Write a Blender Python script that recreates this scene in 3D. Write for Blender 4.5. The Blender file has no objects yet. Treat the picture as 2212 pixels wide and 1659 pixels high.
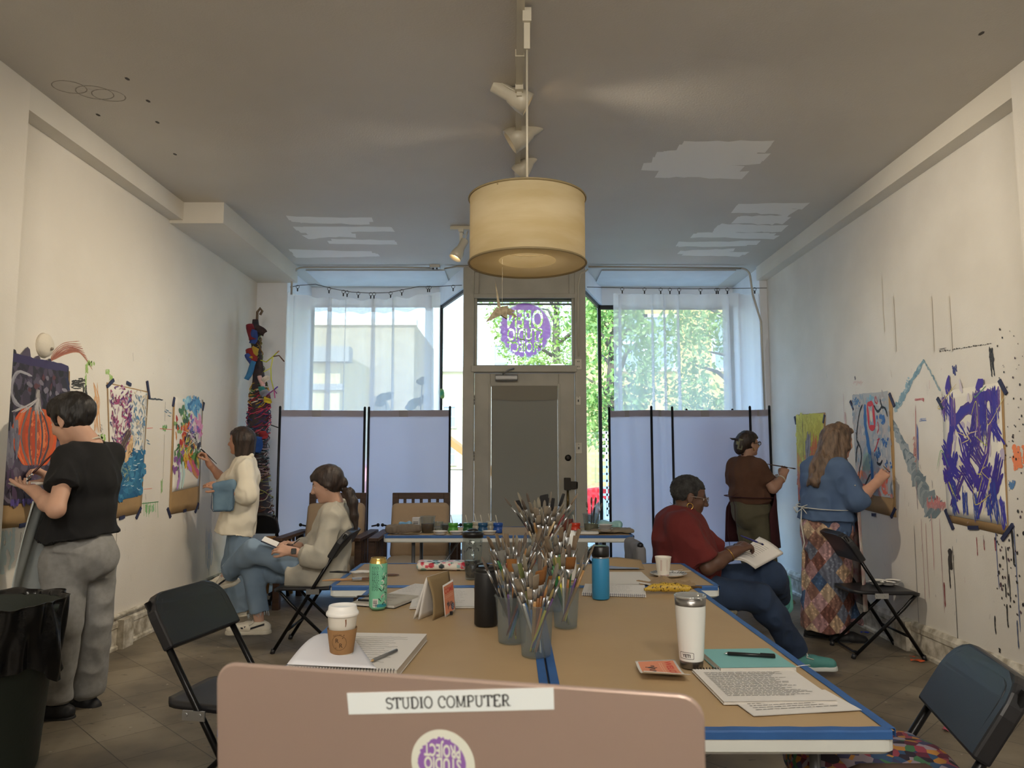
import bpy, bmesh, math, random
import numpy as np
from mathutils import Vector, Matrix, Euler
random.seed(7); RNG = np.random.RandomState(11)
PI = math.pi
sc = bpy.context.scene
C = sc.collection
# ---------------------------------------------------------------- camera
F0 = 1600.0; CX, CY = 1106.0, 829.5
TH = math.atan(155.5 / F0)
CAM = np.array([0.0, 0.0, 1.35])
_R = np.array([1., 0, 0]); _U = np.array([0, -math.sin(TH), math.cos(TH)]); _D = np.array([0, math.cos(TH), math.sin(TH)])
def ray(px, py): return _R * (px - CX) / F0 - _U * (py - CY) / F0 + _D
def PY(px, py, Y): d = ray(px, py); return CAM + d * (Y / d[1])
def PZ(px, py, z): d = ray(px, py); return CAM + d * ((z - 1.35) / d[2])
def PX(px, py, x): d = ray(px, py); return CAM + d * (x / d[0])
cd = bpy.data.cameras.new('camera'); cam = bpy.data.objects.new('camera', cd); C.objects.link(cam)
cam.location = CAM; cam.rotation_euler = (PI / 2 + TH, 0, 0)
cd.sensor_fit = 'HORIZONTAL'; cd.sensor_width = 36; cd.lens = 36 * F0 / 2212; cd.clip_start = .02; cd.clip_end = 300
cd.dof.use_dof = True; cd.dof.focus_distance = 3.6; cd.dof.aperture_fstop = 16
sc.camera = cam
sc.view_settings.view_transform = 'Standard'; sc.view_settings.look = 'None'; sc.view_settings.gamma = 1; sc.view_settings.exposure = .2
sc.view_settings.use_curve_mapping = False
# ---------------------------------------------------------------- materials
def lin(h):
    if isinstance(h, str):
        h = h.lstrip('#'); h = [int(h[i:i + 2], 16) / 255 for i in (0, 2, 4)]
    return tuple(c / 12.92 if c <= .04045 else ((c + .055) / 1.055) ** 2.4 for c in h)
MATS = {}
def mat(name, col='#808080', rough=.6, metal=0, var=0, scale=8, bump=0, bscale=60, trans=0, alpha=1, sheen=0, emit=0, coat=0, stretch=None, col2=None, detail=4, spec=.5):
    if name in MATS: return MATS[name]
    m = bpy.data.materials.new(name); m.use_nodes = True; nt = m.node_tree; N = nt.nodes; L = nt.links
    b = N['Principled BSDF']; c = lin(col) + (1,)
    b.inputs['Base Color'].default_value = c; b.inputs['Roughness'].default_value = rough; b.inputs['Metallic'].default_value = metal
    b.inputs['Transmission Weight'].default_value = trans; b.inputs['Alpha'].default_value = alpha
    b.inputs['Sheen Weight'].default_value = sheen; b.inputs['Coat Weight'].default_value = coat
    b.inputs['Specular IOR Level'].default_value = spec
    if emit: b.inputs['Emission Color'].default_value = c; b.inputs['Emission Strength'].default_value = emit
    if var or bump or col2:
        tc = N.new('ShaderNodeTexCoord'); mp = N.new('ShaderNodeMapping'); L.new(tc.outputs['Object'], mp.inputs['Vector'])
        if stretch: mp.inputs['Scale'].default_value = stretch
    if var or col2:
        n = N.new('ShaderNodeTexNoise'); n.inputs['Scale'].default_value = scale; n.inputs['Detail'].default_value = detail
        L.new(mp.outputs[0], n.inputs['Vector'])
        r = N.new('ShaderNodeValToRGB'); L.new(n.outputs['Fac'], r.inputs['Fac'])
        c2 = lin(col2) + (1,) if col2 else tuple(x * (1 - var) for x in c[:3]) + (1,)
        c1 = c if col2 else tuple(min(1, x * (1 + var * .5)) for x in c[:3]) + (1,)
        r.color_ramp.elements[0].color = c2; r.color_ramp.elements[1].color = c1
        r.color_ramp.elements[0].position = .35; r.color_ramp.elements[1].position = .65
        L.new(r.outputs['Color'], b.inputs['Base Color'])
    if bump:
        n2 = N.new('ShaderNodeTexNoise'); n2.inputs['Scale'].default_value = bscale; n2.inputs['Detail'].default_value = 3
        L.new(mp.outputs[0], n2.inputs['Vector'])
        bp = N.new('ShaderNodeBump'); bp.inputs['Strength'].default_value = bump; bp.inputs['Distance'].default_value = .01
        L.new(n2.outputs['Fac'], bp.inputs['Height']); L.new(bp.outputs['Normal'], b.inputs['Normal'])
    MATS[name] = m
    return m
def vcol_mat(name='artist_paint', rough=.55):
    if name in MATS: return MATS[name]
    m = mat(name, rough=rough); nt = m.node_tree
    a = nt.nodes.new('ShaderNodeVertexColor'); a.layer_name = 'Col'
    nt.links.new(a.outputs['Color'], nt.nodes['Principled BSDF'].inputs['Base Color'])
    return m
def clear_mat(name, tint='#ffffff', clear=.9, rough=.02, haze=0, haze_col='#ffffff'):
    """thin clear sheet: mostly see-through, a little mirror, optional milky haze"""
    if name in MATS: return MATS[name]
    m = bpy.data.materials.new(name); m.use_nodes = True; nt = m.node_tree; N = nt.nodes; L = nt.links
    N.remove(N['Principled BSDF']); out = N['Material Output']
    t = N.new('ShaderNodeBsdfTransparent'); t.inputs[0].default_value = lin(tint) + (1,)
    g = N.new('ShaderNodeBsdfGlossy'); g.inputs['Roughness'].default_value = rough
    mx = N.new('ShaderNodeMixShader'); mx.inputs[0].default_value = 1 - clear
    L.new(t.outputs[0], mx.inputs[1]); L.new(g.outputs[0], mx.inputs[2]); last = mx
    if haze:
        df = N.new('ShaderNodeBsdfDiffuse'); df.inputs[0].default_value = lin(haze_col) + (1,)
        tl = N.new('ShaderNodeBsdfTranslucent'); tl.inputs[0].default_value = lin(haze_col) + (1,)
        ad = N.new('ShaderNodeMixShader'); ad.inputs[0].default_value = .5
        L.new(df.outputs[0], ad.inputs[1]); L.new(tl.outputs[0], ad.inputs[2])
        m2 = N.new('ShaderNodeMixShader'); m2.inputs[0].default_value = haze
        L.new(mx.outputs[0], m2.inputs[1]); L.new(ad.outputs[0], m2.inputs[2]); last = m2
    L.new(last.outputs[0], out.inputs[0]); MATS[name] = m
    return m
def cloth_screen(name, col, see=0., transl=.5):
    """thin cloth: diffuse + translucent + an open weave that lets some light straight through"""
    if name in MATS: return MATS[name]
    m = bpy.data.materials.new(name); m.use_nodes = True; nt = m.node_tree; N = nt.nodes; L = nt.links
    N.remove(N['Principled BSDF']); out = N['Material Output']
    df = N.new('ShaderNodeBsdfDiffuse'); tl = N.new('ShaderNodeBsdfTranslucent'); tr = N.new('ShaderNodeBsdfTransparent')
    for n in (df, tl): n.inputs[0].default_value = lin(col) + (1,)
    a = N.new('ShaderNodeMixShader'); a.inputs[0].default_value = transl; L.new(df.outputs[0], a.inputs[1]); L.new(tl.outputs[0], a.inputs[2])
    b = N.new('ShaderNodeMixShader'); b.inputs[0].default_value = see; L.new(a.outputs[0], b.inputs[1]); L.new(tr.outputs[0], b.inputs[2])
    L.new(b.outputs[0], out.inputs[0]); MATS[name] = m
    return m
# ---------------------------------------------------------------- objects
def top(name, label, cat, loc=(0, 0, 0), rot=(0, 0, 0), group=None):
    o = bpy.data.objects.new(name, None); C.objects.link(o); o.empty_display_size = .1
    o.location = loc; o.rotation_euler = rot if not isinstance(rot, (int, float)) else (0, 0, rot)
    return tag(o, label, cat, group)
def tag(o, label=None, cat=None, group=None, kind=None):
    if label: o['label'] = label
    if cat: o['category'] = cat
    if group: o['group'] = group
    if kind: o['kind'] = kind
    return o
def dup(root, loc=None, rot=None, label=None, group=None):
    def cp(o, par):
        c = o.copy(); C.objects.link(c)
        if par is not None: c.parent = par; c.matrix_parent_inverse = o.matrix_parent_inverse.copy()
        for ch in o.children: cp(ch, c)
        return c
    r = cp(root, None)
    if loc is not None: r.location = loc
    if rot is not None: r.rotation_euler = rot if not isinstance(rot, (int, float)) else (0, 0, rot)
    if label: r['label'] = label
    if group: r['group'] = group
    return r
def _v(p): return np.asarray(p, float)
def unit(v): v = _v(v); return v / (np.linalg.norm(v) + 1e-12)
def frame(d):
    d = unit(d); a = np.array([0, 0, 1.]) if abs(d[2]) < .9 else np.array([1., 0, 0])
    x = unit(np.cross(a, d)); return x, np.cross(d, x), d
class MB:
    """collects shapes into ONE mesh"""
    def __init__(s): s.v = []; s.f = []; s.m = []; s.sm = []; s.c = None
    def add(s, vs, fs, m=0, smooth=False):
        o = len(s.v); s.v.extend([tuple(map(float, p)) for p in vs])
        for f in fs: s.f.append([i + o for i in f]); s.m.append(m); s.sm.append(smooth)
        return o
    def box(s, lo, hi, m=0, M=None):
        x0, y0, z0 = lo; x1, y1, z1 = hi
        vs = [(x0, y0, z0), (x1, y0, z0), (x1, y1, z0), (x0, y1, z0), (x0, y0, z1), (x1, y0, z1), (x1, y1, z1), (x0, y1, z1)]
        if M is not None: vs = [tuple(M @ Vector(p)) for p in vs]
        s.add(vs, [(0, 3, 2, 1), (4, 5, 6, 7), (0, 1, 5, 4), (1, 2, 6, 5), (2, 3, 7, 6), (3, 0, 4, 7)], m); return s
    def rbox(s, lo, hi, r=.01, n=3, m=0, M=None, axis=2):
        """box with rounded vertical (axis) edges and small bevels"""
        lo = _v(lo); hi = _v(hi); a = [(1, 2), (0, 2), (0, 1)][axis]
        w = hi - lo; pts = []
        for cx, cy, a0 in ((hi[a[0]] - r, hi[a[1]] - r, 0), (lo[a[0]] + r, hi[a[1]] - r, 90), (lo[a[0]] + r, lo[a[1]] + r, 180), (hi[a[0]] - r, lo[a[1]] + r, 270)):
            for i in range(n + 1):
                t = math.radians(a0 + 90 * i / n); pts.append((cx + r * math.cos(t), cy + r * math.sin(t)))
        b = min(r, w[axis]) * .25; cxy = ((lo[a[0]] + hi[a[0]]) / 2, (lo[a[1]] + hi[a[1]]) / 2)
        rings = []
        for z, sh in ((lo[axis], b), (lo[axis] + b, 0), (hi[axis] - b, 0), (hi[axis], b)):
            ring = []
            for x, y in pts:
                kx = 1 - sh / max(1e-6, w[a[0]] / 2); ky = 1 - sh / max(1e-6, w[a[1]] / 2)
                p = [0, 0, 0]; p[a[0]] = cxy[0] + (x - cxy[0]) * kx; p[a[1]] = cxy[1] + (y - cxy[1]) * ky; p[axis] = z; ring.append(p)
            rings.append(ring)
        s.rings(rings, m, True, True, M=M, smooth=False); return s
    def rings(s, rings, m=0, cap0=False, cap1=False, close=True, M=None, smooth=True):
        n = len(rings[0]); vs = [p for r in rings for p in r]
        if M is not None: vs = [tuple(M @ Vector(p)) for p in vs]
        fs = []
        for i in range(len(rings) - 1):
            for j in range(n if close else n - 1):
                k = (j + 1) % n; fs.append((i * n + j, i * n + k, (i + 1) * n + k, (i + 1) * n + j))
        o = s.add(vs, fs, m, smooth)
        if cap0: s.f.append([o + j for j in range(n)][::-1]); s.m.append(m); s.sm.append(False)
        if cap1: s.f.append([o + (len(rings) - 1) * n + j for j in range(n)]); s.m.append(m); s.sm.append(False)
        return s
    def tube(s, pts, r, n=8, m=0, caps=True, flat=1.0):
        pts = [_v(p) for p in pts]; rs = r if isinstance(r, (list, tuple)) else [r] * len(pts)
        rings = []; X = None
        for i, p in enumerate(pts):
            d = pts[min(i + 1, len(pts) - 1)] - pts[max(i - 1, 0)]
            x, y, z = frame(d)
            if X is not None:
                x = X - z * np.dot(X, z); x = unit(x); y = np.cross(z, x)
            X = x
            rings.append([p + (x * math.cos(2 * PI * j / n) + y * math.sin(2 * PI * j / n) * flat) * rs[i] for j in range(n)])
        s.rings(rings, m, caps, caps); return s
    def lathe(s, prof, n=24, m=0, c=(0, 0, 0), M=None, cap0=True, cap1=True):
        rings = [[(c[0] + r * math.cos(2 * PI * j / n), c[1] + r * math.sin(2 * PI * j / n), c[2] + z) for j in range(n)] for r, z in prof]
        s.rings(rings, m, cap0, cap1, M=M); return s
    def sphere(s, c, r, n=12, m=0, sc3=(1, 1, 1)):
        k = max(4, n // 2)
        rings = [[(c[0] + r * sc3[0] * math.sin(PI * i / k) * math.cos(2 * PI * j / n), c[1] + r * sc3[1] * math.sin(PI * i / k) * math.sin(2 * PI * j / n), c[2] - r * sc3[2] * math.cos(PI * i / k)) for j in range(n)] for i in range(k + 1)]
        for i in (0, k):
            rings[i] = [(x + 1e-5 * math.cos(j), y + 1e-5 * math.sin(j), z) for j, (x, y, z) in enumerate(rings[i])]
        s.rings(rings, m); return s
    def prism(s, poly, d0, d1, m=0, fn=None):
        """polygon (2-D) extruded; fn maps (u,v,d) to a point"""
        fn = fn or (lambda u, v, d: (u, v, d)); n = len(poly)
        vs = [fn(u, v, d0) for u, v in poly] + [fn(u, v, d1) for u, v in poly]
        s.add(vs, [tuple(range(n))[::-1], tuple(range(n, 2 * n))] + [(i, (i + 1) % n, n + (i + 1) % n, n + i) for i in range(n)], m); return s
    def grid(s, fn, nu, nv, m=0, smooth=True):
        vs = [fn(i / nu, j / nv) for j in range(nv + 1) for i in range(nu + 1)]
        s.add(vs, [(j * (nu + 1) + i, j * (nu + 1) + i + 1, (j + 1) * (nu + 1) + i + 1, (j + 1) * (nu + 1) + i) for j in range(nv) for i in range(nu)], m, smooth); return s
    def sheet(s, fn, nu, nv, th, m=0, smooth=True):
        """closed thin sheet; th along local normal"""
        G = np.array([[fn(i / nu, j / nv) for i in range(nu + 1)] for j in range(nv + 1)], float)
        du = np.gradient(G, axis=1); dv = np.gradient(G, axis=0); nn = np.cross(du, dv); nn /= (np.linalg.norm(nn, axis=2, keepdims=True) + 1e-12)
        T = G + nn * th; W = nu + 1; K = W * (nv + 1)
        vs = list(T.reshape(-1, 3)) + list(G.reshape(-1, 3)); fs = []
        for j in range(nv):
            for i in range(nu):
                a = j * W + i; fs.append((a, a + 1, a + W + 1, a + W)); fs.append((K + a, K + a + W, K + a + W + 1, K + a + 1))
        for i in range(nu):
            fs.append((i, K + i, K + i + 1, i + 1)); a = nv * W + i; fs.append((a, a + 1, K + a + 1, K + a))
        for j in range(nv):
            a = j * W; fs.append((a, a + W, K + a + W, K + a)); a = j * W + nu; fs.append((a, K + a, K + a + W, a + W))
        s.add(vs, fs, m, smooth); return s
    def text(s, body, size, fn, m=0, bold=0, align='CENTER'):
        vs, fs = text_geo(body, size, bold, align); s.add([fn(x, y) for x, y in vs], fs, m); return s
    def build(s, name, mats, parent=None, cols=None, bevel=0):
        me = bpy.data.meshes.new(name); me.from_pydata(s.v, [], s.f); 
        mats = mats if isinstance(mats, (list, tuple)) else [mats]
        for mm in mats: me.materials.append(mm)
        me.polygons.foreach_set('material_index', s.m); me.polygons.foreach_set('use_smooth', s.sm); me.update()
        o = bpy.data.objects.new(name, me); C.objects.link(o)
        if parent is not None: o.parent = parent
        if bevel:
            b = o.modifiers.new('bevel', 'BEVEL'); b.width = bevel; b.segments = 2; b.limit_method = 'ANGLE'
        return o
_TX = {}
def text_geo(body, size, bold=0, align='CENTER'):
    k = (body, bold, align)
    if k not in _TX:
        cu = bpy.data.curves.new('t', 'FONT'); cu.body = body; cu.size = 1; cu.offset = bold; cu.align_x = align; cu.resolution_u = 3; cu.space_line = .8
        cu.fill_mode = 'BOTH'
        o = bpy.data.objects.new('t', cu); C.objects.link(o); dg = bpy.context.evaluated_depsgraph_get()
        me = bpy.data.meshes.new_from_object(o.evaluated_get(dg))
        _TX[k] = ([(v.co.x, v.co.y) for v in me.vertices], [tuple(p.vertices) for p in me.polygons])
        bpy.data.objects.remove(o); bpy.data.curves.remove(cu); bpy.data.meshes.remove(me)
    v, f = _TX[k]
    return [(x * size, y * size) for x, y in v], f
def np_mesh(name, V, Q, mats, parent=None, mi=None, smooth=True):
    me = bpy.data.meshes.new(name); n = len(Q); k = Q.shape[1]
    me.vertices.add(len(V)); me.vertices.foreach_set('co', np.ascontiguousarray(V, np.float32).ravel())
    me.loops.add(n * k); me.loops.foreach_set('vertex_index', np.ascontiguousarray(Q, np.int32).ravel())
    me.polygons.add(n); me.polygons.foreach_set('loop_start', np.arange(0, n * k, k, dtype=np.int32))
    me.update(calc_edges=True); 
    for mm in (mats if isinstance(mats, (list, tuple)) else [mats]): me.materials.append(mm)
    me.polygons.foreach_set('use_smooth', np.full(n, smooth))
    if mi is not None: me.polygons.foreach_set('material_index', np.ascontiguousarray(mi, np.int32))
    me.update(); me.validate()
    o = bpy.data.objects.new(name, me); C.objects.link(o)
    if parent is not None: o.parent = parent
    return o
# ---------------------------------------------------------------- distance-field sculpting
def vnoise(P, seed=0):
    """smooth value noise in [-1,1] at points P"""
    rs = np.random.RandomState(seed); T = rs.rand(32, 32, 32).astype(np.float32) * 2 - 1
    i = np.floor(P).astype(int); f = (P - i); f = f * f * (3 - 2 * f); i &= 31; j = (i + 1) & 31
    def g(a, b, c): return T[a, b, c]
    x0, y0, z0 = i.T; x1, y1, z1 = j.T; fx, fy, fz = f.T
    return (((g(x0, y0, z0) * (1 - fx) + g(x1, y0, z0) * fx) * (1 - fy) + (g(x0, y1, z0) * (1 - fx) + g(x1, y1, z0) * fx) * fy) * (1 - fz)
            + ((g(x0, y0, z1) * (1 - fx) + g(x1, y0, z1) * fx) * (1 - fy) + (g(x0, y1, z1) * (1 - fx) + g(x1, y1, z1) * fx) * fy) * fz)
class Sculpt:
    def __init__(s, lo, hi, h):
        s.h = h; s.o = _v(lo); s.n = np.ceil((_v(hi) - s.o) / h).astype(int) + 1
        s.F = np.full(s.n, .5, np.float32)
    def _reg(s, lo, hi, pad):
        a = np.clip(np.floor((lo - pad - s.o) / s.h).astype(int), 0, s.n); b = np.clip(np.ceil((hi + pad - s.o) / s.h).astype(int) + 1, 0, s.n)
        if np.any(b <= a): return None, None
        sl = tuple(slice(x, y) for x, y in zip(a, b))
        g = np.meshgrid(*[(np.arange(x, y) * s.h + o).astype(np.float32) for x, y, o in zip(a, b, s.o)], indexing='ij')
        return sl, np.stack(g, -1)
    def _mix(s, sl, d, k, sub=False, inter=False):
        A = s.F[sl]
        if sub:
            d = -d; h = np.clip(.5 + .5 * (d - A) / k, 0, 1); s.F[sl] = A * (1 - h) + d * h + k * h * (1 - h); return
        h = np.clip(.5 + .5 * (A - d) / k, 0, 1); s.F[sl] = A * (1 - h) + d * h - k * h * (1 - h)
    def rc(s, a, b, ra, rb, k=.02, sq=None, flat=False, sub=False):
        """tapered capsule a-b; sq=(axis, f): section f times wider along axis; flat: flat ends"""
        a = _v(a); b = _v(b); f = sq[1] if sq else 1; R = max(ra, rb) * max(f, 1) + .005
        sl, P = s._reg(np.minimum(a, b) - R, np.maximum(a, b) + R, k + .02)
        if sl is None: return s
        ab = b - a; L2 = max(1e-9, ab @ ab); q = P - a.astype(np.float32); t0 = (q @ ab.astype(np.float32)) / L2; t = np.clip(t0, 0, 1)
        q = q - t[..., None] * ab.astype(np.float32)
        if sq:
            ax = unit(sq[0]).astype(np.float32); c = (q @ ax) * (1 - 1 / f); q = q - c[..., None] * ax
        rr = ra + (rb - ra) * t
        if flat:
            L = math.sqrt(L2); q = q - np.maximum(t0 - 1, 0)[..., None] * ab.astype(np.float32)
            d = np.maximum(np.linalg.norm(q, axis=-1) - rr, (t0 - 1) * L)
        else: d = np.linalg.norm(q, axis=-1) - rr
        s._mix(sl, d, k, sub); return s
    def el(s, c, r, R=None, k=.02, sub=False):
        c = _v(c); r = _v(r); B = np.eye(3) if R is None else np.array(R)   # rows = local axes
        m = max(r); sl, P = s._reg(c - m, c + m, k + .02)
        if sl is None: return s
        q = (P - c.astype(np.float32)) @ B.T.astype(np.float32)
        k0 = np.linalg.norm(q / r.astype(np.float32), axis=-1); k1 = np.linalg.norm(q / (r * r).astype(np.float32), axis=-1) + 1e-9
        s._mix(sl, k0 * (k0 - 1) / k1, k, sub); return s
    def bx(s, c, hs, R=None, rad=.005, k=.01, sub=False):
        c = _v(c); hs = _v(hs); B = np.eye(3) if R is None else np.array(R); m = np.linalg.norm(hs) + rad
        sl, P = s._reg(c - m, c + m, k + .02)
        if sl is None: return s
        q = np.abs((P - c.astype(np.float32)) @ B.T.astype(np.float32)) - (hs - rad).astype(np.float32)
        d = np.linalg.norm(np.maximum(q, 0), axis=-1) + np.minimum(q.max(-1), 0) - rad
        s._mix(sl, d, k, sub); return s
    def cut(s, p, n, k=.004):
        """drop everything on the +n side of the plane through p"""
        p = _v(p); n = unit(n)
        g = [(np.arange(m) * s.h + o).astype(np.float32) for m, o in zip(s.n, s.o)]
        d = (g[0][:, None, None] - p[0]) * n[0] + (g[1][None, :, None] - p[1]) * n[1] + (g[2][None, None, :] - p[2]) * n[2]
        s.F = np.maximum(s.F, d.astype(np.float32)); return s
    def mesh(s):
        F = s.F; F[0] = F[-1] = .5; F[:, 0] = F[:, -1] = .5; F[:, :, 0] = F[:, :, -1] = .5
        I = F < 0; nx, ny, nz = F.shape
        cnt = np.zeros((nx - 1, ny - 1, nz - 1), np.uint8)
        for a in (0, 1):
            for b in (0, 1):
                for c in (0, 1): cnt += I[a:nx - 1 + a, b:ny - 1 + b, c:nz - 1 + c]
        act = (cnt > 0) & (cnt < 8); ix, iy, iz = np.nonzero(act); N = len(ix)
        idx = np.full(act.shape, -1, np.int32); idx[ix, iy, iz] = np.arange(N)
        acc = np.zeros((N, 3), np.float32); w = np.zeros(N, np.float32)
        for ax in range(3):
            o1, o2 = [i for i in range(3) if i != ax]
            for a in (0, 1):
                for b in (0, 1):
                    off = [0, 0, 0]; off[o1] = a; off[o2] = b; e = off[:]; e[ax] = 1
                    v0 = F[ix + off[0], iy + off[1], iz + off[2]]; v1 = F[ix + e[0], iy + e[1], iz + e[2]]
                    c = (v0 < 0) != (v1 < 0); t = np.where(c, v0 / np.where(c, v0 - v1, 1), 0)
                    p = np.tile(np.array(off, np.float32), (N, 1)); p[:, ax] = t
                    acc += p * c[:, None]; w += c
        V = (np.stack([ix, iy, iz], 1) + acc / np.maximum(w, 1)[:, None]) * s.h + s.o
        Q = []
        for ax in range(3):
            o1, o2 = [(1, 2), (2, 0), (0, 1)][ax]
            sl0 = [slice(1, -1)] * 3; sl0[ax] = slice(0, F.shape[ax] - 1); sl1 = sl0[:]; sl1[ax] = slice(1, F.shape[ax])
            A = I[tuple(sl0)]; B = I[tuple(sl1)]; e = np.array(np.nonzero(A != B)).T
            if not len(e): continue
            flip = A[tuple(e.T)]; base = e + 1; base[:, ax] -= 1
            d1 = np.zeros(3, int); d1[o1] = 1; d2 = np.zeros(3, int); d2[o2] = 1
            q = np.stack([idx[tuple((base - d1 - d2).T)], idx[tuple((base - d2).T)], idx[tuple(base.T)], idx[tuple((base - d1).T)]], 1)
            q[~flip] = q[~flip][:, ::-1]; Q.append(q)
        return V, np.concatenate(Q)
def normals(V, Q):
    n = np.cross(V[Q[:, 2]] - V[Q[:, 0]], V[Q[:, 3]] - V[Q[:, 1]]); N = np.zeros_like(V)
    for i in range(4): np.add.at(N, Q[:, i], n)
    return N / (np.linalg.norm(N, axis=1, keepdims=True) + 1e-12)
def smooth(V, Q, it=2, lam=.5):
    a = np.concatenate([Q[:, 0], Q[:, 1], Q[:, 2], Q[:, 3]]); b = np.concatenate([Q[:, 1], Q[:, 2], Q[:, 3], Q[:, 0]])
    dg = np.bincount(a, minlength=len(V)) + np.bincount(b, minlength=len(V))
    for _ in range(it):
        S = np.stack([np.bincount(a, V[b, i], len(V)) + np.bincount(b, V[a, i], len(V)) for i in range(3)], 1)
        V = V + lam * (S / np.maximum(dg, 1)[:, None] - V)
    return V
def sculpt_obj(s, name, mats, parent=None, sm=2, noise=(), mi=None):
    V, Q = s.mesh(); V = smooth(V, Q, sm)
    for nz in noise:
        amp, fr, seed = nz[:3]; N = normals(V, Q); n = vnoise(V * np.array(fr) + .3 * vnoise(V * 7, seed + 1)[:, None], seed)
        if len(nz) > 3: n = .45 - 1.6 * np.sqrt(n * n + .004)      # ridged folds
        V = V + N * (amp * n)[:, None]
    o = np_mesh(name, V - (_v(parent.location) if parent is not None else 0), Q, mats, parent, mi(V, Q) if mi else None)
    return o
# ================================================================ setting
class Paint(MB):
    """painted strokes: one mesh, colour per vertex; fn maps (u,v,depth) to space"""
    def __init__(s, fn): super().__init__(); s.fn = fn; s.col = []; s.d = .0006; s.base = 0
    def shape(s, pts, col, m=1):
        s.d += 8e-6; n = len(s.v)
        s.add([s.fn(u, v, s.d) for u, v in pts], [tuple(range(len(pts)))], m); s.col += [lin(col) + (1,)] * len(pts); return s
    def stroke(s, pts, w, col, rag=.25, n=0, m=1, taper=True):
        p = np.asarray(pts, float)
        if len(p) > 2:      # Catmull-Rom
            n = n or 5 * (len(p) - 1); q = []
            e = np.vstack([2 * p[0] - p[1], p, 2 * p[-1] - p[-2]])
            for t in np.linspace(0, len(p) - 1.0001, n + 1):
                i = int(t); f = t - i; a, b, c, d = e[i:i + 4]
                q.append(.5 * ((2 * b) + (c - a) * f + (2 * a - 5 * b + 4 * c - d) * f * f + (3 * b - a - 3 * c + d) * f ** 3))
            p = np.array(q)
        elif n: p = np.array([p[0] + (p[1] - p[0]) * t for t in np.linspace(0, 1, n + 1)])
        t = np.gradient(p, axis=0); t /= np.linalg.norm(t, axis=1, keepdims=True) + 1e-9; nn = np.stack([-t[:, 1], t[:, 0]], 1)
        k = len(p); ww = np.full(k, w / 2) if np.isscalar(w) else np.interp(np.linspace(0, 1, k), np.linspace(0, 1, len(w)), w) / 2
        a = ww * (1 + rag * RNG.uniform(-1, 1, k)); b = ww * (1 + rag * RNG.uniform(-1, 1, k))
        if taper: a[[0, -1]] *= .4; b[[0, -1]] *= .4
        s.d += 8e-6
        L = p + nn * a[:, None]; R = p - nn * b[:, None]
        vs = [s.fn(u, v, s.d) for u, v in L] + [s.fn(u, v, s.d) for u, v in R]
        s.add(vs, [(i, i + 1, k + i + 1, k + i) for i in range(k - 1)], m); s.col += [lin(col) + (1,)] * (2 * k); return s
    def scrub(s, pts, w, col, k=4, m=1):
        """dry brush: several thin broken streaks side by side"""
        p = np.asarray(pts, float); t = p[-1] - p[0]; nn = np.array([-t[1], t[0]]) / (np.linalg.norm(t) + 1e-9)
        for i in range(k):
            o = nn * w * ((i + .5) / k - .5); a = RNG.uniform(0, .2); b = RNG.uniform(.75, 1)
            q = [p[0] + (p[-1] - p[0]) * x for x in np.linspace(a, b, 4)] if len(p) == 2 else list(p)
            s.stroke([x + o + RNG.uniform(-.1, .1, 2) * w for x in q], w / k * RNG.uniform(.5, 1.15), col, .4, m=m)
        return s
    def drip(s, u, v, ln, w, col, m=1): return s.stroke([(u, v), (u + RNG.uniform(-.004, .004), v - ln * .6), (u, v - ln)], [w, w * .6, w * .8], col, .3, m=m)
    def build2(s, name, mats, parent=None):
        o = s.build(name, mats, parent); n = len(s.v); pad = n - len(s.col)
        ca = o.data.color_attributes.new('Col', 'FLOAT_COLOR', 'POINT')
        c = np.array([(1, 1, 1, 1)] * pad + s.col, np.float32) if pad else np.array(s.col, np.float32)
        ca.data.foreach_set('color', c.ravel()); return o
def struct(o): o['kind'] = 'structure'; return o
VC = vcol_mat()
def wall_paint(name, col, col2, sc=1.2, rough=.55):
    """old white paint with roller patches"""
    m = mat(name, col, rough, col2=col2, scale=sc, bump=.12, bscale=90, detail=6); return m
M_wall = wall_paint('wall_paint', '#e8e2d8', '#ded7cb'); M_wallR = wall_paint('wall_paint_grey', '#e4e0d8', '#d8d3ca', 1.6)
M_ceil = wall_paint('ceiling_paint', '#cdc8bf', '#c4beb4', .8); M_trim = wall_paint('trim_paint', '#e2ddd2', '#d8d2c6')
M_cpatch = mat('ceiling_fresh_paint', '#f0eee8', .5); M_bay = mat('bay_paint', '#e6e8ec', .6, var=.05, scale=3)
M_door = mat('door_paint', '#aca696', .5, var=.08, scale=5, bump=.05); M_doord = mat('door_paint_worn', '#a8a08d', .5, var=.1, scale=9)
M_black = mat('black_metal', '#15151a', .4, .3); M_dark = mat('black_frame', '#101013', .5)
CZ = 3.42; YB = 8.0; YF = 9.0
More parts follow.
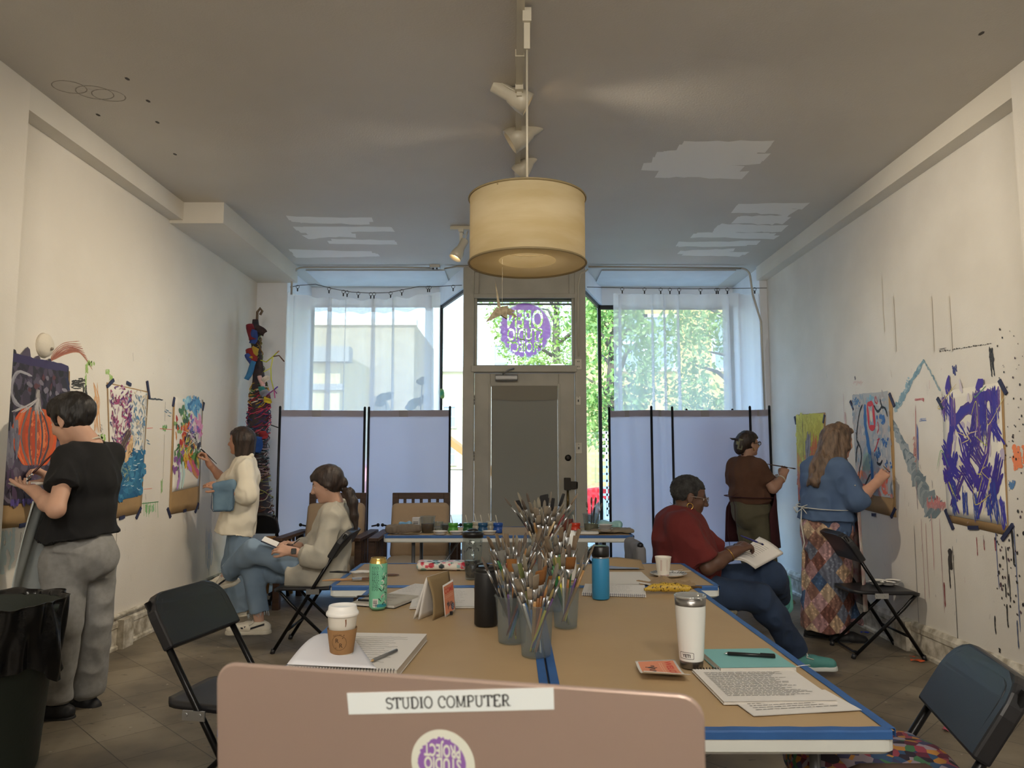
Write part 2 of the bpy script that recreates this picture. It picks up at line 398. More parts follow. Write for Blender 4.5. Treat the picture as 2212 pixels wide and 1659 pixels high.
# floor: worn vinyl tiles
def floor_mat():
    m = mat('floor_vinyl', '#655c4e', .5); nt = m.node_tree; N = nt.nodes; L = nt.links; b = N['Principled BSDF']
    tc = N.new('ShaderNodeTexCoord'); mp = N.new('ShaderNodeMapping'); L.new(tc.outputs['Object'], mp.inputs[0]); mp.inputs['Rotation'].default_value = (0, 0, .78)
    br = N.new('ShaderNodeTexBrick'); br.offset = 0; br.inputs['Scale'].default_value = 3.28; br.inputs['Brick Width'].default_value = 1; br.inputs['Row Height'].default_value = 1
    br.inputs['Mortar Size'].default_value = .008; br.inputs['Color1'].default_value = lin('#8b806d') + (1,); br.inputs['Color2'].default_value = lin('#7d7260') + (1,); br.inputs['Mortar'].default_value = lin('#544c41') + (1,)
    L.new(mp.outputs[0], br.inputs['Vector'])
    n1 = N.new('ShaderNodeTexNoise'); n1.inputs['Scale'].default_value = 2.2; n1.inputs['Detail'].default_value = 8; L.new(tc.outputs['Object'], n1.inputs['Vector'])
    r1 = N.new('ShaderNodeValToRGB'); r1.color_ramp.elements[0].position = .38; r1.color_ramp.elements[1].position = .62
    r1.color_ramp.elements[0].color = (.42, .42, .44, 1); r1.color_ramp.elements[1].color = (1, 1, 1, 1); L.new(n1.outputs['Fac'], r1.inputs[0])
    mx = N.new('ShaderNodeMix'); mx.data_type = 'RGBA'; mx.blend_type = 'MULTIPLY'; mx.inputs[0].default_value = .75
    L.new(br.outputs['Color'], mx.inputs[6]); L.new(r1.outputs[0], mx.inputs[7])
    mp2 = N.new('ShaderNodeMapping'); L.new(tc.outputs['Object'], mp2.inputs[0]); mp2.inputs['Scale'].default_value = (9, 26, 1)
    n2 = N.new('ShaderNodeTexNoise'); n2.inputs['Scale'].default_value = 1.6; n2.inputs['Detail'].default_value = 5; L.new(mp2.outputs[0], n2.inputs['Vector'])
    r2 = N.new('ShaderNodeValToRGB'); r2.color_ramp.elements[0].position = .66; r2.color_ramp.elements[1].position = .7; L.new(n2.outputs['Fac'], r2.inputs[0])
    m2 = N.new('ShaderNodeMix'); m2.data_type = 'RGBA'; L.new(r2.outputs[0], m2.inputs[0]); L.new(mx.outputs[2], m2.inputs[6]); m2.inputs[7].default_value = lin('#3c352d') + (1,)
    n3 = N.new('ShaderNodeTexVoronoi'); n3.inputs['Scale'].default_value = 7; n3.inputs['Randomness'].default_value = 1; L.new(tc.outputs['Object'], n3.inputs['Vector'])
    r3 = N.new('ShaderNodeValToRGB'); r3.color_ramp.elements[0].position = .045; r3.color_ramp.elements[1].position = .055
    r3.color_ramp.elements[0].color = (1, 1, 1, 1); r3.color_ramp.elements[1].color = (0, 0, 0, 1); L.new(n3.outputs['Distance'], r3.inputs[0])
    m3 = N.new('ShaderNodeMix'); m3.data_type = 'RGBA'; L.new(r3.outputs[0], m3.inputs[0]); L.new(m2.outputs[2], m3.inputs[6]); m3.inputs[7].default_value = lin('#a69c8a') + (1,)
    L.new(m3.outputs[2], b.inputs['Base Color']); L.new(r1.outputs[0], b.inputs['Roughness'])
    bp = N.new('ShaderNodeBump'); bp.inputs['Strength'].default_value = .15; L.new(n2.outputs['Fac'], bp.inputs['Height']); L.new(bp.outputs[0], b.inputs['Normal'])
    rr = N.new('ShaderNodeMapRange'); rr.inputs[3].default_value = .62; rr.inputs[4].default_value = .38; L.new(n1.outputs['Fac'], rr.inputs[0]); L.new(rr.outputs[0], b.inputs['Roughness'])
    return m
struct(MB().box((-2.95, -2.6, -.1), (2.95, 9.15, 0)).build('floor', floor_mat()))
# ceiling with patches of fresh paint (same mesh)
p = Paint(lambda u, v, d: (u, v, CZ - d)); p.box((-2.95, -2.6, CZ), (2.95, 9.15, CZ + .12), 0); p.col = [(1, 1, 1, 1)] * 8
def cstrokes(pxs, w, n):
    for (x0, x1, y) in pxs:
        for k in range(n):
            a = PZ(x0 + RNG.uniform(-12, 20), y + RNG.uniform(-4, 4), CZ); b = PZ(x1 + RNG.uniform(-20, 20), y + RNG.uniform(-4, 4), CZ)
            o = RNG.uniform(-.08, .08); p.stroke([(a[0], a[1] + o), (b[0], b[1] + o)], w * RNG.uniform(.7, 1.2), '#ffffff', .25, n=8, m=1, taper=False)
cstrokes([(635, 800, 480), (640, 840, 495), (655, 760, 508), (700, 850, 522), (640, 800, 548)], .13, 3)
cstrokes([(1450, 1650, 318), (1415, 1640, 340), (1400, 1600, 352), (1430, 1600, 372)], .14, 3)
cstrokes([(1590, 1720, 455), (1580, 1690, 475), (1545, 1690, 490), (1490, 1660, 510), (1465, 1620, 527), (1470, 1600, 545)], .15, 3)
for px, py in ((340, 264), (275, 170), (212, 248), (2120, 72), (320, 218), (378, 333)):
    q = PZ(px, py, CZ); p.shape([(q[0] + .012 * math.cos(a), q[1] + .02 * math.sin(a)) for a in np.linspace(0, 6.28, 7)[:-1]], '#3a352e', 2)
for cx, cy, r in ((150, 188, .09), (205, 200, .1), (235, 206, .09)):
    q = PZ(cx, cy, CZ); p.stroke([(q[0] + r * math.cos(a), q[1] + r * .8 * math.sin(a)) for a in np.linspace(0, 6.3, 14)], .006, '#8d867a', .3, m=2)
struct(p.build2('ceiling', [M_ceil, M_cpatch, VC]))
# side walls, with the marks left by years of painting and one painted-in shadow
def WL(px, py): q = PX(px, py, -2.8); return (q[1], q[2])
def WR(px, py): q = PX(px, py, 2.8); return (q[1], q[2])
L_ = Paint(lambda u, v, d: (-2.8 + d, u, v)); L_.box((-2.95, -2.6, 0), (-2.8, 9.15, CZ)); L_.col = [(1, 1, 1, 1)] * 8
def pst(P_, W_, pts, w, col, rag=.35, **k): P_.stroke([W_(*q) for q in pts], w, col, rag, **k)
for i in range(16):      # red-brown chalk arcs above the pumpkin painting
    a = i / 15 + RNG.uniform(-.04, .04); pst(L_, WL, [(108 + 6 * a, 782 - 4 * a), (116 + 30 * a, 760 + 4 * a), (138 + 38 * a, 742 + 22 * a), (172 + 28 * a, 738 + 62 * a)], .0045, random.choice(['#a5644e', '#b27a62', '#96584a']))
for i in range(9):
    pst(L_, WL, [(204 + RNG.uniform(-4, 8), 830 + RNG.uniform(-8, 30)), (210 + RNG.uniform(-6, 6), 870), (206 + RNG.uniform(-4, 12), 935)], .007, '#d9a878')
for (x, y, ln, w, c) in ((187, 783, 26, .02, '#9fbf6a'), (232, 795, 16, .03, '#a5c878'), (240, 808, 14, .03, '#a3c470'), (198, 780, 10, .05, '#a3c470'), (219, 940, 16, .07, '#9fc96a'), (185, 805, 40, .012, '#a9c67e'),
                         (349, 1030, 40, .02, '#9bc084'), (316, 1085, 26, .02, '#86c07d'), (323, 1090, 22, .02, '#86c07d'), (330, 1088, 20, .025, '#9bc99b'), (356, 918, 14, .05, '#7db06a')):
    a = WL(x, y); b = WL(x, y + ln); L_.scrub([a, b], w * 1.6, c, 3)
for i in range(7): pst(L_, WL, [(310 + 5 * i, 1084), (311 + 5 * i, 1110 + RNG.uniform(-10, 8))], .012, '#8cc48a', .5)
pst(L_, WL, [(306, 1088), (342, 1084)], .014, '#4f8f5a'); pst(L_, WL, [(317, 925), (330, 924)], .012, '#d0604e'); pst(L_, WL, [(345, 926), (372, 928)], .012, '#d0604e'); pst(L_, WL, [(310, 1057), (328, 1055)], .012, '#e09080')
pst(L_, WL, [(355, 938), (352, 1034)], .006, '#8d8577'); pst(L_, WL, [(287, 762), (288, 780)], .006, '#55504a'); pst(L_, WL, [(253, 1125), (250, 1180), (245, 1250), (243, 1345)], .006, '#8a7f70')
pst(L_, WL, [(314, 1067), (315, 1080)], .006, '#77706a'); pst(L_, WL, [(318, 861), (335, 862), (352, 864)], .012, '#3b4048', .6); pst(L_, WL, [(357, 868), (356, 910)], .006, '#3b4048')
for a, b in (((150, 830), (182, 832)), ((182, 830), (184, 858)), ((166, 826), (184, 824))): L_.scrub([WL(*a), WL(*b)], .05, '#3a3834', 5)
for i in range(10):     # dark scribble beside the long-haired painting
    pst(L_, WL, [(215 + RNG.uniform(0, 8), 917 + 2.6 * i), (222 - RNG.uniform(0, 6), 919 + 2.6 * i)], .006, '#33302c')
for (x, y) in ((358, 885), (364, 890), (362, 897), (355, 888), (316, 950), (318, 957)): pst(L_, WL, [(x, y), (x + 6, y + 3)], .02, '#6e8aa0', .5)
for (x, y, l) in ((50, 1160, 18), (45, 1150, 22), (58, 1155, 4)): pst(L_, WL, [(x, y), (x - 2, y + l)], .007, '#4c4741')
for i in range(26):
    x = RNG.uniform(180, 500); y = RNG.uniform(740, 1250); pst(L_, WL, [(x, y), (x + RNG.uniform(-2, 2), y + RNG.uniform(3, 14))], .004, random.choice(['#b9b09f', '#a79d8c', '#c7bdaa', '#9a948a']))
for x0, x1, c in ((0, 26, '#c3d0cd'), (440, 462, '#b9bec6')): L_.scrub([WL((x0 + x1) / 2, 1140), WL((x0 + x1) / 2, 1235)], .16, c, 5)  # second wash is the standing figure's bluish shadow, painted into the wall colour
struct(L_.build2('wall_left', [M_wall, VC]))
R_ = Paint(lambda u, v, d: (2.8 - d, u, v)); R_.box((2.8, -2.6, 0), (2.95, 9.15, CZ)); R_.col = [(1, 1, 1, 1)] * 8
def strip(a, b, w0, w1, cols, n):     # broad shaded band laid down as many dry strokes
    a = np.array(WR(*a)); b = np.array(WR(*b))
    for i in range(n):
        t = i / n; q = a + (b - a) * t; e = a + (b - a) * min(1, t + RNG.uniform(.06, .2)); w = w0 + (w1 - w0) * t
        o = RNG.uniform(-.5, .5) * w * .5; R_.stroke([q + (o, 0), e + (o, 0)], w * RNG.uniform(.4, .8), random.choice(cols), .4, n=3)
strip((1925, 905), (2018, 1112), .06, .22, ['#98a4ab', '#84939b', '#a3adb1', '#74858e'], 90)
strip((1930, 890), (1996, 778), .08, .05, ['#7d9dad', '#9bb3bd', '#6c90a3'], 26); strip((1996, 776), (2032, 845), .02, .025, ['#6f8b98', '#90a5ad'], 14)
strip((1955, 852), (1962, 815), .04, .05, ['#a5bec8', '#8fb1c0'], 8)
for a, b, w, c in (((2140, 747), (2146, 815), .03, '#2c2a2a'), ((2142, 760), (2144, 790), .035, '#3a3636'), ((2061, 785), (2064, 812), .05, '#3a3f7c'), ((2028, 755), (2046, 752), .01, '#8a8580'), ((1982, 905), (1984, 1020), .018, '#6670ac'), ((1984, 908), (2004, 906), .02, '#8d9cc4'),
                    ((1978, 870), (1980, 1020), .007, '#c07a78'), ((1975, 864), (1996, 862), .012, '#c96a6a'), ((1995, 858), (1995, 868), .014, '#c96a6a'), ((1847, 812), (1848, 822), .02, '#5a5060'),
                    ((2200, 958), (2206, 1012), .09, '#ef8a5a'), ((2192, 980), (2198, 1020), .05, '#ef8a5a'), ((2186, 940), (2192, 944), .02, '#3a3030'), ((2192, 1035), (2186, 1058), .02, '#5a83b8'), ((2187, 1040), (2182, 1058), .03, '#5d86b5')):
    R_.scrub([WR(*a), WR(*b)], w * 1.2, c, 3)
for x in np.linspace(2030, 2138, 22): pst(R_, WR, [(x, 760 - (x - 2030) * .16 + RNG.uniform(-2, 2)), (x + 4, 759 - (x - 2030) * .16)], .014 * RNG.uniform(.5, 2.2), '#5c5752', .6)
for i in range(18): pst(R_, WR, [(2003 + 2.2 * i, 1100 + RNG.uniform(-4, 4)), (2004 + 2.2 * i, 1076 + RNG.uniform(-6, 10)), (2006 + 2.2 * i, 1098)], .007, '#cf8a8c', .4)
for i in range(10): pst(R_, WR, [(1844 + 2 * i, 830 + RNG.uniform(-3, 3)), (1846 + 2 * i, 823 + RNG.uniform(-2, 2))], .006, '#c86a70')
for i in range(5): pst(R_, WR, [(1972 + i, 950 + 12 * i), (1976 + i, 945 + 12 * i), (1974 + i, 985)], .006, '#c58c86')
for (x, y, ln, w, c) in ((1980, 1040, 60, .01, '#9d8e98'), (1990, 1120, 180, .006, '#c9a8ac'), (1975, 1135, 220, .007, '#7c7a80'), (2000, 1130, 160, .006, '#c3a2a4'), (2012, 1110, 120, .012, '#d2b2b2'), (2030, 1120, 200, .006, '#b78e92'),
                         (2040, 1258, 52, .014, '#8c3a3e'), (2052, 1185, 45, .05, '#3e3a38'), (2050, 1200, 70, .02, '#43403f'), (2058, 1180, 210, .007, '#4a4545'), (2150, 1120, 150, .008, '#5c6a9c'), (2190, 1130, 230, .01, '#6b789c'),
                         (2173, 1180, 90, .008, '#3a3636'), (2186, 1140, 80, .02, '#2e2c2c'), (2180, 1240, 60, .01, '#242222'), (2150, 1330, 40, .012, '#2b2a2a'), (2176, 1305, 50, .013, '#2b2a2a'), (2172, 1260, 30, .012, '#2b2a2a'),
                         (2198, 1340, 60, .012, '#55607c'), (2110, 1160, 40, .008, '#a24a50'), (2150, 1160, 30, .012, '#a24a50'), (1855, 1220, 30, .006, '#3d3a38'), (2160, 1400, 10, .02, '#242222'), (2126, 1165, 24, .01, '#a05055'),
                         (1905, 600, 120, .02, '#d9d3c8'), (1822, 850, 60, .008, '#c9b2b2'), (1826, 890, 70, .03, '#d6b8b4')):
    a = WR(x, y); b = WR(x, y + ln); R_.drip(a[0], a[1], a[1] - b[1], w, c)
for i in range(120):
    x = RNG.uniform(2150, 2212); y = RNG.uniform(700, 1330); q = WR(x, y); r = RNG.uniform(.0025, .007) * (1.4 if y > 1100 else .9)
    R_.shape([(q[0] + r * math.cos(a), q[1] + r * RNG.uniform(.7, 1.8) * math.sin(a)) for a in np.linspace(0, 6.28, 7)[:-1]], random.choice(['#2a2828', '#2a2828', '#3a3434', '#55404a']))
for i in range(70):
    x = RNG.uniform(1780, 2150); y = RNG.uniform(780, 1330); pst(R_, WR, [(x, y), (x + RNG.uniform(-3, 3), y + RNG.uniform(3, 20))], RNG.uniform(.003, .008), random.choice(['#b5aeb0', '#a29a98', '#c9a9a9', '#9fb0bb', '#8b8682', '#c0b6a4']))
for x in (1930, 2012, 2050): # old drip-line seams in the plaster
    pst(R_, WR, [(x, 640), (x + 6, 760)], .05, '#d3cdc2', .5)
struct(R_.build2('wall_right', [M_wallR, VC]))
struct(MB().box((-2.95, -2.72, 0), (2.95, -2.6, CZ)).build('wall_rear', M_wall))
struct(MB().box((-2.8, -2.6, 0), (-2.69, 3.96, CZ)).build('trim_6', M_wall)); struct(MB().box((2.69, -2.6, 0), (2.8, 3.82, CZ)).build('trim_7', M_wallR))
# beams and boxed soffit under the ceiling
struct(MB().box((-2.8, 3.96, 3.27), (-2.69, 6.0, CZ)).build('trim_1', M_trim)); struct(MB().box((2.69, 3.82, 3.27), (2.8, 8.0, CZ)).build('trim_2', M_trim))
struct(MB().box((-2.8, 5.9, 3.245), (-2.36, 8.0, CZ)).build('trim_3', M_trim))
def baseboard(sx, y0, y1):
    b = MB(); f = lambda u, v, d: (sx * (2.8 - u), d, v)
    b.prism([(0, 0), (.035, 0), (.035, .02), (.022, .03), (.022, .14), (.03, .15), (.03, .18), (.012, .21), (0, .21)], y0, y1, 0, f); return b
bl = baseboard(-1, 3.96, 8.0)
for y in (5.35, 5.02): bl.box((-2.8, y, .0), (-2.73, y + .14, .2))
bl.tube([(-2.765, 4, .235), (-2.765, 8, .235)], .014)
M_base = mat('baseboard_paint', '#d6d0c2', .6, col2='#9a917f', scale=14, bump=.3, bscale=30)
struct(bl.build('baseboard_left', M_base))
br_ = baseboard(1, 3.82, 8.0); br_.box((2.74, 5.3, 0), (2.8, 5.5, .2)); struct(br_.build('baseboard_right', M_base))
# storefront: pilaster, bay ends, header, bulkheads
bk = MB(); bk.box((-2.95, 8.0, 0), (-2.47, 9.1, CZ)); bk.box((2.72, 8.0, 0), (2.95, 9.1, CZ)); bk.box((-2.47, 8.98, 3.2), (-.86, 9.1, CZ)); bk.box((1.07, 8.98, 3.2), (2.72, 9.1, CZ))
bk.box((-2.47, 8.98, 0), (-.86, 9.1, .5)); bk.box((1.07, 8.98, 0), (2.72, 9.1, .5))
def diag(b, x0, y0, x1, y1, z0, z1, t=.03, m=0):
    d = unit((x1 - x0, y1 - y0, 0)); n = np.array([-d[1], d[0], 0]) * t
    q = [(x0 - n[0], y0 - n[1]), (x1 - n[0], y1 - n[1]), (x1 + n[0], y1 + n[1]), (x0 + n[0], y0 + n[1])]; b.prism(q, z0, z1, m)
for x0, x1 in ((-.5, -.86), (.77, 1.07)):
    diag(bk, x0, 8.03, x1, 9.0, 3.2, CZ, .04); diag(bk, x0, 8.03, x1, 9.0, 0, .3, .04)
struct(bk.build('wall_front', M_bay))
def panel(x0, x1):      # framed panel in the bay ceiling
    b = MB(); b.box((x0, 8.1, CZ - .015), (x1, 8.85, CZ - .001)); return b
struct(panel(-2.3, -.75).build('trim_4', mat('bay_panel', '#cfd0d0', .6, var=.06, scale=4))); struct(panel(1.0, 2.5).build('trim_5', MATS['bay_panel']))
M_glass = clear_mat('window_glass', '#f4faf8', .94, .01)
def win(n, quad, lab_frame, bars):
    e = top('window_%d' % n, None, None, (0, 0, 0)); struct(e)
    g = MB(); diag(g, *quad, .004); g.build('pane', M_glass, e)
    f = MB()
    for q in bars: diag(f, *q)
    f.build('window_frame', lab_frame, e); return e
win(1, (-2.47, 9.02, -.86, 9.02, .5, 3.2), M_black, [(-.89, 9.02, -.85, 9.02, .5, 3.2, .025), (-2.47, 9.02, -.86, 9.02, 3.18, 3.2, .02), (-2.47, 9.02, -.86, 9.02, .5, .54, .02), (-2.47, 9.02, -2.44, 9.02, .5, 3.2, .02)])
win(2, (-.5, 8.05, -.86, 9.0, .3, 3.2), M_black, [(-.5, 8.05, -.86, 9.0, 3.16, 3.2, .015), (-.5, 8.05, -.86, 9.0, .3, .34, .015)])
win(4, (.77, 8.05, 1.07, 9.0, .3, 3.2), M_black, [(.77, 8.05, 1.07, 9.0, 3.16, 3.2, .015), (.77, 8.05, 1.07, 9.0, .3, .34, .015)])
win(5, (1.07, 9.02, 2.72, 9.02, .5, 3.2), M_black, [(1.055, 9.02, 1.095, 9.02, .5, 3.2, .025), (1.07, 9.02, 2.72, 9.02, 3.15, 3.2, .02), (1.07, 9.02, 2.72, 9.02, .5, .54, .02), (2.66, 9.02, 2.72, 9.02, .5, 3.2, .02)])
# entrance: posts, lintels, transom, door
fr = MB()
fr.box((-.53, 7.93, 0), (-.41, 8.07, CZ)).box((.68, 7.93, 0), (.8, 8.07, CZ)).box((-.41, 7.95, 2.245), (.68, 8.05, 2.33)).box((-.41, 7.95, 3.08), (.68, 8.05, CZ))
fr.box((-.41, 7.93, 3.34), (.68, 7.955, CZ)).box((-.41, 7.93, 3.1), (-.36, 7.955, 3.36)).box((.62, 7.93, 3.1), (.68, 7.955, 3.36)).box((-.44, 7.915, 2.25), (.7, 7.95, 2.32))
fr.box((-.41, 7.96, 2.33), (-.38, 8.04, 3.08)).box((.65, 7.96, 2.33), (.68, 8.04, 3.08)).box((-.42, 7.925, 3.06), (.69, 7.96, 3.11))
struct(fr.build('wall_entrance', M_door, bevel=.006))
e = struct(top('window_3', None, None)); MB().box((-.38, 8.0, 2.33), (.65, 8.006, 3.08)).build('pane', M_glass, e)
fb = MB().box((-.38, 8.01, 3.0), (.65, 8.03, 3.02)).box((-.38, 8.01, 3.035), (.65, 8.03, 3.08)); fb.build('window_frame', mat('grey_bar', '#8c8a84', .5), e)
# the door itself
d = struct(top('door_1', None, None)); b = MB()
b.box((-.405, 7.97, .01), (-.235, 8.02, 2.24)).box((.505, 7.97, .01), (.675, 8.02, 2.24)).box((-.235, 7.97, 2.1), (.505, 8.02, 2.24)).box((-.235, 7.97, .01), (.505, 8.02, .32))
b.box((-.25, 7.96, .3), (-.225, 7.985, 2.13)).box((.495, 7.96, .3), (.52, 7.985, 2.13)); b.build('door_frame', M_door, d, bevel=.005)
MB().box((-.235, 7.995, .32), (.505, 8.001, 2.1)).build('pane', M_glass, d)
sh = MB(); sh.grid(lambda u, v: (-.222 + .71 * u, 7.975 - .006 * math.sin(u * 9) * (1 - v), .3 + 1.8 * v), 16, 8); sh.grid(lambda u, v: (-.222 + .715 * u, 7.966 - .01 * math.sin(u * PI), 1.955 + .15 * v - .012 * math.sin(u * PI) * (1 - v)), 12, 4)
sh.build('door_shade', cloth_screen('shade_cloth', '#8f897c', 0, .05), d)
c = MB(); Mx = Matrix.Translation((-.15, 7.9, 2.185)) @ Euler((0, PI / 2, 0)).to_matrix().to_4x4()
c.rbox((-.035, -.03, -.03), (.035, .03, .21), .02, 4, 0, Mx); c.tube([(-.1, 7.87, 2.22), (-.04, 7.84, 2.26), (.02, 7.9, 2.285)], .009); c.build('door_closer', mat('grey_metal', '#8f8d8a', .45, .6), d)
k = MB(); Mk = lambda x, z: Matrix.Translation((x, 7.97, z)) @ Euler((PI / 2, 0, 0)).to_matrix().to_4x4()
k.lathe([(.034, 0), (.034, .012), (.028, .02), (.012, .022)], 18, 0, M=Mk(.6, 1.33)); k.box((.597, 7.94, 1.315), (.603, 7.955, 1.345))
k.rbox((.555, 7.925, .99), (.625, 7.97, 1.12), .008, 2, 0, axis=1); k.rbox((.62, 7.93, 1.0), (.7, 7.965, 1.08), .008, 2, 0, axis=1); k.build('door_lock', mat('dark_bronze', '#2b2722', .4, .7), d)
k = MB().tube([(.592, 7.945, .98), (.59, 7.9, .93), (.59, 7.9, .82), (.592, 7.95, .76)], [.012, .014, .016, .01]); k.build('door_handle', mat('brass_old', '#6a5633', .35, .8), d)
h = MB()
for z in (1.9, 1.3, .35):
    for i in range(3): h.tube([(-.412, 7.955, z + .035 * i), (-.412, 7.955, z + .035 * i + .03)], .009)
h.build('door_hinge', MATS['grey_metal'], d)
# switches and outlet
def plate(name, px, py, label, cat, w=.075, h=.115, kind='outlet'):
    q = PY(px, py, 7.93); o = top(name, label, cat, q); MB().rbox((-w / 2, -.012, -h / 2), (w / 2, .0, h / 2), .008, 3, 0, axis=1).build('cover_plate', mat('plate_ivory', '#c9c2ae', .4), o)
    b = MB()
    if kind == 'outlet':
        for z in (-.028, .028):
            for x in (-.008, .008): b.box((x - .003, -.016, z - .006), (x + .003, -.0115, z + .008))
    else: b.box((-.006, -.024, -.012), (.006, -.0115, .012)); b.lathe([(.004, 0), (.004, .003)], 8, 0, M=Matrix.Translation((0, -.012, .04)) @ Euler((PI / 2, 0, 0)).to_matrix().to_4x4())
    b.build('socket' if kind == 'outlet' else 'toggle', M_dark, o)
plate('wall_outlet', 1249, 787, 'ivory outlet box on post above the door lock side', 'outlet')
plate('light_switch', 1250, 968, 'ivory light switch plate beside the deadbolt', 'light switch', .07, .115, 'switch')
plate('wall_box', 1249, 866, 'small ivory junction box under the outlet on door post', 'junction box', .05, .09, 'switch')
# conduits
M_cond = mat('conduit_paint', '#b5b1a8', .4, .3)
def tubeobj(name, label, cat, pts, r, m=M_cond, extra=None):
    b = MB().tube(pts, r, 8)
    o = b.build(name, m); tag(o, label, cat); return o
def arc(c, r, a0, a1, n=6): return [(c[0] + r * math.cos(a), 7.93, c[1] + r * math.sin(a)) for a in np.linspace(math.radians(a0), math.radians(a1), n)]
tubeobj('electrical_conduit', 'thin grey conduit bending down left of the sheer curtains', 'conduit', [(-2.4, 7.93, 3.1)] + arc((-2.28, 3.28), .12, 180, 90) + [(-1.2, 7.93, 3.4), (-.86, 7.93, 3.39)], .012)
jb = top('junction_box', 'grey electrical box on conduit above the left curtain', 'junction box', PY(940, 573, 7.93)); MB().rbox((-.055, -.05, -.035), (.055, .03, .035), .008, 2, 0, axis=1).build('box_body', M_cond, jb)
b = MB(); [b.lathe([(.012, 0), (.01, .012)], 8, 0, (x, -.01, -.047)) for x in (-.02, .02)]; b.build('bulb_socket', M_dark, jb)
tubeobj('electrical_conduit', 'grey conduit from the ceiling box to the door frame head', 'conduit', [(-.74, 7.93, 3.385), (-.6, 7.93, 3.41), (.75, 7.92, 3.41)], .011)
tubeobj('electrical_conduit', 'grey conduit arching down at right of the sheer curtains', 'conduit', [(.83, 7.9, 3.4), (2.5, 7.93, 3.39)] + arc((2.5, 3.29), .1, 90, 0) + [(2.62, 7.93, 3.1), (2.7, 7.93, 2.8), (2.72, 7.94, 1.0)], .012)
tubeobj('electrical_conduit', 'white conduit running down the right door post', 'conduit', [(.83, 7.93, 3.38)] + arc((.78, 3.3), .04, 90, 180) + [(.72, 7.92, 3.2), (.72, 7.92, 2.42)], .009, mat('conduit_door', '#c2bba6', .5))
# ---------------------------------------------------------------- street outside
struct(MB().box((-30, 9.15, -.25), (30, 60, -.12)).build('ground_street', mat('asphalt', '#8d8c8a', .9, var=.1, scale=2)))
struct(MB().box((-30, 9.15, -.12), (30, 13.2, -.02)).build('ground_sidewalk', mat('sidewalk', '#bdb8ae', .9, var=.08, scale=1.5)))
def building(name, label, x0, x1, y0, y1, h, mwall, wins=(), cornice=None, siding=False, winm=None, roofm=None):
    o = top(name, label, 'building', ((x0 + x1) / 2, y0, -.12)); ox, oy = (x0 + x1) / 2, y0
    MB().box((x0 - ox, 0, 0), (x1 - ox, y1 - y0, h)).build('wall', mwall, o)
    if cornice:
        b = MB()
        for z, d, t in cornice: b.box((x0 - ox - d, -d, z), (x1 - ox + d, .2, z + t))
        b.build('cornice', winm or MATS['trim_paint'], o)
    for (wx, wz, ww, wh) in wins:
        f = MB(); x = wx - ox
        f.box((x - ww / 2 - .1, -.09, wz - wh / 2 - .1), (x + ww / 2 + .1, -.0, wz - wh / 2)).box((x - ww / 2 - .1, -.09, wz + wh / 2), (x + ww / 2 + .1, 0, wz + wh / 2 + .1)).box((x - ww / 2 - .1, -.07, wz - wh / 2), (x - ww / 2, 0, wz + wh / 2)).box((x + ww / 2, -.07, wz - wh / 2), (x + ww / 2 + .1, 0, wz + wh / 2)).box((x - ww / 2, -.05, wz - .04), (x + ww / 2, 0, wz + .04))
        fo = f.build('window', mat('white_trim', '#e8e6e0', .6), o); MB().box((x - ww / 2, -.03, wz - wh / 2), (x + ww / 2, -.005, wz + wh / 2)).build('pane', mat('dark_glass', '#9fb0ba', .15), fo)
    return o
M_brick = mat('pale_brick', '#b3a58b', .9, col2='#a3957d', scale=1.6, stretch=(1, 1, 3), detail=8)
building('brick_building', 'tall pale tan brick building beyond the left curtain', -16, -4.0, 30, 42, 6.9, M_brick, cornice=[(6.8, .1, .25)])
building('corner_shop_building', 'lower cream building with grey bands at left across the street', -17, -5.6, 24, 29, 4.9, mat('cream_stone', '#cbb98c', .9, var=.1, scale=1.5), [(-6.6, 1.2, 1.2, 1.8), (-8.6, 1.2, 1.4, 1.8), (-10.6, 1.2, 1.4, 1.8)], [(4.5, .35, .5), (3.6, .1, .2), (2.6, .12, .35)], winm=mat('grey_stone', '#9a968e', .8))
building('distant_flats', 'distant pale yellow flats seen between curtain and door', -7.5, 1.5, 52, 60, 7.6, mat('yellow_stucco', '#d3c59a', .9, var=.1, scale=1), [(-5.9 + 1.5 * i, 1.6 + 2.6 * j, .8, 1.4) for i in range(4) for j in range(2)], [(7.4, .2, .3)])
building('white_townhouse', 'white townhouse behind tree seen through the transom', -1.6, 2.2, 34, 42, 13.5, mat('white_stucco', '#e6e3da', .9), [(-.4 + 1.3 * i, 3.2 + 2.6 * j, .8, 1.5) for i in range(2) for j in range(4)])
building('clapboard_house', 'yellow clapboard house behind tree beyond the right curtain', 2.6, 14, 23, 32, 11.0, mat('yellow_clapboard', '#e6cf86', .9, col2='#d3b96e', scale=1, stretch=(.01, .01, 7)), [(4.6, 5.0, .9, 1.6), (6.8, 5.0, .9, 1.6), (3.7, 5.0, .9, 1.6), (4.6, 1.7, .9, 1.5), (6.8, 1.7, .9, 1.5), (4.4, 8.0, .9, 1.6), (9, 5, .9, 1.6)], [(6.9, .15, .3)])
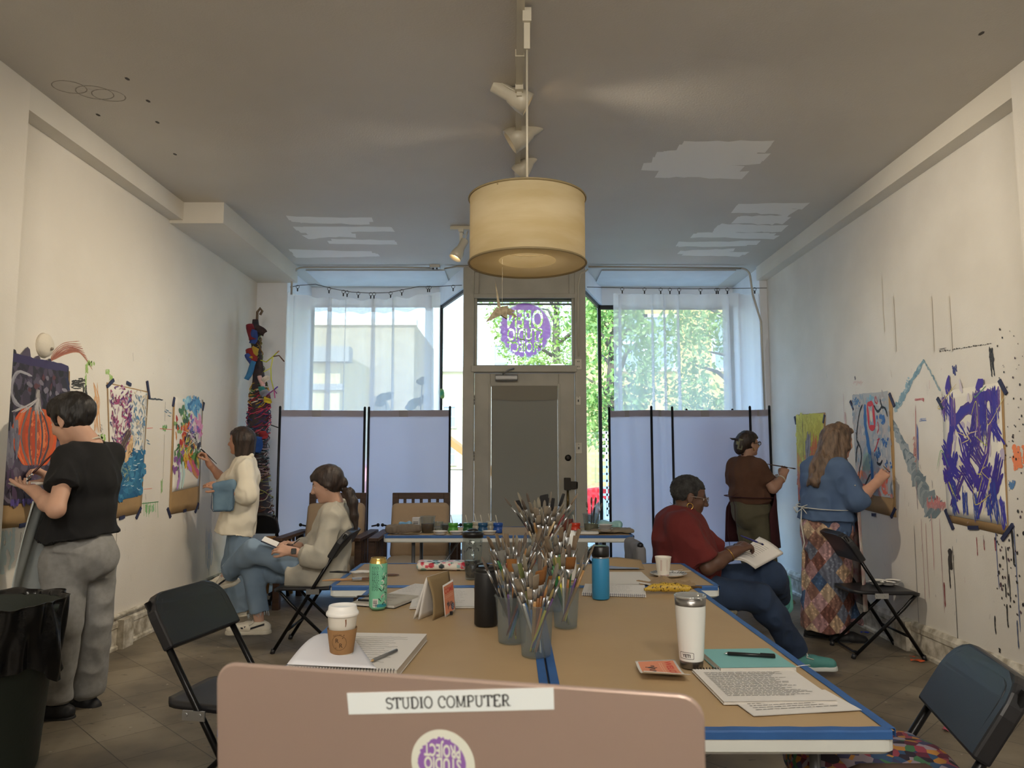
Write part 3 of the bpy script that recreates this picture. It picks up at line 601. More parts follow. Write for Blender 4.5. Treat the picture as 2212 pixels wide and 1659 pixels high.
def tree(name, label, loc, h, crown, n, seed, cols):
    o = top(name, label, 'tree', loc); rs = np.random.RandomState(seed); b = MB()
    b.tube([(0, 0, 0), (.06, 0, h * .3), (-.05, .05, h * .55), (.02, 0, h * .9)], [.16, .13, .09, .03], 8)
    tips = []
    for i in range(11):
        z = h * (.3 + .05 * i); a = i * 2.4; L = rs.uniform(.6, 1.0) * crown[0]
        t = np.array([math.cos(a) * L, math.sin(a) * L * .8, z + rs.uniform(.3, .9)]); b.tube([(0, 0, z), t * (.5, .5, 1) + (0, 0, -.15), t], [.05, .035, .012], 6); tips.append(t)
    b.build('trunk', mat('bark', '#5d5348', .9, var=.2, scale=10), o)
    vs = []; fs = []; mi = []
    for i in range(n):
        r = rs.uniform(.35, 1) ** .5; th = rs.uniform(0, 2 * PI); ph = math.acos(rs.uniform(-1, 1))
        c = np.array([crown[0] * r * math.sin(ph) * math.cos(th), crown[0] * .9 * r * math.sin(ph) * math.sin(th), crown[2] + crown[1] * r * math.cos(ph)]) + rs.normal(0, .1, 3)
        if math.sin(c[0] * 3 + seed) * math.sin(c[2] * 2.6) * math.cos(c[1] * 2.5) < -.12: continue
        x = unit(rs.normal(0, 1, 3)); y = unit(np.cross(x, rs.normal(0, 1, 3))); s_ = rs.uniform(.035, .075); k = len(vs)
        vs += [c - x * s_, c + y * s_ * .5, c + x * s_, c - y * s_ * .5]; fs.append((k, k + 1, k + 2, k + 3)); mi.append(rs.randint(0, len(cols)))
    np_mesh('foliage', np.array(vs), np.array(fs), [leaf_mat(c) for c in cols], o, np.array(mi), False); return o
def leaf_mat(c):
    nm = 'leaf_' + c[1:]
    if nm in MATS: return MATS[nm]
    m = cloth_screen(nm, c, 0, .4); return m
GR = ['#9ab86a', '#aec878', '#83a558', '#bdd38c', '#71934c']
tree('street_tree', 'leafy green street tree with slanting trunk beyond right curtain', (4.3, 13.6, -.02), 5.0, (1.75, 1.9, 3.2), 11000, 3, GR)
tree('street_tree', 'leafy green street tree right beside the glass corner post', (1.75, 12.6, -.02), 4.6, (.75, 1.7, 3.0), 6000, 5, GR)
tree('street_tree', 'light green tree behind the round sign in the transom', (1.1, 17.5, -.12), 7.5, (1.7, 2.0, 5.0), 9000, 8, ['#a9bd6e', '#8fab56', '#b9cb84', '#76963f'])
def car(label, loc, rz, colr):
    o = top('parked_car', label, 'car', loc, rz)
    side = [(-2.1, .35), (-2.15, .6), (-2.0, .82), (-1.2, .92), (-.6, 1.38), (.7, 1.42), (1.45, .98), (2.05, .85), (2.15, .55), (2.1, .32)]
    b = MB(); rings = []
    for y, k in ((-.86, .93), (-.8, 1), (.8, 1), (.86, .93)): rings.append([(x * (k if z > .9 else 1), y * (.82 if z > 1 else 1), z) for x, z in side])
    b.rings(rings, 0, True, True, smooth=False); b.build('body', mat('car_paint_' + colr[1:], colr, .25, .2, coat=.6), o, bevel=.03)
    g = MB()
    for s in (-1, 1): g.add([(-.95, s * .8, .95), (1.2, s * .8, .98), (.62, s * .72, 1.35), (-.55, s * .72, 1.32)], [(0, 1, 2, 3)])
    g.build('side_window', mat('car_glass', '#26303a', .1), o)
    for x in (-1.35, 1.35):
        for s in (-1, 1):
            M = Matrix.Translation((x, s * .82, .33)) @ Euler((PI / 2, 0, 0)).to_matrix().to_4x4()
            w = MB().lathe([(.2, -.1), (.31, -.1), (.33, -.06), (.33, .06), (.31, .1), (.2, .1)], 20, 0, M=M).build('wheel', mat('tyre', '#1c1c1c', .8), o)
    return o
car('red parked car at the kerb right of the door', (3.2, 15.2, -.12), 0, '#c8232c'); car('dark red car parked beyond the gap between left screens', (-4.0, 16.5, -.12), 0, '#9c3a3a')
# white mesh-back street bench seen through the gap beside the right screen
bn = top('mesh_bench', 'white metal mesh bench outside the window by the door', 'bench', (1.95, 11.4, -.02))
b = MB()
for i in range(13): b.box((-.6 + .1 * i - .012, 0, .45), (-.6 + .1 * i + .012, .02, 1.75))
for i in range(13): b.box((-.62, .0, .45 + .105 * i), (.62, .024, .45 + .105 * i + .035))
b.build('mesh_back', mat('white_metal', '#e9e9e6', .4), bn)
b = MB().box((-.62, -.5, .42), (.62, .02, .46)); b.build('seat', MATS['white_metal'], bn)
for s in (-.6, .6): MB().tube([(s, -.48, 0), (s, -.48, .72), (s, -.1, .74), (s, .0, .7), (s, .02, 0)], .02).build('leg', MATS['white_metal'], bn)
tag(MB().tube([(-2.45, 24, -.12), (-2.45, 24, 7.2)], [.13, .1], 10).build('utility_pole', mat('pole_wood', '#cfc6b4', .9)), 'pale utility pole seen left of the door', 'pole')
ro = top('gabled_shop', 'small brown gabled roof house seen left of the door', 'building', (-1.9, 19, -.12))
MB().box((-1.2, 0, 0), (1.2, 2, 1.1)).build('wall', MATS['white_stucco'], ro); MB().prism([(-1.5, 1.05), (0, 2.15), (1.5, 1.05), (1.4, .95), (0, 1.95), (-1.4, .95)], -.2, 2.2, 0, lambda u, v, d: (u, d, v)).build('roof', mat('roof_brown', '#a8763c', .8), ro)
# ---------------------------------------------------------------- light
w = bpy.data.worlds.new('sky'); sc.world = w; w.use_nodes = True; nt = w.node_tree; N = nt.nodes; Lk = nt.links
tc = N.new('ShaderNodeTexCoord'); sp = N.new('ShaderNodeSeparateXYZ'); Lk.new(tc.outputs['Generated'], sp.inputs[0])
rp = N.new('ShaderNodeValToRGB'); Lk.new(sp.outputs['Z'], rp.inputs[0])
el = rp.color_ramp.elements; el[0].position = .0; el[0].color = (.95, .97, 1.0, 1); el[1].position = .45; el[1].color = (.28, .5, .95, 1)
e2 = rp.color_ramp.elements.new(.13); e2.color = (.62, .8, 1.0, 1)
N['Background'].inputs['Strength'].default_value = SKY = 5.0; Lk.new(rp.outputs[0], N['Background'].inputs[0])
def light(name, kind, loc, energy, col=(1, 1, 1), size=.1, aim=None, spot=None, blend=.7):
    ld = bpy.data.lights.new(name, kind); ld.energy = energy; ld.color = col
    if kind == 'SUN': ld.angle = math.radians(1)
    elif kind != 'AREA': ld.shadow_soft_size = size
    if spot: ld.spot_size = math.radians(spot); ld.spot_blend = blend
    o = bpy.data.objects.new(name, ld); C.objects.link(o); o.location = loc
    if aim is not None: o.rotation_euler = Vector(_v(aim) - _v(loc)).to_track_quat('-Z', 'Y').to_euler()
    return o
light('sun', 'SUN', (0, 0, 20), 7.0, (1, .95, .86), aim=(4, 9, 11))
for nm, (x0, x1, y) in {'portal_left': (-2.45, -.88, 8.97), 'portal_right': (1.1, 2.68, 8.97), 'portal_transom': (-.37, .64, 7.98)}.items():
    ld = bpy.data.lights.new(nm, 'AREA'); ld.shape = 'RECTANGLE'; z0, z1 = (2.34, 3.07) if 'transom' in nm else (.5, 3.18)
    ld.size = x1 - x0; ld.size_y = z1 - z0; ld.cycles.is_portal = True
    o = bpy.data.objects.new(nm, ld); C.objects.link(o); o.location = ((x0 + x1) / 2, y, (z0 + z1) / 2); o.rotation_euler = (-PI / 2, 0, 0)
WARM = (1.0, .86, .66)
sc.cycles.use_denoising = True; sc.cycles.max_bounces = 10; sc.cycles.diffuse_bounces = 5; sc.cycles.transparent_max_bounces = 24; sc.cycles.sample_clamp_indirect = 6
# ================================================================ ceiling lamps
M_wm = mat('lamp_white', '#cdc6b4', .4, .1); M_tr = mat('track_white', '#c4bda9', .5)
pl = PZ(1138, 15, CZ)
pd = top('pendant_lamp', 'large cream drum pendant lamp hanging above the tables', 'lamp', (pl[0], pl[1], 0))
zb, zt, R0 = 2.205, 2.50, .262
M_shade = mat('shade_paper', '#cdbf9d', .8, col2='#bfae86', scale=3, stretch=(1, 1, 5), bump=.2, bscale=8)
_n = M_shade.node_tree; _b = _n.nodes['Principled BSDF']; _t = _n.nodes.new('ShaderNodeBsdfTranslucent'); _m = _n.nodes.new('ShaderNodeMixShader'); _m.inputs[0].default_value = .35
_rp = [n for n in _n.nodes if n.type == 'VALTORGB'][0]; _n.links.new(_rp.outputs[0], _t.inputs[0])
_n.links.new(_b.outputs[0], _m.inputs[1]); _n.links.new(_t.outputs[0], _m.inputs[2]); _n.links.new(_m.outputs[0], _n.nodes['Material Output'].inputs[0])
b = MB(); b.lathe([(R0, zb), (R0 * .985, zb + .01), (R0 * .985, zt - .01), (R0, zt)], 64, cap0=False, cap1=False); b.build('shade', M_shade, pd)
b = MB(); b.lathe([(R0 - .004, zb + .004), (.128, zb + .014)], 64, cap0=False, cap1=False); b.build("under_ring", M_shade, pd)
b = MB()
for z in (zb, zt): b.tube([(R0 * math.cos(a), R0 * math.sin(a), z) for a in np.linspace(0, 2 * PI, 49)], .005, 6, caps=False)
for a in (0, 2.09, 4.19): b.tube([(R0 * math.cos(a), R0 * math.sin(a), zt - .01), (0, 0, zt - .01)], .003, 6)
b.tube([(.125 * math.cos(a), .125 * math.sin(a), zb + .07) for a in np.linspace(0, 2 * PI, 33)], .002, 5, caps=False); b.tube([(-.125, 0, zb + .07), (-.06, 0, zb + .1), (.06, 0, zb + .1), (.125, 0, zb + .07)], .002, 5)
b.build('wire_ring', mat('shade_ring', '#8f7f5c', .6), pd)
MB().tube([(0, 0, zt - .05), (0, 0, CZ - .2)], .0055, 8).build('cable', M_wm, pd)
b = MB().box((-.014, -.014, CZ - .21), (.014, .014, CZ - .08)).box((-.02, -.03, CZ - .085), (.02, .03, CZ - .02)); b.build('track_adapter', M_wm, pd)
b = MB().lathe([(.02, zt - .1), (.022, zt - .04), (.012, zt - .03)], 16); b.build('bulb_holder', M_wm, pd)
b = MB().sphere((0, 0, zt - .14), .045, 14); b.build('bulb', mat('bulb_glow', '#ffd9a0', .3, emit=3), pd)
light('pendant_bulb', 'POINT', (pl[0], pl[1], 2.33), 2.6, WARM, .05)
tk = top('ceiling_track', 'long white lighting track along the middle of ceiling', 'lighting track', (.04, 4.6, CZ - .0))
MB().box((-.018, -1.5, -.035), (.018, 2.0, 0)).build('rail', M_tr, tk); b = MB().box((-.024, -1.0, -.04), (.024, -.9, -.001)); b.build('feed_box', M_tr, tk)
tk2 = top('ceiling_track', 'short white lighting track crosswise behind the drum pendant', 'lighting track', (-.28, 6.55, CZ)); MB().box((-.28, -.018, -.03), (.25, .018, 0)).build('rail', M_tr, tk2)
def spot_head(label, base, head, aim, energy, angle=95, big=1.0, soft=.05):
    """base: where it hangs on the track; head: centre of the lamp head; aim: where the bell points"""
    base = _v(base); head = _v(head); o = top('track_spotlight', label, 'spotlight', base, 0, None)
    h = head - base; d = unit(_v(aim) - head); x, y, z = frame(d); M = Matrix(((x[0], y[0], z[0], h[0]), (x[1], y[1], z[1], h[1]), (x[2], y[2], z[2], h[2]), (0, 0, 0, 1)))
    MB().box((-.022, -.05, -.06), (.022, .05, -.03)).box((-.014, -.02, h[2] - .02), (.014, .02, -.05)).build('stem', M_wm, o)
    s_ = big; b = MB().lathe([(.001, -.15 * s_), (.038 * s_, -.15 * s_), (.04 * s_, -.145 * s_), (.04 * s_, -.045 * s_), (.045 * s_, -.04 * s_), (.062 * s_, .02 * s_), (.066 * s_, .075 * s_), (.062 * s_, .075 * s_), (.055 * s_, .02 * s_), (.03, -.03 * s_)], 24, M=M, cap0=False, cap1=False); b.build('lamp_head', M_wm, o)
    MB().lathe([(.001, .02), (.05 * s_, .02), (.052 * s_, .03), (.001, .036)], 20, M=M, cap0=False, cap1=False).build('bulb', mat('spot_bulb', '#ffdca8', .3, emit=8), o)
    t = h - d * .15 * s_; MB().tube([(0, 0, -.06), (h[0] * .2 - d[0] * .08, h[1] * .2 - d[1] * .1, h[2] * .3), t - d * .05 + (0, 0, .04), t], .005, 6).build('cord', M_wm, o)
    light('spot_lamp', 'SPOT', head + d * .09, energy, WARM, soft, aim, angle, 1.0)
spot_head('white track spotlight nearest, pointing right', (.04, 3.95, CZ), PY(1116, 212, 4.0), (2.8, 4.4, 1.9), 150, 84)
spot_head('white track spotlight in the middle with large bell pointing left', (.04, 4.6, CZ), PY(1128, 290, 4.55), (-2.8, 4.8, 1.6), 170, 84, 1.25)
spot_head('white track spotlight just above the drum shade pointing down left', (.04, 5.1, CZ), PY(1134, 358, 5.05), (-2.2, 6.2, 1.0), 60)
spot_head('small white spotlight on the short track left of drum shade', (-.46, 6.55, CZ), PY(990, 545, 6.5), (-1.6, 6.0, .9), 15, 70, .9)
WARM0 = WARM; WARM = (1.0, .93, .82)
# unseen track lamps added behind the camera to brighten the room
tk3 = top('ceiling_track', 'white lighting track added unseen at the rear of the room', 'lighting track', (0, -.8, CZ)); MB().box((-1.6, -.018, -.03), (1.6, .018, 0)).build('rail', M_tr, tk3)
spot_head('white fill spotlight added at the rear, aimed at the left wall', (-1.0, -.8, CZ), (-1.0, -.75, CZ - .25), (-2.8, 4.2, 1.9), 150, 110, 1.0, .3)
spot_head('white fill spotlight added at the rear, aimed at the right wall', (1.0, -.8, CZ), (1.0, -.75, CZ - .25), (2.8, 4.0, 2.0), 150, 110, 1.0, .3)
spot_head('white fill spotlight added at the rear, aimed at the tables', (0, -.8, CZ), (0, -.75, CZ - .25), (0, 3.0, .7), 110, 110, 1.0, .3)

# unseen copy of the drum pendant, added to carry rear fill light
pd2 = top('pendant_lamp', 'cream drum pendant added as fill light at the rear of the room', 'lamp', (0, -1.1, 0))
for ch in pd.children:
    c_ = ch.copy(); C.objects.link(c_); c_.parent = pd2
light('pendant_bulb', 'POINT', (0, -1.1, 2.1), 70, WARM, .2)  # added fill light for the near tables and laptop
# ================================================================ furniture
M_plast = mat('black_plastic', '#1d1d21', .42, bump=.05, bscale=400); M_tube = mat('black_tube', '#121214', .3, .5); M_clip = mat('bright_metal', '#b9bcc0', .25, .9)
def folding_chair(label, loc, rz, mp=None, mt=None):
    mp = mp or M_plast; mt = mt or M_tube
    o = top('folding_chair', label, 'chair', loc, rz)
    e = unit((-.49, 0, .80)); n = np.array([e[2], 0, -e[0]]); foot = np.array([.22, 0, .012])
    for s in (-1, 1):
        y = s * .205
        MB().tube([foot + (0, y, 0), foot + e * .45 + (0, y, 0), foot + e * .93 + (0, y, 0)], .0125).build('back_post', mt, o)
        yy = s * .175; MB().tube([(.2, yy, .415), (.17, yy, .385), (.12, yy, .33), (-.23, yy, .012)], .0115).build('rear_leg', mt, o)
        MB().tube([(.225, y, 0), (.217, y, .03)], .016).build('foot_cap', mp, o); MB().tube([(-.235, yy, 0), (-.222, yy, .03)], .0155).build('foot_cap', mp, o)
        b = MB().box((-.09, y * 1.07 - .003, .40), (.0, y * 1.07 + .003, .435)); [b.lathe([(.009, 0), (.007, .006)], 10, 0, M=Matrix.Translation((x, y * 1.07, .42)) @ Euler((-s * PI / 2, 0, 0)).to_matrix().to_4x4()) for x in (-.075, -.02)]
        b.build('bracket', M_clip, o)
    MB().tube([(-.2, -.175, .04), (-.2, -.1, .03), (-.2, .1, .03), (-.2, .175, .04)], .009).build('rear_crossbar', mt, o)
    q = foot + e * .16; MB().tube([q + (0, -.2, 0), q + (0, .2, 0)], .009).build('front_crossbar', mt, o)
    # seat: thin moulded pan, wider at the front, slightly dished
    b = MB()
    def seat(u, v):
        x = -.215 + .46 * u; hw = .17 + .03 * u; rr = 1 - .25 * max(0, (abs(u - .5) - .38) / .12) ** 2
        y = (v - .5) * 2 * hw * rr; return (x, y, .445 - .012 * math.cos(y / hw * 1.2) * math.sin(u * PI) - .02 * max(0, u - .85) / .15)
    b.sheet(seat, 16, 12, -.022); b.build('seat', mp, o)
    # backrest: thick shell with rounded top corners, rim and inset panel
    def poly(w, h0, h1, r, k=6):
        P = [(-w, h0), (w, h0)]
        P += [(w - r + r * math.cos(a), h1 - r + r * math.sin(a)) for a in np.linspace(0, PI / 2, k)] + [(-w + r - r * math.sin(a), h1 - r + r * math.cos(a)) for a in np.linspace(0, PI / 2, k)]
        return P
    def f(u, v, d): return foot + e * v + n * (d - .035 * math.cos(u / .22 * 1.3) + .02) + np.array([0, u, 0])
    b = MB(); b.prism(poly(.225, .735,   .955, .1), -.024, .02, 0, f); b.build('backrest', mp, o, bevel=.008)
    b = MB(); b.prism(poly(.19, .75, .93, .06), .019, .026, 0, f); b.build('back_panel', mp, o, bevel=.004)
    return o
folding_chair('black folding chair empty at left front, between trash can and laptop', (-1.06, 2.98, 0), -.2)
folding_chair('black folding chair at right front corner with a patchwork bag on its seat', (.985, 2.04, 0), PI - .25)
folding_chair('black folding chair by right wall with white paint dishes on its seat', (2.52, 5.28, 0), -.02)
folding_chair('black folding chair under the seated woman with ponytail', (-1.42, 5.44, 0), PI)
folding_chair('dark folding chair standing below the yarn sculpture', (-2.38, 7.12, 0), PI / 2)
# ---- tables
M_kraft = mat('kraft_paper', '#b59b76', .7, var=.05, scale=2.2, bump=.5, bscale=3.2, detail=3); M_tape = mat('blue_tape', '#2f5f9f', .55, var=.12, scale=14); M_ttop = mat('white_plastic', '#d9dcd8', .45, var=.04, scale=6)
M_steel = mat('grey_steel', '#6e7074', .4, .6)
def table(label, x0, x1, y0, y1, along='x', paint=False, group=None):
    cx, cy = (x0 + x1) / 2, (y0 + y1) / 2; o = top('folding_table', label, 'table', (cx, cy, 0), 0, group); w, d = (x1 - x0) / 2, (y1 - y0) / 2
    MB().rbox((-w, -d, .687), (w, d, .737), .03, 4).build('tabletop', M_ttop, o)
    b = MB(); b.grid(lambda u, v: ((u - .5) * 2 * (w - .004), (v - .5) * 2 * (d - .004), .7388 + .0011 * math.sin(u * 21 + 3 * math.sin(v * 7)) * math.sin(v * 9 + u * 5)), 40, 40)
    b.build('paper_cover', M_kraft, o)
    for k in range(4):
        b = MB(); L = (w, d)[k % 2 == 1] if k in (1, 3) else w
        ax = k % 2; L = w if ax == 0 else d; D = d if ax == 0 else w; s = 1 if k < 2 else -1
        pts = [(D - .022, .7412), (D + .001, .7412), (D + .0025, .737), (D + .0025, .722)]
        rings = [[((t, s * p_[0], p_[1]) if ax == 0 else (s * p_[0], t, p_[1])) for p_ in [(a, z + .0006 * math.sin(t * 60)) for a, z in pts] + [(a - .0006, z - .0008) for a, z in pts[::-1]]] for t in np.linspace(-L + .012, L - .012, 24)]
        b.rings(rings, 0, True, True, smooth=False); b.build('edge_tape', M_tape, o)
    lx = w - .22 if along == 'x' else w - .1; ly = d - .1 if along == 'x' else d - .22
    for s in (-1, 1):
        for t in (-1, 1): MB().tube([(s * lx, t * ly, .687), (s * lx, t * ly, 0)], .0145).build('leg', M_steel, o)
        a, c = ((s * lx, -ly), (s * lx, ly)) if along == 'x' else ((-lx, s * ly), (lx, s * ly))
        MB().tube([(*a, .12), (*c, .12)], .011).build('crossbar', M_steel, o)
        q = (s * lx, 0, .14) if along == 'x' else (0, s * ly, .14); q2 = (s * (lx - .35), 0, .685) if along == 'x' else (0, s * (ly - .35), .685)
        MB().tube([q, q2], .009).build('brace', M_steel, o)
    return o
table('near left folding table covered in brown paper, holding the coffee cup', -.66, .095, 1.72, 3.54, 'y', group=None)
table('near right folding table covered in brown paper, holding the white tumbler', .105, .86, 1.72, 3.54, 'y')
table('middle folding table set crosswise, covered in brown paper with blue edges', -.86, .98, 3.56, 4.31, 'x')
pt = table('far paint table with blue taped edge, in front of the armchairs', -.99, .94, 5.78, 6.5, 'x')
# ---- wooden armchairs
M_wood = mat('dark_oak', '#4a3326', .5, col2='#3a271c', scale=5, stretch=(1, 1, 8)); M_cush = mat('tan_cushion', '#a58f76', .9, var=.06, scale=5, bump=.2, bscale=30)
def armchair(label, loc, rz):
    o = top('armchair', label, 'armchair', loc, rz)     # faces +x
    for s in (-1, 1):
        MB().rbox((-.36, s * .25 - .03, .25), (-.31, s * .25 + .03, .985), .006, 2).build('back_post', M_wood, o)
        MB().rbox((-.42, s * .345 - .045, .60), (.40, s * .345 + .045, .63), .015, 3).build('armrest', M_wood, o)
        for x in (-.34, .33): MB().rbox((x - .03, s * .36 - .03, 0), (x + .03, s * .36 + .03, .6), .005, 2).build('leg', M_wood, o)
        MB().box((-.34, s * .36 - .012, .2), (.33, s * .36 + .012, .26)).build('side_rail', M_wood, o)
        for k in range(5): MB().box((-.22 + .11 * k - .016, s * .36 - .008, .26), (-.22 + .11 * k + .016, s * .36 + .008, .6)).build('side_slat', M_wood, o)
        MB().tube([(-.40, s * .32, .66), (-.40, s * .37, .67)], .008).sphere((-.40, s * .385, .672), .018, 8).build('pivot_knob', M_black, o)
    MB().rbox((-.365, -.28, .93), (-.315, .28, .99), .006, 2).build('top_rail', M_wood, o); MB().rbox((-.36, -.25, .84), (-.32, .25, .87), .004, 2).build('back_rail', M_wood, o)
    for k in range(5): MB().box((-.35, -.16 + .08 * k - .014, .3), (-.33, -.16 + .08 * k + .014, .93)).build('back_slat', M_wood, o)
    MB().box((-.3, -.33, .24), (.33, .33, .28)).build('seat_frame', M_wood, o)
    c = Sculpt((-.35, -.35, .25), (.4, .35, .45), .012).bx((.03, 0, .345), (.31, .29, .06), rad=.05); sculpt_obj(c, 'seat_cushion', mat('pale_cushion', '#b3a591', .9, var=.08, scale=4), None, 3, [(.008, (9, 9, 9), 3)]).parent = o
    R = np.array(Euler((0, -.16, 0)).to_matrix().transposed())
    c = Sculpt((-.45, -.36, .3), (.1, .36, 1.0), .012).bx((-.24, 0, .635), (.06, .28, .265), R, .05); sculpt_obj(c, 'back_cushion', M_cush, None, 3, [(.006, (8, 8, 8), 4)]).parent = o
    return o
armchair('dark oak armchair with tan cushion behind the seated woman', (-1.715, 7.02, 0), -PI / 2 - .02)
armchair('dark oak armchair with tan cushion directly behind the paint table', (-.885, 7.02, 0), -PI / 2 + .02)
# ---- privacy screens
M_scr = cloth_screen('screen_cloth', '#d3d0de', .0, .6)
def screen(label, pts, zt, group=None, feet=True):
    o = top('privacy_screen', label, 'room divider', (*pts[0], 0)); x0, y0 = pts[0]
    for i, (x, y) in enumerate(pts):
        p_ = MB().tube([(x - x0, y - y0, .02), (x - x0, y - y0, zt)], .0125, 10); p_.sphere((x - x0, y - y0, zt), .0128, 8); p_.build('pole', M_black, o)
        MB().tube([(x - x0, y - y0 - .16, .015), (x - x0, y - y0 + .16, .015)], .014).build('foot', M_black, o)
    for a, b_ in zip(pts[:-1], pts[1:]):
        a = np.array(a) - pts[0]; d = np.array(b_) - pts[0] - a; n = unit((-d[1], d[0], 0))[:2]
        g = MB().grid(lambda u, v: (*(a + d * (.012 + .976 * u) + n * .006 * math.sin(u * 14 + v * 2) * math.sin(u * PI)), .1 + (zt - .13) * v), 24, 12); g.build('panel', M_scr, o)
        g = MB(); diag(g, *(a + d * .012 + n * .008), *(a + d * .988 + n * .008), zt - .095, zt - .03, .004); g.build('top_hem', cloth_screen('hem_cloth', '#aaa7ad', 0, .3), o)
    return o
def sx(px, Y): return PY(px, 890, Y)[0]
screen('white folding screen behind the armchairs below the left curtain', [(sx(605, 7.5), 7.5), (sx(788, 7.6), 7.6)], PY(605, 880, 7.55)[2])
screen('white folding screen panel closest to the door on the left', [(sx(797, 7.6), 7.6), (sx(972, 7.5), 7.5)], PY(605, 880, 7.55)[2])
screen('white zigzag folding screen below the right curtain', [(sx(1316, 7.6), 7.6), (sx(1407, 7.42), 7.42), (sx(1452, 7.5), 7.5), (sx(1620, 7.44), 7.44), (sx(1662, 7.36), 7.36)], PY(1316, 880, 7.5)[2])
screen('folding screen mostly hidden behind the right zigzag screen', [(sx(1483, 7.75), 7.75), (sx(1582, 7.75), 7.75)], PY(1483, 885, 7.75)[2])
# ---- curtains, wires, rings
M_sheer = cloth_screen('sheer_cloth', '#f6f6f8', .40, .6)
def curtain(label, x0, x1, ztop, folds, seed, z1=.9):
    rs = np.random.RandomState(seed); o = top('sheer_curtain', label, 'curtain', (x0, 8.03, 0)); W = x1 - x0
    def f(u, v):
        z = z1 + (ztop(u) - z1) * v; x = W * u; y = .018 * math.sin(u * 40 + seed)
        for c, wd, am in folds:
            k = (u - c) / wd
            if abs(k) < 2.5:
                e_ = math.exp(-k * k); x -= 1.3 * am * math.sin(k * 2.6) * e_ * (1.15 - .3 * v); y += am * .8 * math.cos(k * 2.6) * e_
        return (x + .02 * (1 - v) * (u - .5), y + .01 * math.sin(v * 4 + u * 9), z)
    MB().grid(f, 150, 14).build('curtain_cloth', M_sheer, o)
    MB().grid(lambda u, v: tuple(np.array(f(u, .93 + .07 * v)) + (0, -.004, 0)), 150, 1).build('top_hem', M_sheer, o)
    return o
xl0, xl1 = PY(617, 640, 8.03)[0], PY(950, 640, 8.03)[0]; xr0, xr1 = PY(1322, 640, 8.03)[0], PY(1655, 640, 8.03)[0]
def ztl(u): return PY(620, 632, 8.03)[2] - .075 * math.sin(u * PI) ** .7 + .012 * math.cos(u * 44)
def ztr(u): return PY(1330, 636, 8.03)[2] + .01 * math.cos(u * 40)
curtain('sheer white curtain over the left shop window', xl0, xl1, ztl, [(.06, .05, .05), (.285, .035, .06), (.39, .02, .02), (.57, .03, .05), (.70, .02, .03), (.93, .045, .09)], 1)
curtain('sheer white curtain over the right shop window', xr0, xr1, ztr, [(.05, .05, .06), (.26, .02, .03), (.34, .02, .03), (.43, .05, .05), (.74, .05, .08), (.82, .025, .04), (.96, .03, .05)], 2)
M_wire = mat('wire_grey', '#5f5d5c', .4, .7)
wl = [PY(x, y, 8.0) for x, y in ((627, 620), (650, 616), (682, 614), (720, 624), (760, 631), (800, 633), (840, 632), (880, 624), (905, 619), (940, 619), (998, 616))]
tag(MB().tube(wl, .004, 6).build('curtain_wire', M_wire), 'thin sagging wire carrying the left sheer curtain', 'curtain wire')
wr = [PY(x, y, 8.0) for x, y in ((1268, 620), (1340, 622), (1500, 624), (1662, 622))]
tag(MB().tube(wr, .004, 6).build('curtain_wire', M_wire), 'taut thin wire carrying the right sheer curtain', 'curtain wire')
rg = top('ring_clip', 'dark ring clip on the wire above the left sheer curtain', 'curtain clip', wl[3], 0, 'ring clips of the left curtain')
MB().tube([(.018 * math.cos(a), 0, .018 * math.sin(a) - .012) for a in np.linspace(0, 2 * PI, 17)], .003, 6, caps=False).build('ring', M_wire, rg)
MB().box((-.006, -.006, -.062), (.006, .006, -.03)).build('clip', M_black, rg)
def wz(pts, px): return np.array([np.interp(px, [PX_ for PX_ in pts[0]], [p_[i] for p_ in pts[1]]) for i in range(3)])
WLp = ([627, 650, 682, 720, 760, 800, 840, 880, 905, 940, 998], wl); WRp = ([1268, 1340, 1500, 1662], wr)
for i, px in enumerate((711, 643, 742, 750, 774, 801, 808, 844, 868, 924, 928, 979)):
    (rg if i == 0 else dup(rg)).location = wz(WLp, px)
    if i: pass
for i, px in enumerate((1344, 1392, 1427, 1447, 1467, 1513, 1547, 1551, 1571, 1630)):
    r2 = dup(rg, wz(WRp, px), None, 'dark ring clip on the wire above the right sheer curtain', 'ring clips of the right curtain')
# green paper ornament hanging by the left curtain
go = top('paper_ornament', 'small green paper ornament hanging beside the left curtain edge', 'ornament', PY(953, 850, 8.2))
MB().tube([(0, 0, .05), (0, 0, .9)], .0015, 5).build('string', M_wire, go); g = Sculpt((-.06, -.06, -.07), (.06, .06, .07), .008).el((0, 0, .015), (.035, .03, .04)).el((.012, 0, -.035), (.025, .02, .025)); sculpt_obj(g, 'ornament_body', mat('green_paper', '#3f9f74', .6, col2='#9fae4a', scale=14), None, 1, [(.008, (40, 40, 40), 2)]).parent = go
# ---- origami crane under the lamp
M_crane = mat('printed_paper', '#a2977f', .8, col2='#7e735c', scale=60)
q = PY(1085, 675, 3.35); cr = top('origami_crane', 'folded paper crane hanging by a string under the pendant lamp', 'paper crane', q)
def tri(b, *P):
    P = [_v(p_) for p_ in P]; n = unit(np.cross(P[1] - P[0], P[2] - P[0])) * .0012; k = len(P)
    b.add([p_ + n for p_ in P] + [p_ - n for p_ in P], [tuple(range(k)), tuple(range(k, 2 * k))[::-1]] + [(i, i + k, (i + 1) % k + k, (i + 1) % k) for i in range(k)])
b = MB(); tri(b, (-.03, 0, .02), (.025, -.012, .03), (.02, -.015, -.03), (-.01, -.012, -.012)); tri(b, (-.03, 0, .02), (.025, .012, .03), (.02, .015, -.03), (-.01, .012, -.012)); tri(b, (.025, -.012, .03), (.025, .012, .03), (.02, .015, -.03), (.02, -.015, -.03)); b.build('body', M_crane, cr)
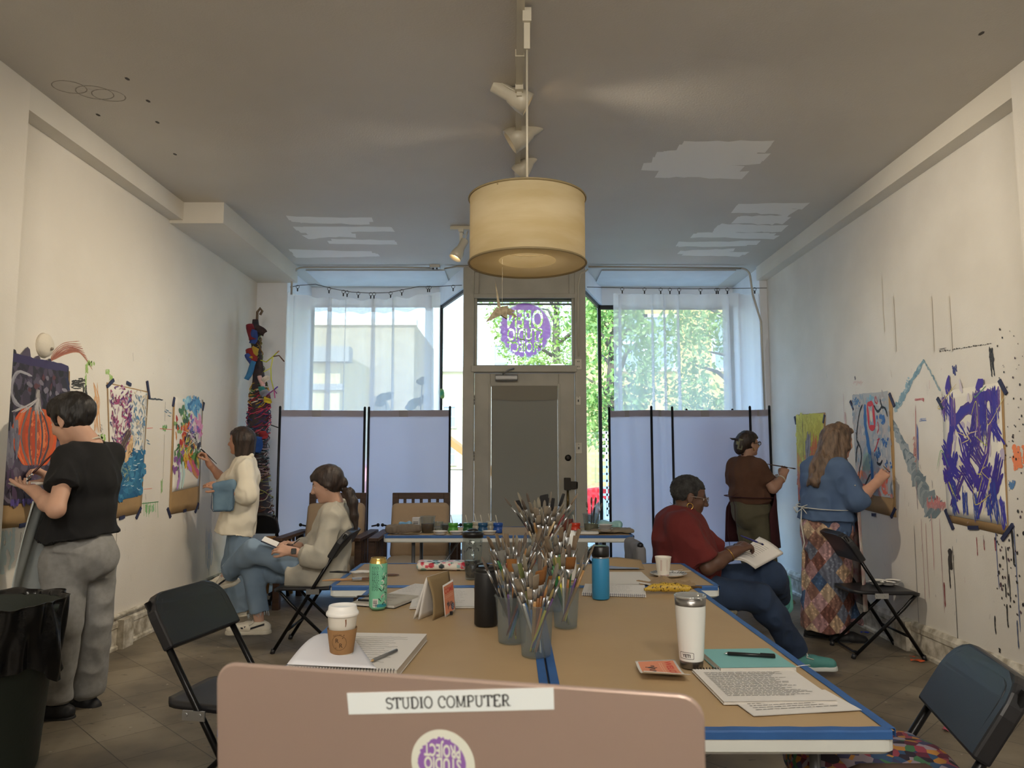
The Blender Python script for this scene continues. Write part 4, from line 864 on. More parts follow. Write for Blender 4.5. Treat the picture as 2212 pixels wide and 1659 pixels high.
b = MB(); tri(b, (-.025, -.01, .025), (.005, -.012, -.01), (-.075, -.05, -.055)); b.build('wing', M_crane, cr); b = MB(); tri(b, (.01, .01, .03), (.03, .012, .0), (.06, .07, .02)); b.build('wing', M_crane, cr)
b = MB(); tri(b, (-.022, 0, .028), (-.006, 0, .02), (-.034, 0, .155)); b.build('tail', M_crane, cr); b = MB(); tri(b, (.012, 0, .028), (.022, 0, -.01), (.068, -.02, -.022)); tri(b, (.05, -.014, -.012), (.068, -.02, -.022), (.052, -.016, -.03)); b.build('neck', M_crane, cr)
MB().tube([(0, 0, .025), (0, 0, .25)], .0008, 5).build('string', mat('thread', '#cfc9b8', .7), cr)
# ---- trash can with a black liner
tc_ = top('trash_can', 'large dark trash can with shiny black liner at left front', 'trash can', (-2.27, 3.3, 0))
MB().lathe([(.0, .0), (.205, .0), (.212, .02), (.262, .66), (.275, .67), (.28, .70), (.268, .705), (.255, .70), (.20, .03), (0, .025)], 48, cap0=False, cap1=False).build('bin', mat('bin_green', '#1f2620', .55, bump=.1, bscale=60), tc_)
rs = np.random.RandomState(4); ph = rs.uniform(0, 6.28, 12)
def liner(u, v):
    a = u * 2 * PI; t = v
    if t < .22: r = .245 + .03 * (t / .22); z = .45 + .265 * t / .22
    elif t < .35: r = .276 + .012 * math.sin((t - .22) / .13 * PI) + .012 * (t - .22) / .13; z = .716 + .01 * math.sin((t - .22) / .13 * PI)
    else: k = (t - .35) / .65; r = .29 - .012 * k; z = .716 - .27 * k * (1 + .22 * math.sin(2 * a + 1) + .1 * math.sin(5 * a))
    w_ = sum(math.sin(a * (5 + 3 * i) + ph[i] + (t * 5 if i % 2 else -t * 6)) / (1 + .3 * i) for i in range(8)); r += .009 * w_ * (1 if t > .2 else .5); z += .006 * math.sin(9 * a + ph[3])
    return (r * math.cos(a), r * math.sin(a), z)
MB().grid(liner, 220, 44).build('bin_liner', mat('bin_bag', '#0c0c0d', .22, bump=.25, bscale=26), tc_)
# ---- hanging yarn sculpture
ys = PY(556, 670, 7.55); yo = top('yarn_sculpture', 'tall hanging sculpture of wrapped yarn and fabric scraps in back corner', 'textile sculpture', (ys[0], 7.55, 0))
zt_ = ys[2]
cx_ = lambda z: .07 * (1 - (z - .75) / (zt_ - .75)) + .02 * math.sin(z * 4)
wd = lambda z: np.interp(z, [.72, 1.0, 1.35, 1.75, 1.95, 2.1, 2.3, 2.6, 2.8], [.17, .165, .13, .125, .11, .08, .06, .055, .03])
core = [(cx_(z), 0, z) for z in np.linspace(.76, zt_ - .1, 24)]
b = MB().tube(core, [float(wd(p_[2])) * .82 for p_ in core], 12); b.build('core', mat('yarn_core', '#4a3a3c', .95, col2='#2e3038', scale=18), yo)
MB().tube([(0, 0, zt_ - .12), (.0, 0, zt_ - .02), (.03, 0, zt_ + .02), (.05, 0, zt_ - .01), (.03, 0, zt_ - .05)], .014, 8).build('hook', mat('hook_brown', '#6a5a48', .7), yo)
rs = np.random.RandomState(21)
bands = [(.74, 1.25, ['#8a6a72', '#b59a9c', '#6b4a3a', '#8d8a4a', '#59303c', '#a89a86']), (1.2, 1.6, ['#3a4a52', '#8a8f96', '#22262c', '#4e6670', '#b9a2aa', '#7a5a62']), (1.55, 1.95, ['#9a2440', '#b83a5c', '#2f3a6e', '#6a2a52', '#c2506a', '#3c5a7a']), (1.9, 2.05, ['#c9a23a', '#d9d0c0', '#a83a3a', '#3f6e4a']), (2.05, 2.6, ['#6e7a4a', '#8a6a3a', '#5a4a3a', '#7d8a5a'])]
for z0, z1, cs in bands:
    for c in cs:
        b = MB()
        for k in range(9 if z0 < 2 else 4):
            z = rs.uniform(z0, z1); t0 = rs.uniform(0, 6); tilt = rs.normal(0, .06); turns = rs.uniform(.6, 1.6) * PI; P_ = []
            for s in np.linspace(0, 1, 16):
                a = t0 + s * turns * (1 if rs.rand() < 2 else -1); zz = z + tilt * math.sin(a) + .02 * math.sin(a * 2 + k) + (s - .5) * .05; r = float(wd(zz)) * (.9 + .1 * math.sin(a * 5 + k))
                P_.append((cx_(zz) + r * math.cos(a), r * .85 * math.sin(a), zz))
            b.tube(P_, rs.uniform(.0025, .006), 5)
        w_ = b.build('yarn_wrap', mat('yarn_' + c[1:], c, .95), yo); w_['kind'] = 'stuff'
def scrap(px, py, w, h, rot, col, name='fabric_scrap'):
    q = PY(px, py, 7.4) - np.array([ys[0], 7.55, 0]); b = MB(); cr_, sr = math.cos(rot), math.sin(rot)
    def f(u, v): a = (u - .5) * w * (1 - .5 * abs(v - .5)); c = (v - .5) * h; return q + np.array([a * cr_ - c * sr, -.03 * math.sin(u * PI) + .02 * math.sin(v * 5), a * sr + c * cr_])
    b.sheet(f, 5, 5, .003); o = b.build(name, mat('cloth_' + col[1:], col, .9, var=.1, scale=20), yo); return o
for a in ((543, 718, .09, .16, .2, '#7a2430'), (548, 728, .08, .14, -.2, '#2f4688'), (565, 715, .08, .1, .9, '#3a2c2e'), (544, 768, .1, .14, .3, '#8c2c2c'), (548, 762, .09, .12, -.5, '#b5963a'), (540, 775, .07, .1, .5, '#3a5298'), (541, 800, .06, .2, -.4, '#3a78a8'), (575, 820, .1, .05, .7, '#d9cfc6'), (565, 825, .05, .12, .3, '#d8b0b0'), (572, 850, .1, .06, .4, '#8a8fa0'), (566, 842, .07, .06, .1, '#3f8f8a'), (578, 865, .09, .05, -.3, '#d8c23a'), (569, 940, .09, .08, .1, '#9a3038')): scrap(*a)
scrap(556, 960, .11, .16, -.15, '#24509c', 'blue_pouch')
for pts, c in ((((563, 778), (575, 782), (590, 770), (598, 762)), '#b9c23a'), (((590, 770), (585, 795), (570, 803)), '#d8d86a'), (((590, 770), (603, 768), (614, 781)), '#5a3a2a'), (((585, 795), (586, 820), (592, 845)), '#c8cc5a'), (((575, 855), (592, 842), (598, 850)), '#8a3a8a'), (((592, 842), (600, 835)), '#5a3aa8'), (((592, 842), (594, 860)), '#c05a9a'), (((598, 762), (603, 758)), '#b98a5a'), (((540, 915), (530, 930)), '#3a4048'), (((585, 918), (602, 924)), '#3a4048')):
    MB().tube([PY(x, y, 7.38) - np.array([ys[0], 7.55, 0]) for x, y in pts], .006, 6).build('pipe_cleaner', mat('fuzzy_' + c[1:], c, .95), yo)

# plants in the left window bay, seen as shapes through the curtain
for i, (px, top_, lv) in enumerate(((834, 862, ((826, 860), (838, 858), (822, 872))), (905, 815, ((912, 825), (893, 872), (888, 880), (905, 870), (918, 862))))):
    q = PY(px, 880, 8.62); o = top('potted_plant', ('small potted plant seen through the left curtain, nearer its middle', 'taller potted plant seen through the left curtain near the corner post')[i], 'plant', (q[0], 8.62, 0)); off = np.array([q[0], 8.62, 0])
    MB().lathe([(.001, 0), (.09, 0), (.12, .24), (.13, .25), (.13, .28), (.115, .28), (.1, .24), (.001, .22)], 24, cap0=False, cap1=False).build('pot', mat('pot_grey', '#77787a', .7), o); e = PY(px + 8 * i, top_, 8.62) - off
    MB().tube([(0, 0, .2), (-.03, 0, 1.0), e * (.6, 1, 1) - (0, 0, .3), e], [.012, .01, .009, .005], 6).build('stem', mat('stem_green', '#4a5a40', .8), o)
    for lx_, ly_ in lv: c = PY(lx_, ly_, 8.62) - off; MB().sheet(lambda u, v: c + np.array([(u - .5) * .14, .03 * math.sin(u * 3), (v - .5) * .1 * math.sin(PI * (.1 + .8 * u)) + .03 * u]), 6, 4, .002).build('leaf', mat('leaf_dark', '#4f6a4a', .7), o)
# ================================================================ things on the tables
TZ = .742; M_paper = mat('white_paper', '#dfdcd8', .8); M_ink = mat('printed_ink', '#4a4a4c', .8); M_blue = mat('pen_blue', '#2c3f9a', .4)
def flat(o_loc, rz):     # local (x,y,z)->world helper frame on a table
    return Matrix.Translation(o_loc) @ Matrix.Rotation(rz, 4, 'Z')
# coffee cup
q = PZ(738, 1416, .768); cup = top('coffee_cup', 'white takeaway coffee cup with lid and brown sleeve, on the open notebook', 'cup', (q[0], q[1], .766), .1)
MB().lathe([(.001, 0), (.029, 0), (.0305, .002), (.043, .122), (.0445, .124), (.043, .126)], 40, cap0=False, cap1=False).build('cup_body', mat('cup_white', '#e6e2d8', .5), cup)
MB().lathe([(.0455, .118), (.0475, .120), (.048, .125), (.0455, .130), (.0425, .131), (.0405, .145), (.039, .147), (.034, .1475), (.032, .142), (.001, .142)], 40, cap0=False, cap1=False).build('lid', mat('lid_white', '#f0efec', .35), cup)
sl = MB().lathe([(.0335, .012), (.0435, .082), (.0428, .082), (.0328, .012)], 40, cap0=False, cap1=False).build('sleeve', mat('kraft_sleeve', '#8f6b45', .85, var=.06, scale=30), cup)
def cyl(r0, r1, z0, z1, a0):     # wrap flat text (x,y in metres) round a tapered wall, centred on angle a0
    def f(x, y): t = (y - z0) / (z1 - z0); r = r0 + (r1 - r0) * t + .0006; return (r * math.cos(a0 + x / r), r * math.sin(a0 + x / r), y)
    return f
fcup = cyl(.0335, .0435, .012, .082, -PI / 2 - .1)
b = MB(); b.text('R', .018, lambda x, y: fcup(x - .006, y + .047)); b.text('R', .018, lambda x, y: fcup(x + .005, y + .033))
b.add([fcup(-.012, .030), fcup(-.010, .030), fcup(.013, .062), fcup(.011, .062)], [(0, 1, 2, 3)])
for r in (.021,):
    pts = [(r * math.cos(a), .047 + r * math.sin(a)) for a in np.linspace(0, 2 * PI, 41)]; p2 = [((r + .0008) * math.cos(a), .047 + (r + .0008) * math.sin(a)) for a in np.linspace(0, 2 * PI, 41)]
    b.add([fcup(*p_) for p_ in pts + p2], [(i, i + 1, 42 + i, 41 + i) for i in range(40)])
for i, ch in enumerate('River Coffee Roasters'[0:0] + 'Coffee R'):
    a = PI / 2 + .62 - i * .17; cs, sn = math.cos(a - PI / 2), math.sin(a - PI / 2); b.text(ch, .0062, lambda x, y: fcup(.0245 * math.cos(a) + x * cs - y * sn, .047 + .0225 * math.sin(a) + x * sn + y * cs))
b.build('sleeve_logo', mat('logo_brown', '#3a2818', .8), sl)
b = MB(); f2 = cyl(.029, .043, 0, .122, -PI / 2 + .3); b.add([f2(0, .112), f2(.004, .113), f2(.0045, .1), f2(.003, .092), f2(.001, .09), f2(.0015, .1)], [(0, 1, 2, 3, 4, 5)]); b.build('coffee_drip', mat('coffee_stain', '#7a4a2c', .6), cup)
# notebooks --------------------------------------------------------------------
def pad(label, cx, cy, w, d, rz, th, cat='notebook', cover='#dfdcd8', spiral=None, lines=0, paper='#dfdcd8', z=TZ, name='notebook', lw=.75, scribble=False, coil='#1c1c22', cols=1):
    o = top(name, label, cat, (cx, cy, z), rz)
    bt = min(.0015, th * .3); MB().box((-w / 2, -d / 2, 0), (w / 2, d / 2, bt)).build('back_cover', mat('cover_' + cover[1:], cover, .5), o)
    g = MB().box((-w / 2 + .002, -d / 2 + .002, bt), (w / 2 - .002, d / 2 - .002, th - min(.0012, th * .5))); g.build('pages', mat('page_edges', '#cfcac2', .9, col2='#b9b4ac', scale=300, stretch=(.02, .02, 6)), o)
    s = MB().grid(lambda u, v: ((u - .5) * (w - .002), (v - .5) * (d - .002), th + .0003 * math.sin(u * 5) * math.sin(v * 4)), 10, 10).build('top_page', mat('paper_' + paper[1:], paper, .8), o)
    if lines:
        b = MB(); rs = np.random.RandomState(lines)
        for c in range(cols):
            for i in range(lines):
                y = d * .36 - d * .74 * i / lines; x = -w * .42 + c * w * .86 / cols; e = w * lw / cols * rs.uniform(.75, 1)
                if scribble: b.tube([(x + e * t, y + rs.uniform(-.004, .004), th + .0014) for t in np.linspace(0, 1, 26)], .0007, 3, flat=.3)
                else:
                    while e > .01:
                        k = rs.uniform(.006, .02); b.add([(x, y, th + .0012), (x + k, y, th + .0012), (x + k, y + .0022, th + .0012), (x, y + .0022, th + .0012)], [(0, 1, 2, 3)]); x += k + .003; e -= k + .003
        b.build('handwriting' if scribble else 'printed_lines', M_ink, o)
    if spiral:
        n = int((w if spiral in 'ns' else d) / .0085); b = MB()
        for i in range(n):
            t = -.5 + (i + .5) / n; p_ = (t * (w - .01), (d / 2 if spiral == 'n' else -d / 2)) if spiral in 'ns' else ((-w / 2 if spiral == 'w' else w / 2), t * (d - .01))
            dr = np.array([0, 1 if spiral == 'n' else -1]) if spiral in 'ns' else np.array([-1 if spiral == 'w' else 1, 0])
            b.tube([(p_[0] + dr[0] * .005 * math.cos(a), p_[1] + dr[1] * .005 * math.cos(a), th / 2 + .001 + (th / 2 + .003) * math.sin(a)) for a in np.linspace(0, 2 * PI, 9)], .0009, 4, caps=False)
        b.build('spiral_binding', mat('coil_' + coil[1:], coil, .35, .3), o)
    return o
def pxpad(label, p0, p1, p2, th, z=TZ, **k):
    """corner pixels: near-left, near-right, far-right (on the top plane)"""
    a, b_, c = (PZ(*p_, z + th)[:2] for p_ in (p0, p1, p2)); u = b_ - a; w = np.linalg.norm(u); n = np.array([-u[1], u[0]]) / w; d = abs(np.dot(c - b_, n)); ce = a + u / 2 + n * d / 2
    return pad(label, ce[0], ce[1], w, d, math.atan2(u[1], u[0]), th, z=z, **k)
nb = pxpad('open spiral notebook with handwriting and a curled page, under the coffee cup', (612, 1442), (858, 1448), (868, 1368), .022, lines=13, scribble=True, spiral='s', lw=.8)
w_ = .31
b = MB(); b.sheet(lambda u, v: (-.155 + .02 * v + .26 * u * (1 - .75 * v) , -.2 + .36 * v - .02 * u, .024 + .035 * math.sin(PI * min(1, v * 1.0)) * (1 - u) ** 1.5 + .004 * (1 - v)), 14, 12, .0006); b.build('curled_page', mat('page_bluewhite', '#e3e4ec', .8), nb)
def pen(label, a, b_, z, kind='pen', col='#1a1a1c', r=.0042, name=None):
    a = _v(a); b_ = _v(b_); d = b_ - a; L = np.linalg.norm(d[:2]); o = top(name or kind, label, kind, (a[0], a[1], z), math.atan2(d[1], d[0])); zz = r
    MB().tube([(.012, 0, zz), (L * .98, 0, zz)], r, 10).build('barrel', mat('pen_' + col[1:], col, .4), o)
    MB().tube([(0, 0, zz * .8), (.004, 0, zz * .9), (.012, 0, zz)], [.0006, .0012, r * .9], 10).build('tip', M_clip if kind == 'pen' else mat('pencil_wood', '#c9a878', .7), o)
    if kind == 'pen': MB().box((L * .7, -.0018, zz * 2 - .001), (L * .97, .0018, zz * 2 + .002)).build('clip', mat('pen_' + col[1:], col, .4), o)
    return o
pen('grey pencil lying on the open notebook by the coffee cup', PZ(800, 1431, .768), PZ(858, 1406, .768), .7665, 'pencil', '#6d6d6c', .0045)
# tea can
q = PZ(816, 1316, TZ); can = top('drink_can', 'tall mint green drink can with gold top standing behind the coffee cup', 'can', (q[0], q[1], TZ), 0)
MB().lathe([(.024, .006), (.027, .001), (.033, .010), (.0355, .017), (.0355, .182)], 40, cap0=True, cap1=False).build('can_body', mat('can_mint', '#7cc7a6', .35, .05), can)
MB().lathe([(.0355, .182), (.031, .197), (.0295, .199), (.0305, .203), (.029, .203), (.0275, .199), (.001, .199)], 40, cap0=False, cap1=False).build('can_rim', mat('can_gold', '#c2a560', .25, .9), can)
b = MB(); fc = cyl(.0355, .0355, 0, 1, -PI / 2 - .15); rs = np.random.RandomState(8)
def crect(b, f, x0, y0, x1, y1, n=4, m=0): b.add([f(x0 + (x1 - x0) * i / n, y) for y in (y0, y1) for i in range(n + 1)], [(i, i + 1, n + 2 + i, n + 1 + i) for i in range(n)], m)
b.text('Nutrition Facts', .0042, lambda x, y: fc(x - .001, y + .172))
for i in range(22):
    y = .166 - .0042 * i
    x = -.015
    while x < .012: k = rs.uniform(.002, .007); crect(b, fc, x, y, min(x + k, .015), y + (.0018 if i % 6 else .0026), 2); x += k + rs.uniform(.0012, .004)
b.build('label_text', mat('can_ink', '#21463c', .5), can)
b = MB(); crect(b, lambda x, y: tuple(np.array(fc(x, y))), -.010, .014, .012, .046, 4); b.build('barcode_panel', M_paper, can)
b = MB(); fc2 = cyl(.0358, .0358, 0, 1, -PI / 2 - .15); [crect(b, fc2, -.008, .018 + .0022 * i, .009, .018 + .0022 * i + random.choice((.0006, .0011, .0015)), 3) for i in range(12)]; b.build('barcode', M_ink, can)
pa = Paint(lambda u, v, d: tuple(np.array(cyl(.0355 + d * .3, .0355 + d * .3, 0, 1, -PI / 2 + .75)(u, v))))
for i in range(26):
    x = RNG.uniform(-.008, .018); y = RNG.uniform(.02, .17); pa.stroke([(x, y), (x + RNG.uniform(-.008, .008), y + RNG.uniform(.004, .016)), (x + RNG.uniform(-.012, .012), y + .012)], RNG.uniform(.001, .004), random.choice(['#1f2a28', '#1f2a28', '#e6e2dc', '#c98aa0', '#e3dfd8']), .4, m=0)
crect(pa, lambda x, y: pa.fn(x, y, .0006), -.03, .014, .02, .026, 6); pa.col += [lin('#2a8a98') + (1,)] * 14
pa.build2('blossom_print', VC, can)
# small notebooks + pens behind can
pxpad('small stack of notebooks with black covers behind the mint can', (758, 1301), (852, 1308), (868, 1284), .012, cover='#222226', paper='#b9b3a6', lines=3, scribble=True)
pen('black pen on the small notebook stack, nearest the can', PZ(768, 1297, .757), PZ(812, 1299, .757), .7552); pen('black pen on the small notebook stack, farther from the can', PZ(766, 1290, .757), PZ(815, 1288, .757), .7552)
pxpad('open spiral booklet with printed page behind the tent card', (884, 1312), (1028, 1310), (1026, 1270), .006, lines=9, spiral=None, cols=2)
pxpad('loose printed white sheets lying left of the tent card', (838, 1282), (915, 1287), (925, 1262), .003, lines=6, name='paper_sheets', cat='paper')
# tent card with an orange welcome card clipped to it
a = PZ(893, 1337, TZ); c = PZ(934, 1340, TZ); a2 = PZ(1000, 1312, TZ)
tcard = top('tent_card', 'folded kraft tent card standing on the near left table', 'card', ((a[0] + c[0]) / 2, (a[1] + c[1]) / 2, TZ)); o_ = np.array(tcard.location)
hgt = .155; fr = _v(c); al = unit(a2 - c); ln = .18; ap = (a + c) / 2 + (.012, 0, 0); ap[2] = TZ + hgt
b = MB(); b.sheet(lambda u, v: fr + al * ln * u + (ap - fr) * v + np.array([.012, 0, 0]) * math.sin(v * PI) * (1 - u) - o_, 8, 8, .0012); b.build('front_leaf', mat('kraft_card', '#8f7a58', .8), tcard)
b = MB(); b.sheet(lambda u, v: a + al * ln * u + (ap - a) * v - o_, 8, 8, -.0012); b.sheet(lambda u, v: a + (.02, -.015, 0) + al * ln * .9 * u + (ap - a - (.02, -.015, 0)) * v - o_, 8, 8, -.0008); b.build('back_leaf', M_paper, tcard)
M_or = mat('orange_print', '#d98d6e', .7); M_red = mat('red_print', '#cf5448', .7)
def welcome(o, f, w, h, txt, half=False, sig=True):
    """orange card: f(x,y,d) maps card plane"""
    b = MB(); b.sheet(lambda u, v: f((u - .5) * w, (v - .5) * h, 0), 12, 8, .0006); b.build('card_border', M_paper, o)
    b = MB(); b.grid(lambda u, v: f((u - .5) * w * .9, (v - .5) * h * .88, .0012), 12, 8); b.build('orange_field', M_or, o)
    b = MB(); tw_ = 2 * max(p_[0] for p_ in text_geo(txt, 1, .03)[0]); ts = min(h * .27, w * .82 / tw_); b.text(txt, ts, lambda x, y: f(x, y * (h * .24 / ts / .72 if ts < h * .2 else 1) + h * .2, .0018), bold=.03); b.build('welcome_text', M_red, o)
    b = MB()
    for i in range(2):
        for k in range(12): x = -w * .36 + k * w * .06; b.add([f(x, h * (.1 - .05 * i), .0018), f(x + w * .045, h * (.1 - .05 * i), .0018), f(x + w * .045, h * (.115 - .05 * i), .0018), f(x, h * (.115 - .05 * i), .0018)], [(0, 1, 2, 3)])
    b.build('small_print', mat('pale_print', '#e8b8a0', .7), o)
    if sig:
        b = MB(); rs = np.random.RandomState(5); b.tube([f(-w * .25 + w * .5 * t, -h * .18 + h * .09 * math.sin(t * 26) * (1 - .4 * t), .002) for t in np.linspace(0, 1, 40)], .0008, 4); b.tube([f(-w * .15, -h * .05, .002), f(-w * .18, -h * .32, .002)], .0008, 4); b.build('signature', M_ink, o)
wc = top('welcome_card', 'orange and white card reading COME leaning on the tent card', 'card', PZ(975, 1322, TZ)); o2 = np.array(wc.location)
p0 = PZ(958, 1333, TZ) + al * .0; nrm = unit(np.cross(al, ap - fr)); nrm = nrm if nrm[1] < 0 else -nrm; upv = unit(ap - fr + (0, 0, .12)); cc = p0 + al * .045 + upv * .062 + nrm * .006; al2 = unit(al + (0, 0, .12))
welcome(wc, lambda x, y, d: cc + al2 * x + upv * y + nrm * d - o2, .088, .118, 'COME', sig=True)
b = MB(); ctr = (.022, -.036); b.add([cc + al2 * (ctr[0] + .013 * math.cos(t)) + upv * (ctr[1] + .013 * math.sin(t)) + nrm * .0018 - o2 for t in np.linspace(0, 2 * PI, 25)[:-1]], [tuple(range(24))]); b.build('round_logo', mat('logo_navy', '#3a4a66', .7), wc)
b = MB()
for i, t in enumerate(('OPEN', 'STUDIO', 'PROJ')): b.text(t, .0062, lambda x, y: cc + al2 * (ctr[0] + x) + upv * (ctr[1] + y + .004 - .0062 * i) + nrm * .0026 - o2)
b.build('logo_text', M_paper, wc); b = MB(); b.box((-.006, -.004, -.006), (.006, .004, .006), 0, Matrix.Translation(cc - upv * .056 + nrm * .004 - o2)); b.build('binder_clip', M_black, wc)
q = PZ(1432, 1462, TZ); wc2 = top('welcome_card', 'curled orange card reading WELCOME lying near the white tumbler', 'card', (q[0], q[1], TZ)); rz = math.atan2(*(PZ(1480, 1482, TZ) - PZ(1446, 1433, TZ))[1::-1]); cr_, sr = math.cos(rz), math.sin(rz)
q0, q1, q2_, q3 = PZ(1372, 1443, TZ), PZ(1391, 1475, TZ), PZ(1493, 1476, TZ), PZ(1457, 1433, TZ)
def fw_(x, y, d):   # bilinear between the four corners; text runs from q3 towards q2
    u = x / .15 + .5; v = y / .115 + .5; p_ = q0 * (1 - u) * (1 - v) + q1 * u * (1 - v) + q2_ * u * v + q3 * (1 - u) * v
    return np.array([p_[0] - q[0], p_[1] - q[1], .003 + d + .02 * (abs(u - .5) * 2) ** 2 * (.4 + .6 * u) + .008 * (1 - v)])
welcome(wc2, fw_, .15, .115, 'WELCOME')
# black flip-top bottle, tumblers, bottles
q = PZ(1050, 1350, TZ); o = top('black_bottle', 'matte black bottle with a carry loop on the near left table', 'bottle', (q[0], q[1], TZ))
MB().lathe([(.001, 0), (.038, 0), (.043, .006), (.0425, .185), (.040, .192)], 32, cap0=False).build('bottle_body', mat('matte_black', '#141518', .5), o)
MB().lathe([(.040, .19), (.041, .196), (.039, .205), (.030, .21), (.001, .209)], 32, cap0=False, cap1=False).build('lid', mat('lid_black', '#101012', .35), o); MB().tube([(-.036, -.01, .2), (-.03, -.016, .217), (-.005, -.02, .222), (.01, -.018, .212)], .0045, 8).build('carry_loop', mat('lid_black', '#101012', .35), o)
q = PZ(1021, 1251, TZ); o = top('clear_tumbler', 'clear travel tumbler with black lid and dark sketchy print on the middle table', 'tumbler', (q[0], q[1], TZ))
M_clear = clear_mat('clear_plastic', '#eef2f2', .92, .05, haze=.05, haze_col='#cfd6d8'); M_milky = clear_mat('milky_plastic', '#eef2f4', .95, .15, haze=.13, haze_col='#cfdbe2')
MB().lathe([(.001, .002), (.035, .0), (.036, .004), (.0485, .165), (.050, .215), (.0475, .215), (.046, .165), (.034, .008), (.001, .008)], 32, cap0=False, cap1=False).build('tumbler_body', M_clear, o)
MB().lathe([(.052, .205), (.053, .225), (.050, .232), (.03, .236), (.001, .232)], 32, cap0=True, cap1=False).sphere((0, .012, .234), .022, 12, 0, (1.4, 1, .6)).build('lid', mat('lid_black', '#101012', .35), o)
MB().lathe([(.001, .01), (.032, .01), (.040, .09), (.001, .09)], 24, cap0=False, cap1=False).build('drink', mat('dark_drink', '#3a3634', .2), o)
pa = Paint(lambda u, v, d: cyl(.0365 + d, .0495 + d, .004, .165, -PI / 2)(u, v)); pa.text = None
for i in range(46):
    x = RNG.uniform(-.045, .045); y = RNG.uniform(.015, .10) if i < 34 else RNG.uniform(.13, .185); pa.stroke([(x, y), (x + RNG.uniform(-.01, .01), y + RNG.uniform(.003, .012)), (x + RNG.uniform(-.012, .012), y + RNG.uniform(.0, .016))], RNG.uniform(.0012, .0035), '#1d1d22', .4, m=0)
pa.build2('sketch_print', VC, o)
q = PZ(1298, 1293, TZ); o = top('blue_bottle', 'sky blue steel bottle with black loop lid on the near right table', 'bottle', (q[0], q[1], TZ))
MB().lathe([(.001, 0), (.034, 0), (.0375, .004), (.0375, .165), (.035, .172)], 36, cap0=False, cap1=False).build('bottle_body', mat('powder_blue', '#2f84b4', .45, bump=.05, bscale=500), o)
MB().lathe([(.0352, .171), (.0352, .178)], 36).build('steel_collar', M_clip, o); MB().lathe([(.0375, .178), (.038, .19), (.0375, .218), (.034, .222), (.001, .222)], 36, cap1=False).build('lid', mat('lid_black', '#101012', .35), o); MB().tube([(-.034, 0, .215), (-.05, -.002, .195), (-.052, -.002, .165), (-.04, 0, .15)], .006, 8).build('carry_loop', mat('lid_black', '#101012', .35), o)
q = PZ(1494, 1440, TZ); o = top('white_tumbler', 'white insulated tumbler with steel base and rim on the near right table', 'tumbler', (q[0], q[1], TZ))
MB().lathe([(.0345, .021), (.0355, .03), (.0432, .15), (.0440, .176)], 44, cap0=False, cap1=False).build('tumbler_body', mat('gloss_white', '#e3e6e4', .25, coat=.3), o)
MB().lathe([(.001, 0), (.031, 0), (.0325, .002), (.0343, .021)], 44, cap0=False, cap1=False).build('steel_base', mat('brushed_steel', '#8c8a88', .3, .95), o)
MB().lathe([(.0441, .176), (.0452, .199), (.0435, .199), (.042, .178)], 44, cap0=False, cap1=False).build('steel_rim', mat('brushed_steel', '#8c8a88', .3, .95), o)
MB().lathe([(.043, .196), (.0465, .199), (.0468, .203), (.044, .205), (.040, .204), (.036, .196), (.001, .195)], 44, cap0=False, cap1=False).tube([(.0, -.046, .202), (.018, -.045, .202), (.022, -.047, .196)], .003, 6).build('lid', clear_mat('lid_clear', '#e8eaea', .55, .05, haze=.5, haze_col='#d8dad8'), o)
fy = cyl(.0345, .0432, .02, .15, -PI / 2 - .62); b = MB(); b.text('YETI', .0125, lambda x, y: fy(x, y + .0335), bold=.03)
def rr_ring(w, h, r, t, n=6):
    def ring(w, h, r): return [(sx_ * (w - r) + r * math.cos(a0 + a), sy_ * (h - r) + r * math.sin(a0 + a)) for sx_, sy_, a0 in ((1, 1, 0), (-1, 1, PI / 2), (-1, -1, PI), (1, -1, 1.5 * PI)) for a in np.linspace(0, PI / 2, n)]
    return ring(w, h, r), ring(w - t, h - t, r - t * .5)
A_, B_ = rr_ring(.0215, .0095, .003, .0012)
dens = lambda R_: [tuple(np.array(R_[i]) * (1 - t) + np.array(R_[(i + 1) % len(R_)]) * t) for i in range(len(R_)) for t in np.linspace(0, 1, 9)[:-1]]
A_, B_ = dens(A_), dens(B_); k = len(A_)
A2 = []; 
b.add([fy(x, y + .038) for x, y in A_ + B_], [(i, (i + 1) % k, k + (i + 1) % k, k + i) for i in range(k)]); b.build('logo', mat('logo_black', '#1a1a1c', .5), o)
# teal notebook + pen, pads, loose sheet
tn = pxpad('teal hardcover notebook under the black gel pen', (1556, 1443), (1722, 1441), (1686, 1400), .016, paper='#7fb9ba', cover='#7fb9ba')
MB().tube([(.11, -.07, .006), (.14, -.072, .012), (.165, -.055, .008), (.175, -.04, .002)], .0012, 5).build('ribbon_marker', M_paper, tn); b = MB().rbox((-.119, -.08, -.0005), (.119, -.073, .0185), .003, 3); 
pn = pen('black gel pen lying on the teal notebook', PZ(1563, 1411, .765), PZ(1677, 1418, .765), .7595, 'pen', '#17181a', .0055)
pxpad('spiral bound packet of printed text at the right front of the table', (1563, 1516), (1810, 1513), (1722, 1443), .007, lines=24, spiral='n', lw=.8)
pxpad('loose printed sheet sticking out under the spiral packet', (1628, 1546), (1862, 1533), (1770, 1490), .0012, lines=8, name='paper_sheet', cat='paper')
